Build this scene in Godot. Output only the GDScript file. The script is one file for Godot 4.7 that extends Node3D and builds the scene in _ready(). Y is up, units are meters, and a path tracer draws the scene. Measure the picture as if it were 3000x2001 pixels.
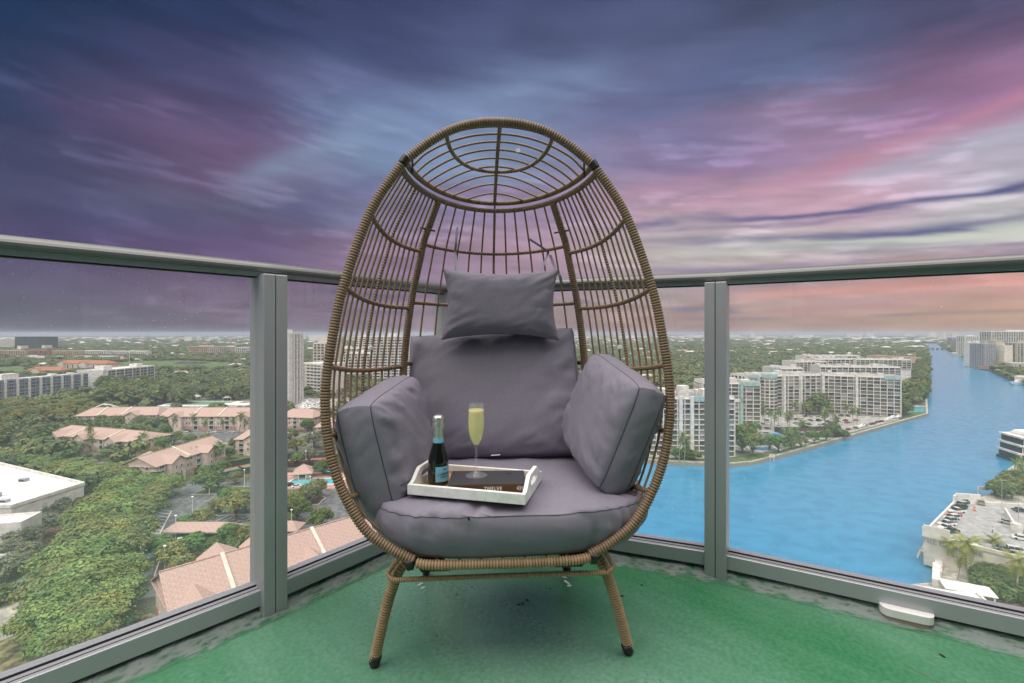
extends Node3D
# A rattan egg chair on a high green balcony; a city, a canal and a dusk sky beyond the glass railing.

const UPV := Vector3.UP
const EYE := 0.855          # height of the lens above the balcony floor
const GL := -66.0           # street level
const WL := -67.6           # canal level
const EXPO := 4.7           # exposed for the shade of the balcony
var M := {}
var rng := RandomNumberGenerator.new()
var used := {}
var no_trees: Array[PackedVector2Array] = []   # where nothing grows
var tree_kinds := {}
var palm_kinds: Array[Node3D] = []


# ---------------------------------------------------------------- mesh building
class Geo:
	var v := PackedVector3Array()
	var n := PackedVector3Array()
	var c := PackedColorArray()
	var u := PackedVector2Array()
	var i := PackedInt32Array()
	var col := Color.WHITE

	func vert(p: Vector3, nn: Vector3, uv := Vector2.ZERO) -> int:
		v.append(p); n.append(nn); c.append(col); u.append(uv)
		return v.size() - 1

	func face(a: int, b: int, d: int) -> void:   # counter-clockwise seen from outside
		i.append(a); i.append(d); i.append(b)

	func tri(a: Vector3, b: Vector3, d: Vector3) -> void:
		var nn := (b - a).cross(d - a).normalized()
		face(vert(a, nn), vert(b, nn), vert(d, nn))

	func quad(a: Vector3, b: Vector3, d: Vector3, e: Vector3) -> void:
		var nn := (b - a).cross(e - a).normalized()
		var w := a.distance_to(b)
		var h := a.distance_to(e)
		var p := vert(a, nn, Vector2(0, 0))
		var q := vert(b, nn, Vector2(w, 0))
		var r := vert(d, nn, Vector2(w, h))
		var s := vert(e, nn, Vector2(0, h))
		face(p, q, r); face(p, r, s)

	func box(at: Vector3, size: Vector3, b := Basis()) -> void:
		var x := b.x * size.x / 2
		var y := b.y * size.y / 2
		var z := b.z * size.z / 2
		quad(at - x - y + z, at + x - y + z, at + x + y + z, at - x + y + z)
		quad(at + x - y - z, at - x - y - z, at - x + y - z, at + x + y - z)
		quad(at + x - y + z, at + x - y - z, at + x + y - z, at + x + y + z)
		quad(at - x - y - z, at - x - y + z, at - x + y + z, at - x + y - z)
		quad(at - x + y + z, at + x + y + z, at + x + y - z, at - x + y - z)
		quad(at - x - y - z, at + x - y - z, at + x - y + z, at - x - y + z)

	func prism(poly: PackedVector2Array, y0: float, y1: float) -> void:   # an outline in x,z stood up from y0 to y1
		var p := PackedVector2Array(poly)
		var area := 0.0
		for j in p.size():
			area += p[j].cross(p[(j + 1) % p.size()])
		if area < 0:
			p.reverse()
		# x to the right and z towards the viewer: counter-clockwise in (x, z) is clockwise seen from above
		var k := p.size()
		for j in k:
			var a := p[j]
			var b := p[(j + 1) % k]
			quad(Vector3(b.x, y0, b.y), Vector3(a.x, y0, a.y), Vector3(a.x, y1, a.y), Vector3(b.x, y1, b.y))
		var t := Geometry2D.triangulate_polygon(p)
		for j in range(0, t.size(), 3):
			var a := p[t[j]]
			var b := p[t[j + 1]]
			var d := p[t[j + 2]]
			if (b - a).cross(d - a) > 0:
				var s := b; b = d; d = s
			tri(Vector3(a.x, y1, a.y), Vector3(b.x, y1, b.y), Vector3(d.x, y1, d.y))
			tri(Vector3(a.x, y0, a.y), Vector3(d.x, y0, d.y), Vector3(b.x, y0, b.y))

	func lathe(prof: PackedVector2Array, sides := 24, at := Vector3.ZERO) -> void:   # (radius, height), bottom to top on the outside
		var k := prof.size()
		var first := v.size()
		for j in k:
			var a := prof[maxi(j - 1, 0)]
			var b := prof[mini(j + 1, k - 1)]
			var d := (b - a).normalized()
			for s in sides + 1:
				var t := TAU * s / sides
				vert(at + Vector3(prof[j].x * cos(t), prof[j].y, prof[j].x * sin(t)), Vector3(d.y * cos(t), -d.x, d.y * sin(t)).normalized(), Vector2(float(s) / sides, prof[j].y))
		for j in k - 1:
			for s in sides:
				var a := first + j * (sides + 1) + s
				var b := a + sides + 1
				face(a, b, b + 1); face(a, b + 1, a + 1)

	func tube(p: PackedVector3Array, r: float, sides := 8, cap := true, r1 := -1.0) -> void:
		var rr := PackedFloat32Array()
		var tilt := PackedFloat32Array()
		for j in p.size():
			rr.append(r if r1 < 0 else lerpf(r, r1, float(j) / (p.size() - 1)))
			tilt.append(0.0)
		rings(p, rr, tilt, sides, cap, PackedColorArray())

	func rings(p: PackedVector3Array, rr: PackedFloat32Array, tilt: PackedFloat32Array, sides: int, cap: bool, tint: PackedColorArray) -> void:
		var first := v.size()
		var t := (p[1] - p[0]).normalized()
		var x := t.cross(Vector3(0.31, 0.87, 0.38)).normalized()
		for j in p.size():
			var t2 := (p[mini(j + 1, p.size() - 1)] - p[maxi(j - 1, 0)]).normalized()
			if t2 != Vector3.ZERO:
				t = t2
			x = (x - t * x.dot(t)).normalized()
			var y := t.cross(x)
			if tint.size():
				col = tint[j]
			for s in sides:
				var a := TAU * s / sides
				var o := x * cos(a) + y * sin(a)
				vert(p[j] + o * rr[j], (o + t * tilt[j]).normalized(), Vector2(float(s) / sides, j))
		for j in p.size() - 1:
			for s in sides:
				var a := first + j * sides + s
				var b := first + j * sides + (s + 1) % sides
				face(a, b, b + sides); face(a, b + sides, a + sides)
		if cap:
			for e in [0, p.size() - 1]:
				var out: Vector3 = (p[0] - p[1] if e == 0 else p[e] - p[e - 1]).normalized()
				var k := vert(p[e] + out * rr[e] * 0.35, out)
				for s in sides:
					var a: int = first + e * sides + s
					var b: int = first + e * sides + (s + 1) % sides
					var a2 := vert(v[a], out)
					var b2 := vert(v[b], out)
					if e == 0:
						face(k, b2, a2)
					else:
						face(k, a2, b2)

	func smooth() -> void:   # normals from the faces, shared by welded vertices
		for j in n.size():
			n[j] = Vector3.ZERO
		for j in range(0, i.size(), 3):
			var a := i[j]
			var b := i[j + 2]
			var d := i[j + 1]
			var f := (v[b] - v[a]).cross(v[d] - v[a])
			n[a] += f; n[b] += f; n[d] += f
		for j in n.size():
			n[j] = n[j].normalized() if n[j].length() > 1e-12 else Vector3.UP

	func arrays() -> Array:
		var a := []
		a.resize(Mesh.ARRAY_MAX)
		a[Mesh.ARRAY_VERTEX] = v; a[Mesh.ARRAY_NORMAL] = n; a[Mesh.ARRAY_COLOR] = c; a[Mesh.ARRAY_TEX_UV] = u; a[Mesh.ARRAY_INDEX] = i
		return a

	func mesh() -> ArrayMesh:
		var m := ArrayMesh.new()
		if v.size():
			m.add_surface_from_arrays(Mesh.PRIMITIVE_TRIANGLES, arrays())
		return m


func box_mesh(size: Vector3, at := Vector3.ZERO) -> ArrayMesh:
	var g := Geo.new()
	g.box(at, size)
	return g.mesh()


func bevel_box(size: Vector3, r: float) -> ArrayMesh:   # a box whose edges are chamfered
	var g := Geo.new()
	var h := size / 2
	var q := [Vector2(-h.x, -h.z + r), Vector2(-h.x + r, -h.z), Vector2(h.x - r, -h.z), Vector2(h.x, -h.z + r), Vector2(h.x, h.z - r), Vector2(h.x - r, h.z), Vector2(-h.x + r, h.z), Vector2(-h.x, h.z - r)]
	var top := []
	for p: Vector2 in q:
		top.append(Vector2(p.x - signf(p.x) * r * 0.8, p.y - signf(p.y) * r * 0.8))
	var k := q.size()
	for j in k:
		var a: Vector2 = q[j]
		var b: Vector2 = q[(j + 1) % k]
		var a2: Vector2 = top[j]
		var b2: Vector2 = top[(j + 1) % k]
		g.quad(Vector3(b.x, -h.y + r, b.y), Vector3(a.x, -h.y + r, a.y), Vector3(a.x, h.y - r, a.y), Vector3(b.x, h.y - r, b.y))
		g.quad(Vector3(b.x, h.y - r, b.y), Vector3(a.x, h.y - r, a.y), Vector3(a2.x, h.y, a2.y), Vector3(b2.x, h.y, b2.y))
		g.quad(Vector3(b2.x, -h.y, b2.y), Vector3(a2.x, -h.y, a2.y), Vector3(a.x, -h.y + r, a.y), Vector3(b.x, -h.y + r, b.y))
		g.tri(Vector3(0, h.y, 0), Vector3(b2.x, h.y, b2.y), Vector3(a2.x, h.y, a2.y))
		g.tri(Vector3(0, -h.y, 0), Vector3(a2.x, -h.y, a2.y), Vector3(b2.x, -h.y, b2.y))
	return g.mesh()


func spline(c: Array, per := 8, closed := false) -> PackedVector3Array:   # Catmull-Rom through the points
	var out := PackedVector3Array()
	var k := c.size()
	for j in (k if closed else k - 1):
		var a: Vector3 = c[posmod(j - 1, k)] if closed else c[maxi(j - 1, 0)]
		var b: Vector3 = c[j]
		var d: Vector3 = c[(j + 1) % k]
		var e: Vector3 = c[(j + 2) % k] if closed else c[mini(j + 2, k - 1)]
		for s in per:
			var t := float(s) / per
			out.append(0.5 * (2 * b + (d - a) * t + (2 * a - 5 * b + 4 * d - e) * t * t + (3 * b - a - 3 * d + e) * t * t * t))
	out.append(c[0] if closed else c[k - 1])
	return out


func walk(p: PackedVector3Array, step: float) -> PackedVector3Array:   # the same line in even steps
	var total := 0.0
	for j in p.size() - 1:
		total += p[j].distance_to(p[j + 1])
	var k := maxi(2, roundi(total / step))
	var out := PackedVector3Array()
	var at := 0
	var gone := 0.0
	for s in k + 1:
		var want := total * s / k
		while at < p.size() - 2 and gone + p[at].distance_to(p[at + 1]) < want:
			gone += p[at].distance_to(p[at + 1])
			at += 1
		var l := p[at].distance_to(p[at + 1])
		out.append(p[at].lerp(p[at + 1], clampf((want - gone) / maxf(l, 1e-9), 0, 1)))
	return out


func wrapped(g: Geo, p: PackedVector3Array, r: float, pitch := 0.0074, sides := 10) -> void:   # a bar wound round with flat cane
	var q := walk(p, pitch / 4)
	var rr := PackedFloat32Array()
	var tilt := PackedFloat32Array()
	var tint := PackedColorArray()
	var shade := 1.0
	var drift := rng.randf() * 10
	for j in q.size():
		var s := j % 4
		if s == 0:
			shade = 0.82 + 0.3 * rng.randf() + 0.1 * sin(drift + j * 0.013)
		rr.append(r * [0.76, 0.96, 1.0, 0.95][s])
		tilt.append([0.0, -0.75, 0.0, 0.75][s])
		var k: float = shade * [0.42, 0.95, 1.08, 0.92][s]   # groove shade put into the tint to bring out the wrapping
		tint.append(Color(k, k * (0.97 + 0.03 * shade), k * 0.97))
	g.rings(q, rr, tilt, sides, true, tint)
	g.col = Color.WHITE


# ---------------------------------------------------------------- nodes
func numbered(called: String, where: Node) -> String:
	var key := "%d/%s" % [where.get_instance_id(), called]
	used[key] = used.get(key, -1) + 1
	return called if used[key] == 0 else "%s_%03d" % [called, used[key]]


func tag(o: Node3D, label: String, category: String, group := "", kind := "") -> void:
	o.set_meta("label", label)
	o.set_meta("category", category)
	if group: o.set_meta("group", group)
	if kind: o.set_meta("kind", kind)


func thing(called: String, label: String, category: String, at := Vector3.ZERO, turn := 0.0, group := "") -> Node3D:
	var o := Node3D.new()
	o.name = numbered(called, self)
	add_child(o)
	o.position = at
	o.rotation.y = turn
	tag(o, label, category, group)
	return o


func part(called: String, m: Mesh, mat: Material, parent: Node3D, xf := Transform3D()) -> MeshInstance3D:
	var o := MeshInstance3D.new()
	o.name = numbered(called, parent)
	o.mesh = m
	if mat: o.material_override = mat
	o.transform = xf
	parent.add_child(o)
	return o


func solo(called: String, m: Mesh, mat: Material, label: String, category: String, group := "") -> MeshInstance3D:
	var o := part(called, m, mat, self)
	tag(o, label, category, group)
	return o


func setting(called: String, m: Mesh, mat: Material, label: String, kind := "structure") -> MeshInstance3D:
	var o := part(called, m, mat, self)
	o.set_meta("kind", kind)
	o.set_meta("label", label)
	return o


func copy(o: Node3D, at: Vector3, turn: float, scale_by: float, label: String, group: String) -> Node3D:
	var d: Node3D = o.duplicate()
	d.name = numbered(String(o.get_meta("base")), self)
	add_child(d)
	d.position = at
	d.rotation = Vector3(0, turn, 0)
	d.scale = Vector3.ONE * scale_by
	tag(d, label, String(o.get_meta("category")), group)
	return d


func ordinal(k: int) -> String:
	return "%d%s" % [k + 1, "st" if k % 10 == 0 and k != 10 else "nd" if k % 10 == 1 and k != 11 else "rd" if k % 10 == 2 and k != 12 else "th"] if k > 11 else ["first", "second", "third", "fourth", "fifth", "sixth", "seventh", "eighth", "ninth", "tenth", "eleventh", "twelfth", "thirteenth", "fourteenth", "fifteenth", "sixteenth"][k]


func part_labels() -> void:   # things that share a label are told apart by their place, where they are few enough to be counted off
	var by := {}
	for o in get_children():
		if o is Node3D and o.has_meta("label") and o.has_meta("category"):
			var l := String(o.get_meta("label"))
			if not by.has(l): by[l] = []
			by[l].append(o)
	for l: String in by:
		var a: Array = by[l]
		if a.size() < 2 or a.size() > 60:
			continue
		a.sort_custom(func(p, q): return p.position.x / maxf(0.3, -p.position.z) < q.position.x / maxf(0.3, -q.position.z))
		for k in a.size():
			var place := "leftmost" if k == 0 else "rightmost" if k == a.size() - 1 else ordinal(k) + " from left"
			if a.size() == 2:
				place = ["left one", "right one"][k]
			a[k].set_meta("label", "%s, %s of %d" % [l, place, a.size()] if a.size() > 2 else "%s, %s of two" % [l, place])


# ---------------------------------------------------------------- materials
func lin(r: float, g: float, b: float) -> Color:
	return Color(r, g, b).linear_to_srgb()


func mat(called: String, c: Color, rough := 0.8, metal := 0.0, more := {}) -> StandardMaterial3D:
	var m := StandardMaterial3D.new()
	m.resource_name = called
	m.albedo_color = c
	m.roughness = rough
	m.metallic = metal
	m.vertex_color_use_as_albedo = true
	for k: String in more:
		m.set(k, more[k])
	M[called] = m
	return m


func noise(freq: float, octaves := 4, seed_ := 1, kind := FastNoiseLite.TYPE_SIMPLEX_SMOOTH) -> FastNoiseLite:
	var f := FastNoiseLite.new()
	f.noise_type = kind
	f.frequency = freq
	f.fractal_octaves = octaves
	f.seed = seed_
	return f


func noise_tex(size: int, freq: float, octaves: int, ramp: Array, as_normal := false, strength := 4.0, seed_ := 3) -> NoiseTexture2D:
	var t := NoiseTexture2D.new()
	t.width = size
	t.height = size
	t.seamless = true
	t.noise = noise(freq, octaves, seed_)
	if as_normal:
		t.as_normal_map = true
		t.bump_strength = strength
	if ramp.size():
		var gr := Gradient.new()
		gr.offsets = PackedFloat32Array(ramp.map(func(e): return e[0]))
		gr.colors = PackedColorArray(ramp.map(func(e): return e[1]))
		t.color_ramp = gr
	return t


func grained(called: String, c: Color, rough: float, lo: float, hi: float, size_m: float, freq := 0.02, world := true) -> StandardMaterial3D:   # a colour that drifts a little in tone
	var m := mat(called, c, rough)
	m.albedo_texture = noise_tex(256, freq, 5, [[0.25, Color(lo, lo, lo)], [0.75, Color(hi, hi, hi)]], false, 4.0, called.length())
	m.uv1_triplanar = true
	m.uv1_world_triplanar = world
	m.uv1_scale = Vector3.ONE / size_m
	return m


func make_materials() -> void:
	# balcony
	mat("rattan", lin(0.235, 0.152, 0.09), 0.55)
	mat("bounce_lit_rattan", lin(0.4, 0.265, 0.15), 0.55)  # rattan copy with the light bounced off the floor put into its colour
	mat("rattan_rod", lin(0.22, 0.138, 0.078), 0.5)
	mat("black_plastic", lin(0.012, 0.012, 0.013), 0.45)
	mat("bolt_steel", lin(0.05, 0.05, 0.06), 0.4, 0.6)
	var weave := noise_tex(512, 0.09, 3, [], true, 1.6, 5)
	var fab := mat("cushion_cloth", lin(0.218, 0.204, 0.255), 0.9, 0.0, {"rim_enabled": true, "rim": 0.25, "rim_tint": 0.6})
	fab.albedo_texture = noise_tex(512, 0.012, 5, [[0.2, Color(0.965, 0.965, 0.975)], [0.8, Color(1, 1, 1)]])
	fab.normal_enabled = true
	fab.normal_texture = weave
	fab.normal_scale = 0.22
	fab.uv1_triplanar = true
	fab.uv1_scale = Vector3.ONE * 9.0
	mat("thread", lin(0.045, 0.044, 0.055), 0.8)
	mat("care_label", lin(0.75, 0.75, 0.72), 0.7)
	var alu := mat("aluminium", lin(0.42, 0.43, 0.46), 0.36, 0.3)
	alu.normal_enabled = true
	alu.normal_texture = noise_tex(256, 0.06, 2, [], true, 0.6, 9)
	alu.normal_scale = 0.12
	alu.uv1_triplanar = true
	alu.uv1_scale = Vector3.ONE * 3.0
	mat("rail_metal", lin(0.145, 0.148, 0.15), 0.36, 0.3)
	mat("gasket", lin(0.012, 0.012, 0.014), 0.6)
	mat("pane", Color(0.93, 0.97, 0.97, 0.065), 0.02, 0.0, {"transparency": BaseMaterial3D.TRANSPARENCY_ALPHA})
	mat("salt", lin(0.72, 0.74, 0.76), 0.8)
	mat("white_paint", lin(0.86, 0.86, 0.86), 0.5)
	mat("cork", lin(0.36, 0.22, 0.1), 0.8)
	M.white_paint.albedo_texture = noise_tex(256, 0.02, 4, [[0.15, Color(0.94, 0.935, 0.92)], [0.6, Color(1, 1, 1)]])
	M.white_paint.uv1_triplanar = true
	M.white_paint.uv1_scale = Vector3.ONE * 5.0
	mat("bottle_glass", lin(0.006, 0.008, 0.005), 0.06, 0.0, {"clearcoat_enabled": true, "clearcoat": 0.6, "clearcoat_roughness": 0.03})
	mat("foil", lin(0.62, 0.62, 0.6), 0.32, 0.75)
	mat("pale_blue_paper", lin(0.2, 0.5, 0.66), 0.55)
	mat("ink", lin(0.02, 0.06, 0.1), 0.6)
	mat("book_cover", lin(0.045, 0.044, 0.05), 0.45)
	mat("book_spine", lin(0.085, 0.045, 0.022), 0.5)
	mat("paper", lin(0.62, 0.57, 0.47), 0.8)
	mat("white_print", lin(0.75, 0.75, 0.74), 0.6)
	mat("clear_glass", Color(0.95, 0.97, 1, 0.05), 0.03, 0.0, {"transparency": BaseMaterial3D.TRANSPARENCY_ALPHA})
	mat("wine", Color(1.0, 0.97, 0.62, 0.5), 0.3, 0.0, {"transparency": BaseMaterial3D.TRANSPARENCY_ALPHA})
	mat("bubble", lin(0.85, 0.83, 0.6), 0.2)
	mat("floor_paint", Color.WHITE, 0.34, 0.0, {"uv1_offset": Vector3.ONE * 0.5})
	mat("fleck_white", lin(0.7, 0.74, 0.7), 0.6)
	mat("grit", lin(0.02, 0.025, 0.02), 0.9)
	# ground
	grained("earth", lin(0.16, 0.165, 0.12), 0.95, 0.55, 1.0, 90.0)
	grained("lawn", lin(0.11, 0.15, 0.05), 0.95, 0.7, 1.0, 25.0)
	grained("fairway", lin(0.1, 0.17, 0.05), 0.95, 0.7, 1.0, 120.0)
	grained("dry_grass", lin(0.27, 0.24, 0.12), 0.95, 0.55, 1.0, 14.0)
	grained("asphalt", lin(0.16, 0.165, 0.18), 0.9, 0.75, 1.0, 20.0)
	grained("pale_lot", lin(0.4, 0.39, 0.37), 0.9, 0.75, 1.0, 30.0)
	grained("concrete", lin(0.48, 0.45, 0.4), 0.85, 0.75, 1.0, 16.0)
	grained("mulch", lin(0.16, 0.09, 0.06), 0.95, 0.6, 1.0, 6.0)
	mat("kerb", lin(0.55, 0.53, 0.5), 0.8)
	mat("road_paint", lin(0.72, 0.72, 0.7), 0.7)
	mat("court_red", lin(0.3, 0.09, 0.08), 0.85)
	mat("court_green", lin(0.1, 0.22, 0.13), 0.85)
	mat("pool_water", lin(0.1, 0.42, 0.5), 0.08)
	mat("pool_blue", lin(0.06, 0.2, 0.5), 0.1)
	var sea := mat("canal_water", lin(0.045, 0.235, 0.415), 0.2)
	sea.normal_enabled = true
	sea.normal_texture = noise_tex(1024, 0.03, 5, [], true, 5.0, 21)
	sea.normal_scale = 0.16
	sea.albedo_texture = noise_tex(512, 0.012, 5, [[0.25, Color(0.9, 0.92, 0.94)], [0.7, Color(1, 1, 1)]], false, 4.0, 22)
	sea.uv1_triplanar = true
	sea.uv1_world_triplanar = true
	sea.uv1_scale = Vector3(1 / 67.0, 1 / 67.0, 1 / 49.0)
	# buildings
	grained("white_wall", lin(0.75, 0.73, 0.69), 0.8, 0.86, 1.0, 20.0)
	grained("grey_wall", lin(0.42, 0.44, 0.47), 0.8, 0.86, 1.0, 20.0)
	grained("blue_grey_wall", lin(0.3, 0.34, 0.42), 0.8, 0.86, 1.0, 20.0)
	grained("cream_wall", lin(0.7, 0.64, 0.55), 0.8, 0.86, 1.0, 20.0)
	grained("beige_wall", lin(0.5, 0.46, 0.39), 0.8, 0.86, 1.0, 20.0)
	grained("peach_wall", lin(0.56, 0.4, 0.3), 0.8, 0.86, 1.0, 20.0)
	grained("pink_wall", lin(0.7, 0.56, 0.49), 0.8, 0.86, 1.0, 20.0)
	grained("rose_base", lin(0.5, 0.27, 0.24), 0.8, 0.86, 1.0, 20.0)
	grained("mint_wall", lin(0.36, 0.52, 0.5), 0.8, 0.86, 1.0, 20.0)
	grained("roof_white", lin(0.74, 0.74, 0.73), 0.7, 0.87, 1.0, 24.0, 0.03)
	grained("roof_grey", lin(0.3, 0.3, 0.3), 0.9, 0.7, 1.0, 18.0)
	grained("roof_orange", lin(0.42, 0.17, 0.1), 0.85, 0.75, 1.0, 10.0)
	var tile := mat("roof_tile", lin(0.6, 0.42, 0.365), 0.85)
	var im := Image.create(64, 64, false, Image.FORMAT_RGB8)
	var hm := Image.create(64, 64, false, Image.FORMAT_RGB8)
	var f := noise(0.35, 2, 31)
	for y in 64:
		for x in 64:
			var row := y / 16
			var up := (y % 16) / 15.0
			var k := 0.86 + 0.12 * f.get_noise_2d((x / 8 + row * 3) * 9.0, row * 20.0) + 0.04 * f.get_noise_2d(x * 5.0, y * 5.0)
			k *= 0.86 if y % 16 == 0 else 1.0
			im.set_pixel(x, y, Color(k, k, k))
			var h := (1.0 - up) * 0.6 + 0.4 * absf(sin(PI * x / 8.0))
			hm.set_pixel(x, y, Color(h, h, h))
	tile.albedo_texture = ImageTexture.create_from_image(im)
	tile.heightmap_enabled = true
	tile.heightmap_texture = ImageTexture.create_from_image(hm)
	tile.heightmap_scale = 6.0
	tile.uv1_scale = Vector3(0.5, 0.62, 1)
	mat("glass_dark", lin(0.028, 0.032, 0.038), 0.12)
	mat("glass_blue", lin(0.05, 0.065, 0.085), 0.12)
	mat("glass_tan", lin(0.17, 0.135, 0.1), 0.35)
	mat("glass_grey", lin(0.1, 0.1, 0.098), 0.3)
	mat("glass_pale", lin(0.33, 0.32, 0.3), 0.35)
	mat("frame_grey", lin(0.34, 0.34, 0.33), 0.6)
	mat("frame_white", lin(0.62, 0.62, 0.6), 0.6)
	mat("black_wall", lin(0.03, 0.035, 0.05), 0.3)
	mat("tent_blue", lin(0.05, 0.22, 0.6), 0.7)
	mat("tent_cyan", lin(0.03, 0.3, 0.6), 0.7)
	mat("lamp_white", lin(0.75, 0.75, 0.74), 0.5)
	mat("flag_red", lin(0.5, 0.1, 0.1), 0.8)
	mat("flag_blue", lin(0.05, 0.07, 0.2), 0.8)
	mat("fence_net", Color(0.03, 0.09, 0.11, 0.62), 0.9, 0.0, {"transparency": BaseMaterial3D.TRANSPARENCY_ALPHA})
	mat("sign_red", lin(0.6, 0.12, 0.05), 0.7)
	mat("timber", lin(0.3, 0.25, 0.19), 0.9)
	mat("skin", lin(0.45, 0.28, 0.2), 0.7)
	# cars
	for e in [["white", 0.7, 0.7, 0.7], ["silver", 0.38, 0.39, 0.4], ["grey", 0.13, 0.135, 0.14], ["black", 0.018, 0.019, 0.022], ["red", 0.42, 0.03, 0.025], ["blue", 0.03, 0.06, 0.16], ["maroon", 0.13, 0.02, 0.025], ["tan", 0.35, 0.28, 0.19]]:
		mat("car_" + String(e[0]), lin(e[1], e[2], e[3]), 0.3, 0.1, {"clearcoat_enabled": true, "clearcoat": 0.8, "clearcoat_roughness": 0.08})
	mat("car_glass", lin(0.015, 0.018, 0.022), 0.08)
	mat("tyre", lin(0.012, 0.012, 0.012), 0.9)
	mat("lens_red", lin(0.4, 0.02, 0.02), 0.3)
	mat("lens_clear", lin(0.6, 0.6, 0.58), 0.2)
	# plants: the vertex colours carry the leaves' own tones
	mat("leaf", Color.WHITE, 0.75, 0.0, {"backlight_enabled": true, "backlight": Color(0.28, 0.34, 0.1)})
	mat("bark", lin(0.16, 0.12, 0.085), 0.95)
	mat("palm_bark", lin(0.3, 0.25, 0.19), 0.95)
	mat("forest", Color.WHITE, 0.9)
	mat("far_house", Color.WHITE, 0.85)


# ---------------------------------------------------------------- sky
const SKY := [   # sRGB of the dusk sky; a row per height (degrees), columns from west-south-west round to north
	[1.5, 97, 93, 113, 112, 97, 120, 128, 110, 130, 150, 130, 133, 162, 134, 132, 184, 150, 140, 206, 166, 141],
	[5.0, 96, 86, 118, 112, 95, 122, 132, 112, 138, 168, 146, 160, 180, 165, 165, 192, 158, 158, 206, 158, 152],
	[9.0, 84, 78, 112, 104, 90, 124, 138, 118, 142, 165, 141, 159, 188, 177, 179, 191, 186, 185, 195, 192, 189],
	[14.0, 74, 76, 104, 100, 99, 124, 118, 119, 152, 146, 129, 158, 176, 151, 172, 195, 159, 176, 180, 173, 190],
	[19.0, 57, 68, 99, 107, 90, 121, 121, 140, 171, 126, 142, 173, 137, 124, 159, 157, 131, 161, 152, 116, 150],
	[25.0, 40, 58, 89, 76, 77, 112, 104, 116, 153, 110, 124, 159, 105, 111, 147, 95, 105, 139, 82, 80, 110],
	[31.0, 32, 50, 79, 51, 62, 95, 69, 77, 112, 81, 89, 124, 83, 91, 124, 70, 77, 102, 63, 67, 89],
	[40.0, 30, 46, 72, 40, 53, 83, 53, 63, 95, 61, 70, 102, 63, 72, 103, 58, 65, 90, 54, 59, 81],
	[90.0, 39, 50, 79, 41, 52, 81, 45, 55, 85, 47, 57, 87, 47, 57, 87, 47, 56, 84, 45, 54, 80]]
# azimuth and height of one end, of the other, thickness; sRGB; whether both ends taper; strength
const CLOUDS := [
	[-45, 19.5, -30, 16, 3.2, 116, 88, 124, 1, 0.25],
	[-34, 24.5, -14, 27.5, 1.6, 100, 92, 133, 1, 0.31],
	[-31, 15.5, -15, 23, 1.7, 136, 158, 185, 1, 0.41],
	[-17, 23.5, 14, 28.5, 2, 131, 154, 188, 1, 0.41],
	[-28, 13, -13, 17.5, 1.1, 94, 97, 138, 1, 0.37],
	[-46, 11, -20, 12.5, 2.2, 68, 73, 111, 1, 0.34],
	[-12, 18, 6, 20, 1.2, 149, 160, 191, 1, 0.27],
	[10, 24, 40, 29, 1.8, 87, 97, 138, 1, 0.34],
	[12, 14.6, 25, 17.6, 1.1, 207, 143, 164, 1, 0.41],
	[14, 13, 24, 14.2, 0.7, 213, 154, 167, 1, 0.34],
	[22, 14.8, 48, 17.6, 1.1, 196, 128, 154, 0, 0.26],
	[33, 16.6, 48, 19, 0.8, 214, 145, 157, 0, 0.34],
	[34, 15, 48, 16.2, 0.9, 173, 190, 209, 0, 0.41],
	[16, 16.4, 34, 21, 1.6, 147, 123, 160, 1, 0.27],
	[12, 12.3, 46, 12.2, 0.42, 94, 97, 136, 0, 0.85],
	[15, 11.4, 40, 11.4, 0.22, 112, 106, 142, 1, 0.6],
	[15, 10.2, 48, 9.4, 0.6, 94, 99, 137, 0, 0.85],
	[22, 8.9, 44, 8.3, 0.3, 105, 105, 140, 1, 0.75],
	[30, 7.9, 48, 7.6, 0.35, 117, 113, 144, 0, 0.7],
	[14, 7.1, 46, 6.8, 0.5, 130, 123, 153, 0, 0.75],
	[-8, 9.6, 9, 9.6, 1, 191, 153, 168, 1, 0.27],
	[13, 8.7, 46, 8.9, 0.55, 206, 211, 198, 0, 0.7],
	[20, 5, 46, 6.6, 0.7, 152, 126, 152, 0, 0.41],
	[25, 4.2, 46, 4.8, 0.5, 232, 162, 150, 0, 0.6],
	[18, 2.9, 26, 2.5, 0.32, 104, 110, 142, 1, 0.8],
	[19, 1.7, 30, 1.6, 0.2, 134, 116, 138, 1, 0.6],
	[37, 1.8, 48, 1.9, 0.16, 120, 112, 136, 0, 0.7],
	[28, 2.4, 42, 3.2, 0.4, 190, 140, 145, 1, 0.5],
	[-24, 4.8, -12, 4.4, 0.35, 84, 88, 126, 1, 0.6],
	[-34, 6, -26, 6, 0.3, 80, 84, 124, 1, 0.5],
	[-22, 2.8, -6, 2.4, 0.3, 92, 92, 126, 1, 0.5],
	[-8, 4.2, 8, 3.8, 0.4, 96, 96, 132, 1, 0.5]]
const SKY_AZ := [-46.0, -32.0, -16.0, 0.0, 16.0, 32.0, 46.0]


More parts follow.
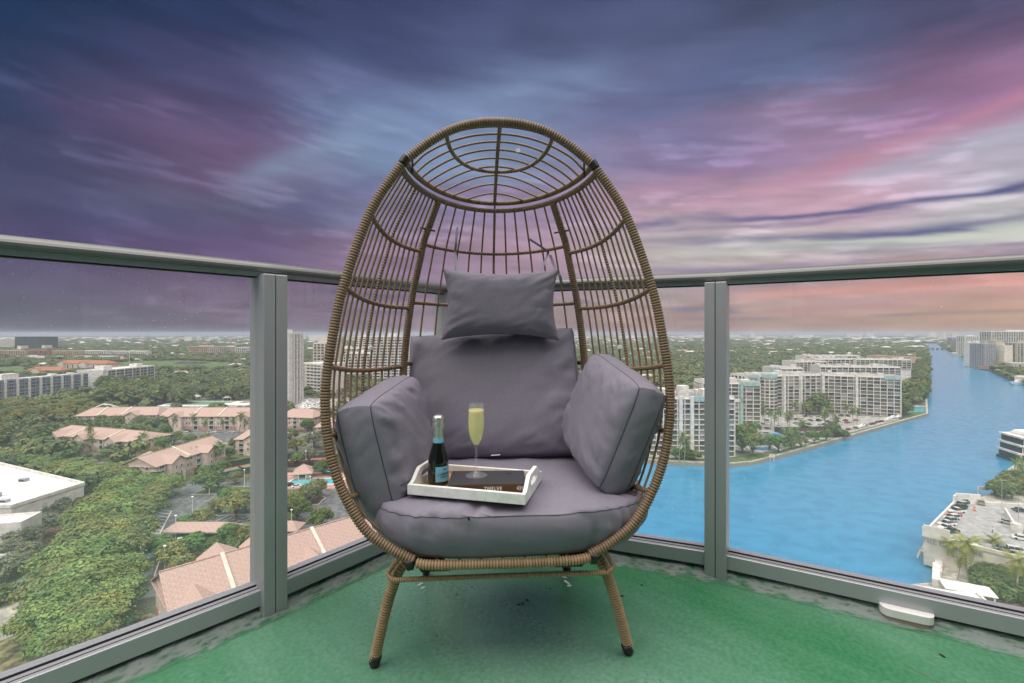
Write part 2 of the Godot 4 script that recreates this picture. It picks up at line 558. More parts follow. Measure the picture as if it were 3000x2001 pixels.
func make_sky() -> ImageTexture:
	const W := 3072
	const H := 1536
	const S := 1024   # a third of the way round; the rest goes on as its mirror images
	var grid := []
	for r: Array in SKY:
		var row := []
		for k in 7:
			row.append(Vector3(pow(r[1 + k * 3] / 255.0, 2.2), pow(r[2 + k * 3] / 255.0, 2.2), pow(r[3 + k * 3] / 255.0, 2.2)))
		grid.append(row)
	var warp := noise(0.011, 3, 11)
	var wisp := noise(0.02, 5, 12)
	var fine := noise(0.06, 4, 13)
	var half := PackedFloat32Array()
	half.resize(S * (H / 2) * 3)
	for y in H / 2:
		var el := 90.0 - (y + 0.5) * 180.0 / H
		var row := PackedVector3Array()
		row.resize(S)
		var lively := []   # the clouds that reach this height
		for k in CLOUDS.size():
			var q: Array = CLOUDS[k]
			if el > minf(q[1], q[3]) - 2.5 * q[4] - 2.5 and el < maxf(q[1], q[3]) + 2.5 * q[4] + 2.5: lively.append(k)
		for x in S:
			var az := -60.0 + (x + 0.5) * 120.0 / S
			var hi := el + az * 0.1 * clampf(el / 12.0, 0.2, 1.0)        # the streaks climb to the right
			var reach := clampf(el / 10.0, 0.12, 1.0)
			var wx := warp.get_noise_2d(az * 1.2, hi * 3.5)
			var wy := warp.get_noise_2d(az * 1.2 + 300, hi * 4.0 + 90)
			var a := az + wx * 5.5
			var e := el + wy * 3.2 * reach
			var st := wisp.get_noise_2d(az * 1.3, hi * 9.0 + wx * 16)      # long thin streaks
			e += st * 2.0 * reach
			# the tones, mixed smoothly
			var j := 0
			while j < 7 and SKY[j + 1][0] < e: j += 1
			var t := clampf((e - SKY[j][0]) / (SKY[j + 1][0] - SKY[j][0]), 0, 1)
			t = t * t * (3 - 2 * t)
			var k := 0
			while k < 5 and SKY_AZ[k + 1] < a: k += 1
			var s := clampf((a - SKY_AZ[k]) / (SKY_AZ[k + 1] - SKY_AZ[k]), 0, 1)
			s = s * s * (3 - 2 * s)
			var c: Vector3 = (grid[j][k] as Vector3).lerp(grid[j][k + 1], s).lerp((grid[j + 1][k] as Vector3).lerp(grid[j + 1][k + 1], s), t)
			var f := fine.get_noise_2d(az * 1.1 + wy * 6, hi * 5.5 + wx * 9)
			var fr := fine.get_noise_2d(az * 2.2 + 77, hi * 15.0 + wx * 12)
			c *= 1.0 + 0.17 * st + 0.19 * f + 0.17 * fr * clampf((24 - el) / 10.0, 0.25, 1)
			# broken cirrus: small wisps with crisp upper edges
			var cir := wisp.get_noise_2d(az * 2.6 + 900 + f * 9, hi * 8.5 + wx * 14 + fr * 5)
			cir = smoothstep(0.08, 0.34, cir) * clampf(0.5 + 1.6 * fr, 0.1, 1) * clampf((32 - el) / 14.0, 0, 1)
			c = c.lerp(c * 1.28 + Vector3(0.016, 0.012, 0.018), cir)
			# single long clouds, each drawn out along its own slant
			for k2: int in lively:
				var q: Array = CLOUDS[k2]
				var l: float = (az - q[0]) / (q[2] - q[0])
				if l < -0.15 or l > 1.15: continue
				var d: float = (el + wy * (1.6 if q[4] > 0.7 else 0.6) * reach + st * 0.9 * reach + f * 0.5 * reach - lerpf(q[1], q[3], l)) / q[4]
				if absf(d) > 2.2: continue
				var ends := smoothstep(-0.15, 0.25, l + 0.12 * f) * (1.0 - smoothstep(0.75, 1.15, l + 0.12 * st)) if q[8] > 0.0 else smoothstep(-0.15, 0.2, l)
				var thick: float = exp(-d * d * (1.6 if d > 0 else 0.8)) * ends * q[9] * clampf(0.85 + 0.9 * st + 0.5 * f, 0.15, 1.2)
				c = c.lerp(Vector3(pow(q[5] / 255.0, 2.2), pow(q[6] / 255.0, 2.2), pow(q[7] / 255.0, 2.2)), clampf(thick, 0, 1))
			row[x] = c / EXPO
		for x in S:
			var c := row[x]
			var at := (y * S + x) * 3
			half[at] = c.x; half[at + 1] = c.y; half[at + 2] = c.z
	var strip := Image.create_from_data(S, H / 2, false, Image.FORMAT_RGBF, half.to_byte_array())
	var mirror: Image = strip.duplicate()
	mirror.flip_x()
	var all := Image.create(W, H, false, Image.FORMAT_RGBF)
	all.fill(Color(0.06, 0.06, 0.065))
	var rect := Rect2i(0, 0, S, H / 2)
	# the first column looks along -z
	all.blit_rect(strip, Rect2i(S / 2, 0, S / 2, H / 2), Vector2i(0, 0))
	all.blit_rect(mirror, rect, Vector2i(S / 2, 0))
	for k in 2:   # dusk blue goes on round the south and west
		all.blit_rect(strip, Rect2i(0, 0, S / 4, H / 2), Vector2i(S + S / 2 + k * S / 2, 0))
		all.blit_rect(mirror, Rect2i(S - S / 4, 0, S / 4, H / 2), Vector2i(S + S / 2 + S / 4 + k * S / 2, 0))
	all.blit_rect(strip, Rect2i(0, 0, S / 2, H / 2), Vector2i(2 * S + S / 2, 0))
	return ImageTexture.create_from_image(all)


func make_world() -> void:
	var cam := Camera3D.new()
	cam.name = "camera"
	add_child(cam)
	cam.position = Vector3(0, EYE, 0)
	cam.near = 0.05
	cam.far = 40000.0
	cam.projection = Camera3D.PROJECTION_FRUSTUM      # level, with the lens shifted a little
	cam.size = 2.0 * 0.05 * (1000.5 / 1400.0)
	cam.frustum_offset = Vector2(0, -0.05 * 23.5 / 1400.0)
	cam.current = true
	var we := WorldEnvironment.new()
	we.name = "environment"
	var e := Environment.new()
	e.background_mode = Environment.BG_SKY
	var sm := PanoramaSkyMaterial.new()
	sm.panorama = make_sky()
	e.sky = Sky.new()
	e.sky.sky_material = sm
	e.background_energy_multiplier = 1.0
	e.tonemap_mode = Environment.TONE_MAPPER_LINEAR
	e.tonemap_exposure = EXPO
	e.sdfgi_enabled = true
	e.ssao_enabled = true
	e.ssil_enabled = true
	e.fog_enabled = FOG > 0.0
	e.fog_light_color = Color(0.8, 0.85, 0.92)
	e.fog_density = FOG
	we.environment = e
	add_child(we)
	# daylight through high thin overcast, strongest out over the canal behind the chair
	var sun := DirectionalLight3D.new()
	sun.name = "sun"
	sun.light_energy = 0.5
	sun.light_angular_distance = 100.0
	sun.light_color = Color(1.0, 0.975, 0.94)
	sun.shadow_enabled = true
	add_child(sun)
	sun.look_at_from_position(Vector3.ZERO, -SUN_FROM)

const FOG := 0.00008
const SUN_FROM := Vector3(-0.1, 1.0, 0.3)


# ---------------------------------------------------------------- the balcony
# the line of the glass, seen from above (x, z), from behind the camera on the left round to behind it on the right
const RAIL := [Vector2(-1.79, -0.336), Vector2(-0.768, -1.49), Vector2(-0.29, -2.12), Vector2(0.735, -1.719), Vector2(2.17, -0.89)]


func inward(k: int) -> Vector2:   # into the balcony, square to a stretch of rail
	var d: Vector2 = (RAIL[k + 1] - RAIL[k]).normalized()
	return Vector2(-d.y, d.x)


func offset_rail(by: float) -> PackedVector2Array:   # the line moved inwards, with mitred corners
	var out := PackedVector2Array()
	for k in RAIL.size():
		if k == 0:
			out.append(RAIL[0] + inward(0) * by)
		elif k == RAIL.size() - 1:
			out.append(RAIL[k] + inward(k - 1) * by)
		else:
			var m := (inward(k - 1) + inward(k)).normalized()
			out.append(RAIL[k] + m * by / m.dot(inward(k)))
	return out


func along_rail(g: Geo, prof: PackedVector2Array, k: int, from := 0.0, to := 1.0) -> void:   # a profile (inwards, up) drawn along one stretch
	var lines := []
	for p in prof:
		var o := offset_rail(p.x)
		lines.append([o[k].lerp(o[k + 1], from), o[k].lerp(o[k + 1], to), p.y])
	var n := prof.size()
	for j in n:
		var a: Array = lines[j]
		var b: Array = lines[(j + 1) % n]
		g.quad(Vector3(a[0].x, a[2], a[0].y), Vector3(a[1].x, a[2], a[1].y), Vector3(b[1].x, b[2], b[1].y), Vector3(b[0].x, b[2], b[0].y))
	for e in 2:
		for j in range(1, n - 1):
			var p := []
			for q in [0, j, j + 1]:
				p.append(Vector3(lines[q][e].x, lines[q][2], lines[q][e].y))
			if e == 0:
				g.tri(p[0], p[1], p[2])
			else:
				g.tri(p[0], p[2], p[1])


func floor_texture() -> void:
	const N := 1536
	const SPAN := 4.8
	var big := noise(0.6, 4, 41)
	var mid := noise(3.2, 4, 42)
	var grit := noise(60.0, 3, 43)
	var brush := noise(9.0, 3, 44)
	var im := Image.create(N, N, false, Image.FORMAT_RGB8)
	var hm := Image.create(N, N, false, Image.FORMAT_RGB8)
	var rg := Image.create(N, N, false, Image.FORMAT_RGB8)
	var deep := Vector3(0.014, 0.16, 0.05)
	var pale := Vector3(0.16, 0.315, 0.23)  # pale tone puts the sky's sheen on the floor into the colour
	for y in N:
		for x in N:
			var p := Vector2(x, y) * SPAN / N
			var d := p.rotated(0.75)
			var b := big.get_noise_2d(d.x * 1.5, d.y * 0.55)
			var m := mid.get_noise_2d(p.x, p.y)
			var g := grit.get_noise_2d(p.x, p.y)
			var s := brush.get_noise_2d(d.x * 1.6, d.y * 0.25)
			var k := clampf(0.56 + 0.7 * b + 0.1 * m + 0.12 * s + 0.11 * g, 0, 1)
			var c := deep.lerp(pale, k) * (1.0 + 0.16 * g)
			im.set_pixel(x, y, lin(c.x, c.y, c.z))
			var h := 0.5 + 0.4 * g + 0.1 * m
			hm.set_pixel(x, y, Color(h, h, h))
			var r := clampf(0.62 - 0.32 * k + 0.1 * g, 0, 1)
			rg.set_pixel(x, y, Color(r, r, r))
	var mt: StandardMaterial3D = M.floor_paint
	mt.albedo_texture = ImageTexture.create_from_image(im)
	mt.heightmap_enabled = true
	mt.heightmap_texture = ImageTexture.create_from_image(hm)
	mt.heightmap_scale = 0.06
	mt.roughness = 0.75
	mt.roughness_texture = ImageTexture.create_from_image(rg)
	mt.uv1_triplanar = true
	mt.uv1_world_triplanar = true
	mt.uv1_scale = Vector3.ONE / SPAN


func make_balcony() -> void:
	floor_texture()
	# slab
	var edge := offset_rail(-0.16)
	var poly := PackedVector2Array(edge)
	poly.append(Vector2(2.6, 1.6)); poly.append(Vector2(-2.2, 1.6))
	var g := Geo.new()
	g.prism(poly, -0.22, 0.0)
	setting("balcony_floor", g.mesh(), M.floor_paint, "green painted concrete balcony floor with sky sheen painted in as pale patches")
	# the rough bead of sealant that rounds the floor up to the rail
	var f := noise(9.0, 4, 51)
	var f2 := noise(70.0, 3, 52)
	g = Geo.new()
	for k in 4:
		var rows := []
		var len: float = RAIL[k].distance_to(RAIL[k + 1])
		var steps := int(len / 0.005)
		for j in 29:
			var up := j / 28.0
			var out0 := 0.094 * (1 - up) - 0.05 * up
			var hgt := 0.033 * smoothstep(0.0, 0.72, up) + 0.0005
			var o := offset_rail(out0)
			var row := []
			for s in steps + 1:
				var q: Vector2 = o[k].lerp(o[k + 1], float(s) / steps)
				var w := f.get_noise_2d(q.x, q.y)
				var streak := f2.get_noise_2d(s * 0.005 * 0.3 + k * 7, up * 0.16)     # brushed along the rail
				var dot := f2.get_noise_2d(q.x * 2.2, q.y * 2.2)
				var rise := 0.0 if j == 0 else (w * 0.003 + streak * 0.0016 + dot * 0.0012) * minf(1, j / 4.0)
				var out := inward(k) * (w * 0.007 * (1 - up))
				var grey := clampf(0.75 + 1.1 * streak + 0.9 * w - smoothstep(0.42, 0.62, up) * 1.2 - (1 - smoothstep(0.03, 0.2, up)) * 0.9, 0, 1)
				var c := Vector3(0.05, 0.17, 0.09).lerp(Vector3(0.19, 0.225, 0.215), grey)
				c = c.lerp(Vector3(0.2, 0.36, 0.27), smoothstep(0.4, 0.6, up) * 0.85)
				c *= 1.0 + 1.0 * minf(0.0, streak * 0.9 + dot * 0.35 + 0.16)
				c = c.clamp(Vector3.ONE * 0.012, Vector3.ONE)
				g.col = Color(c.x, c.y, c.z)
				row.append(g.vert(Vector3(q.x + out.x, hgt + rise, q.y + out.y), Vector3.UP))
			rows.append(row)
		for j in rows.size() - 1:
			for s in steps:
				g.face(rows[j][s], rows[j][s + 1], rows[j + 1][s + 1])
				g.face(rows[j][s], rows[j + 1][s + 1], rows[j + 1][s])
	g.smooth()
	mat("sealant", Color.WHITE, 0.6)
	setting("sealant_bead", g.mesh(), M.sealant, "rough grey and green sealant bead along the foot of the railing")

	# the railing: posts, rails and panes are one structure
	var t := thing("glass_railing", "aluminium and glass balcony railing running round behind the egg chair", "railing")
	var rail_prof := PackedVector2Array()
	for j in 15:
		var a := PI * (-0.12 + 1.24 * j / 14.0)
		rail_prof.append(Vector2(0.038 * cos(a), 1.052 + 0.024 * sin(a)))
	for k in 4:
		g = Geo.new()
		along_rail(g, rail_prof, k)
		var h := part("top_rail", g.mesh(), M.rail_metal, t)
		g = Geo.new()
		along_rail(g, PackedVector2Array([Vector2(-0.016, 1.043), Vector2(-0.016, 1.029), Vector2(0.02, 1.029), Vector2(0.02, 1.043)]), k)
		part("glazing_channel", g.mesh(), M.aluminium, h)
		g = Geo.new()
		along_rail(g, PackedVector2Array([Vector2(-0.004, 1.0295), Vector2(-0.004, 1.025), Vector2(0.012, 1.025), Vector2(0.012, 1.0295)]), k)
		part("gasket", g.mesh(), M.gasket, h)
		g = Geo.new()
		along_rail(g, PackedVector2Array([Vector2(-0.035, 0.08), Vector2(-0.035, 0.034), Vector2(0.042, 0.034), Vector2(0.042, 0.08), Vector2(0.040, 0.082), Vector2(-0.033, 0.082)]), k)
		var b := part("bottom_rail", g.mesh(), M.aluminium, t)
		g = Geo.new()
		along_rail(g, PackedVector2Array([Vector2(0.0052, 0.0815), Vector2(0.0088, 0.0815), Vector2(0.0078, 0.0868), Vector2(0.0052, 0.0868)]), k)
		part("gasket", g.mesh(), M.gasket, b)
		g = Geo.new()
		along_rail(g, PackedVector2Array([Vector2(0.0255, 0.0815), Vector2(0.0275, 0.0815), Vector2(0.0275, 0.0832), Vector2(0.0255, 0.0832)]), k)
		part("bead_line", g.mesh(), M.gasket, b)
		g = Geo.new()
		along_rail(g, PackedVector2Array([Vector2(-0.003, 0.086), Vector2(0.005, 0.086), Vector2(0.005, 1.034), Vector2(-0.003, 1.034)]), k, 0.002, 0.998)
		var pane := part("glass_pane", g.mesh(), M.pane, t)
		# dried salt spray on the seaward face
		var mm := MultiMesh.new()
		mm.transform_format = MultiMesh.TRANSFORM_3D
		var sp := Geo.new()
		for j in 6:
			var a := TAU * j / 6
			var a2 := TAU * (j + 1) / 6
			sp.tri(Vector3(0, 0, 0.18), Vector3(cos(a), sin(a), 0), Vector3(cos(a2), sin(a2), 0))
		mm.mesh = sp.mesh()
		mm.instance_count = [2400, 700, 300, 500][k]
		var d: Vector2 = (RAIL[k + 1] - RAIL[k]).normalized()
		var n := inward(k)
		var bs := Basis(Vector3(d.x, 0, d.y), UPV, Vector3(n.x, 0, n.y))
		var len: float = RAIL[k].distance_to(RAIL[k + 1])
		for j in mm.instance_count:
			var along := rng.randf() * (len - 0.1) + 0.05
			var hgt := 0.1 + 0.92 * pow(rng.randf(), 1.15)
			var size := 0.00035 + 0.0008 * pow(rng.randf(), 4)
			var p: Vector2 = RAIL[k] + d * along + n * 0.0056
			mm.set_instance_transform(j, Transform3D(bs.scaled(Vector3(size, size, size)), Vector3(p.x, hgt, p.y)))
		var mi := MultiMeshInstance3D.new()
		mi.name = "salt_specks"
		mi.multimesh = mm
		mi.material_override = M.salt
		mi.set_meta("kind", "stuff")
		pane.add_child(mi)
	# unseen tower wall and glass doors, added and sized to shade the balcony
	var w := thing("added_tower_wall", "unseen tower wall with glass doors, added behind the viewpoint to shade the balcony", "building", Vector3(-1.1, 0, 1.62))
	part("wall", box_mesh(Vector3(14.0, 71.5, 0.4), Vector3(6.0, -30.2, 0.42)), M.grey_wall, w)
	for k in 4:
		part("door_pane", box_mesh(Vector3(1.9, 2.5, 0.03), Vector3(1.2 + 2.0 * k, 1.3, 0.16)), M.glass_dark, w)
		part("door_frame", box_mesh(Vector3(0.1, 2.6, 0.1), Vector3(0.2 + 2.0 * k, 1.3, 0.14)), M.rail_metal, w)
	part("door_head", box_mesh(Vector3(8.2, 0.12, 0.12), Vector3(4.2, 2.62, 0.14)), M.rail_metal, w)
	# posts: two hollow mullions side by side, with a dark seam between
	for e in [[1, 0, 0.0, 0.0], [2, 1, 1.0, 0.0], [3, 3, 0.0, 0.0]]:
		var k: int = e[1]
		var d: Vector2 = (RAIL[k + 1] - RAIL[k]).normalized()
		var n := inward(k)
		var bs := Basis(Vector3(d.x, 0, d.y), UPV, Vector3(n.x, 0, n.y))
		var root: Vector2 = RAIL[e[0]]
		var post := part("post", bevel_box(Vector3(0.034, 1.04, 0.108), 0.0015), M.aluminium, t, Transform3D(bs, Vector3(root.x, 0.5135, root.y) + bs * Vector3(-0.014, 0, 0.012)))
		part("mullion_half", bevel_box(Vector3(0.034, 1.04, 0.108), 0.0015), M.aluminium, post, Transform3D(Basis(), Vector3(0.0362, 0, 0)))
		part("seam", box_mesh(Vector3(0.003, 1.03, 0.1)), M.gasket, post, Transform3D(Basis(), Vector3(0.0181, 0, 0)))

	# made-up white slab, standing in for a patch of roof beyond the rail
	var cov := thing("stray_roof_slab", "made-up white slab under the bottom rail, standing in for stray roof", "made-up slab", at_floor(2650, 1812, 0.0), deg_to_rad(-29))
	var outline := PackedVector2Array()
	for j in 24:
		var a := TAU * j / 24
		outline.append(Vector2(0.064 * signf(cos(a)) * pow(absf(cos(a)), 0.4), -0.01 + 0.06 * signf(sin(a)) * pow(absf(sin(a)), 0.4)))
	g = Geo.new()
	g.prism(outline, 0.018, 0.04)
	part("slab_top", g.mesh(), M.lamp_white, cov)
	g = Geo.new()
	var small := PackedVector2Array()
	for p in outline: small.append(p * 0.96)
	g.prism(small, 0.001, 0.018)
	part("base", g.mesh(), M.timber, cov)

	# white paint flakes, the right back leg's reflection painted as flecks, and grit
	for e in [[1231, 1712, 0.012, 0.003], [1240, 1722, 0.006, 0.004], [1652, 1690, 0.004, 0.012], [1660, 1706, 0.005, 0.014], [1667, 1716, 0.008, 0.005], [1236, 1694, 0.003, 0.006]]:
		solo("flake_and_reflection", flake(e[2] * 1.5, e[3] * 1.5), M.fleck_white, "small white fleck, flaked paint and painted leg reflection, under the chair", "paint flake", "white paint flakes under the chair").transform = Transform3D(Basis(UPV, rng.randf()), at_floor(e[0], e[1], 0.0012))
	for e in [[1531, 1768, 0.012], [1520, 1770, 0.009], [1544, 1757, 0.01], [1278, 1861, 0.006], [1822, 1746, 0.012], [1338, 1741, 0.006], [1312, 1748, 0.005], [1880, 1714, 0.008], [2471, 1792, 0.008], [2760, 1920, 0.016], [945, 1748, 0.005], [899, 1780, 0.005], [1612, 1724, 0.006]]:
		solo("leaf_litter", flake(e[2] * 0.7, e[2] * 0.28), M.grit, "speck of dark leaf litter on the green balcony floor", "litter", "specks of leaf litter on the balcony floor").transform = Transform3D(Basis(UPV, rng.randf() * 3), at_floor(e[0], e[1], 0.0012))
	g = Geo.new()
	var crack := []
	for j in 9:
		crack.append(at_floor(2642 + 14.0 * j, 1944 + 7.2 * j, 0.0006) + Vector3(rng.randf() - 0.5, 0, rng.randf() - 0.5) * 0.006)
	g.tube(spline(crack, 4), 0.0009, 5)
	part("floor_crack", g.mesh(), M.roof_grey, get_node("balcony_floor"))


func flake(w: float, d: float) -> ArrayMesh:
	var g := Geo.new()
	var p := PackedVector2Array()
	for j in 7:
		var a := TAU * j / 7
		var r := 0.6 + 0.4 * rng.randf()
		p.append(Vector2(cos(a) * w * r, sin(a) * d * r))
	g.prism(p, -0.001, 0.001)
	return g.mesh()


func at_floor(px: float, py: float, y: float) -> Vector3:   # where a sight line of the survey meets the floor
	var d := (EYE - y) * 1400.0 / (py - 977.0)
	return Vector3((px - 1500.0) * d / 1400.0, y, -d)


# ---------------------------------------------------------------- the egg chair
# half width of the hoop at each height, and how far the basket reaches back there
const HOOP := [[0.297, 0.19], [0.306, 0.216], [0.336, 0.275], [0.387, 0.339], [0.491, 0.4], [0.597, 0.431], [0.716, 0.441], [0.85, 0.428], [0.982, 0.405], [1.178, 0.343], [1.319, 0.259], [1.375, 0.192], [1.413, 0.13], [1.433, 0.065], [1.438, 0.0]]
const BACK := [[0.297, 0.36], [0.336, 0.44], [0.42, 0.55], [0.55, 0.63], [0.75, 0.68], [0.97, 0.67], [1.17, 0.6], [1.319, 0.47], [1.438, 0.25]]


func read(t: Array, h: float) -> float:
	var k := 0
	while k < t.size() - 2 and t[k + 1][0] < h: k += 1
	var a: float = t[maxi(k - 1, 0)][1]
	var b: float = t[k][1]
	var c: float = t[k + 1][1]
	var d: float = t[mini(k + 2, t.size() - 1)][1]
	var s := clampf((h - t[k][0]) / (t[k + 1][0] - t[k][0]), 0, 1)
	return 0.5 * (2 * b + (c - a) * s + (2 * a - 5 * b + 4 * c - d) * s * s + (3 * b - a - 3 * c + d) * s * s * s) if t.size() > 9 and t != HOOP else lerpf(b, c, s)


func lean(h: float) -> float:
	return -(h - 0.295) * 0.13


func shell(phi: float, h: float) -> Vector3:   # phi 0 at the right of the hoop, PI at the left
	return Vector3(read(HOOP, h) * cos(phi), h, lean(h) - read(BACK, h) * sin(phi))


func hoop_line(from: float, to: float, side: float) -> Array:
	var out := []
	for e: Array in HOOP:
		if e[0] >= from - 1e-6 and e[0] <= to + 1e-6:
			out.append(Vector3(e[1] * side, e[0], lean(e[0])))
	return out


func make_chair() -> void:
	var t := thing("egg_chair", "tan wicker egg chair with grey cushions in the balcony corner", "chair", Vector3(-0.022, 0, -1.17), deg_to_rad(4.0))
	var mt: Material = M.rattan
	var g: Geo
	# hoop: an arch, two sides and the bar below the seat
	var top := hoop_line(1.319, 1.44, -1.0)
	var other := hoop_line(1.319, 1.44, 1.0)
	other.reverse()
	other.remove_at(0)
	top.append_array(other)
	top[0] += (top[1] - top[0]).normalized() * 0.01
	top[top.size() - 1] += (top[top.size() - 2] - top[top.size() - 1]).normalized() * 0.01
	g = Geo.new()
	wrapped(g, spline(top, 10), 0.0131)
	part("hoop_arch", g.mesh(), mt, t)
	for s in [-1.0, 1.0]:
		var l := hoop_line(0.306, 1.319, s)
		l[l.size() - 1] += (l[l.size() - 2] - l[l.size() - 1]).normalized() * 0.012
		g = Geo.new()
		wrapped(g, spline(l, 10), 0.0131)
		part("hoop_side", g.mesh(), mt, t)
		var cl := part("clamp", tube_mesh([Vector3(s * 0.24, 0.2975, 0.0), Vector3(s * 0.226, 0.2995, 0.0)], 0.0158), M.black_plastic, t)
		part("clamp", tube_mesh([shell(0 if s > 0 else PI, 1.325) + Vector3(0, 0.004, 0), shell(0 if s > 0 else PI, 1.312)], 0.0125), M.black_plastic, t)
		cl.position = Vector3(-s * 0.008, 0.001, 0)
	g = Geo.new()
	wrapped(g, spline([Vector3(-0.21, 0.3, 0), Vector3(-0.16, 0.295, 0.003), Vector3(0, 0.2935, 0.004), Vector3(0.16, 0.295, 0.003), Vector3(0.215, 0.3, 0)], 10), 0.0125)
	part("hoop_base", g.mesh(), M.bounce_lit_rattan, t)
	# the double ring under the canopy
	for e in [[1.327, 0.0], [1.302, 0.0]]:
		var l := []
		for j in 21:
			var p := shell(PI * j / 20.0, 1.316)
			p.y = e[0] + 0.018 * sin(PI * j / 20.0) * 0.6
			if e[0] < 1.31: p += Vector3(p.x * 0.03, 0, -0.012 * sin(PI * j / 20.0))
			l.append(p)
		g = Geo.new()
		wrapped(g, spline(l, 5), 0.0092)
		part("canopy_ring", g.mesh(), mt, t)
	# upright double bars between the back and the side panels
	var split := acos(0.73)
	for s in 2:
		for q in 2:
			var l := []
			var off := (0.018 if q == 0 else -0.018) * (1.0 if s == 0 else -1.0)
			for j in 17:
				var h := lerpf(1.303, 0.33, j / 16.0)
				var phi := (split if s == 0 else PI - split) + off * 0.42 / read(BACK, h)
				l.append(shell(phi, h))
			g = Geo.new()
			wrapped(g, spline(l, 5), 0.0092)
			part("upright", g.mesh(), mt, t)
		var phi0 := split if s == 0 else PI - split
		for h in [1.215, 0.745]:
			var p := shell(phi0, h)
			var side := Vector3(-sin(phi0), 0, -cos(phi0)).normalized()
			part("bolt", tube_mesh([p - side * 0.03, p + side * 0.034], 0.0032), M.bolt_steel, t)
	# spindles and ribs of the two side panels and the back panel
	for panel in 3:
		var a: float = [0.05, split + 0.06, PI - split + 0.05][panel]
		var b: float = [split - 0.06, PI - split - 0.06, PI - 0.05][panel]
		var k: int = [11, 11, 11][panel]
		for j in k:
			var f := (j + 0.5) / k
			var rib := j == 5
			# the side panels' cane spreads a little wider low down
			var l := []
			for q in 15:
				var h := lerpf(1.303, 0.325, q / 14.0)
				var p := shell(lerpf(a, b, f), h)
				l.append(p)
			g = Geo.new()
			if rib:
				wrapped(g, spline(l, 6), 0.0053, 0.0085, 8)
				part("rib", g.mesh(), mt, t)
			else:
				g.col = Color.WHITE * (0.85 + 0.3 * rng.randf())
				g.tube(spline(l, 4), 0.0034, 6)
				part("spindle", g.mesh(), M.rattan_rod, t)
		# crosswise bands, looped round each spindle
		for h in ([1.172, 0.975, 0.77, 0.6, 0.45] if panel != 1 else [1.168, 0.965, 0.75, 0.55]):
			var l := []
			var b0: float = [0.02, split, PI - split][panel]
			var b1: float = [split, PI - split, PI - 0.02][panel]
			for q in 13:
				var f := q / 12.0
				var dip: float = 0.0 if panel == 1 else -0.03 * (f if panel == 0 else 1 - f) - 0.012 * sin(PI * f)
				l.append(shell(lerpf(b0, b1, f), h + dip))
			g = Geo.new()
			wrapped(g, spline(l, 6), 0.0072, 0.0125, 8)
			part("cross_band", g.mesh(), mt, t)
	# canopy: arcs of cane from side to side, a middle rib and a curved inner rib
	var ring_w := read(HOOP, 1.319)
	for j in 9:
		var f := (j + 0.7) / 9.6
		g = Geo.new()
		g.col = Color.WHITE * (0.85 + 0.3 * rng.randf())
		var l := []
		for q in 15:
			var x := lerpf(-1, 1, q / 14.0)
			l.append(dome(x, f))
		g.tube(spline(l, 4), 0.0034, 6)
		part("canopy_cane", g.mesh(), M.rattan_rod, t)
	var mid := []
	for q in 11:
		mid.append(dome(0, q / 10.0) + Vector3(0, -0.004, 0))
	g = Geo.new()
	wrapped(g, spline(mid, 6), 0.0064, 0.0085, 8)
	part("canopy_rib", g.mesh(), mt, t)
	var inner := []
	for q in 21:
		var a := PI * q / 20.0
		inner.append(dome_at(0.148 * cos(a) * (1.0 + 0.1 * sin(a)), 0.02 + 0.62 * sin(a)) + Vector3(0, -0.005, 0))
	g = Geo.new()
	wrapped(g, spline(inner, 6), 0.0064, 0.0085, 8)
	part("canopy_rib", g.mesh(), mt, t)
	for p in [dome(0.0, 0.985), dome(-0.97, 0.16), dome(0.97, 0.16)]:
		part("bolt", tube_mesh([p - Vector3(0, 0.03, 0), p + Vector3(0, 0.022, 0)], 0.0032), M.bolt_steel, t)
	part("paper_tag", box_mesh(Vector3(0.012, 0.012, 0.002)), M.care_label, t, Transform3D(Basis(), dome(0.26, 0.36)))
	for s in 2:
		part("paper_tag", tube_mesh([shell([0.42, PI - 0.42][s], 0.815), shell([0.42, PI - 0.42][s], 0.805)], 0.0078), M.care_label, t)
	# bottom of the basket
	for j in 9:
		var x := lerpf(-0.21, 0.21, j / 8.0)
		var l := []
		for q in 9:
			l.append(Vector3(x * (1.0 + 0.3 * sin(PI * q / 10.0)), 0.302 + 0.03 * pow(q / 8.0, 2), lerpf(0.0, -0.36, q / 8.0)))
		g = Geo.new()
		g.tube(spline(l, 3), 0.0036, 6)
		part("seat_cane", g.mesh(), M.rattan_rod, t)
	var base := []
	for j in 21:
		var a := PI * j / 20.0
		base.append(Vector3(0.235 * cos(a), 0.315, -0.02 - 0.36 * sin(a)))
	g = Geo.new()
	wrapped(g, spline(base, 4), 0.011)
	part("base_ring", g.mesh(), mt, t)
	g = Geo.new()
	var web := PackedVector2Array([Vector2(-0.17, -0.03), Vector2(0.17, -0.03), Vector2(0.17, -0.3), Vector2(-0.17, -0.3)])
	g.prism(web, 0.317, 0.321)
	part("seat_webbing", g.mesh(), M.black_plastic, t)
	# legs, splayed, with the thin rod that loops round their knees
	var knees := [Vector3(-0.262, 0.256, -0.05), Vector3(0.262, 0.256, -0.052), Vector3(-0.2, 0.25, -0.43), Vector3(0.2, 0.25, -0.43)]
	var feet := [Vector3(-0.326, 0.012, -0.08), Vector3(0.338, 0.012, -0.08), Vector3(-0.245, 0.012, -0.54), Vector3(0.255, 0.012, -0.52)]
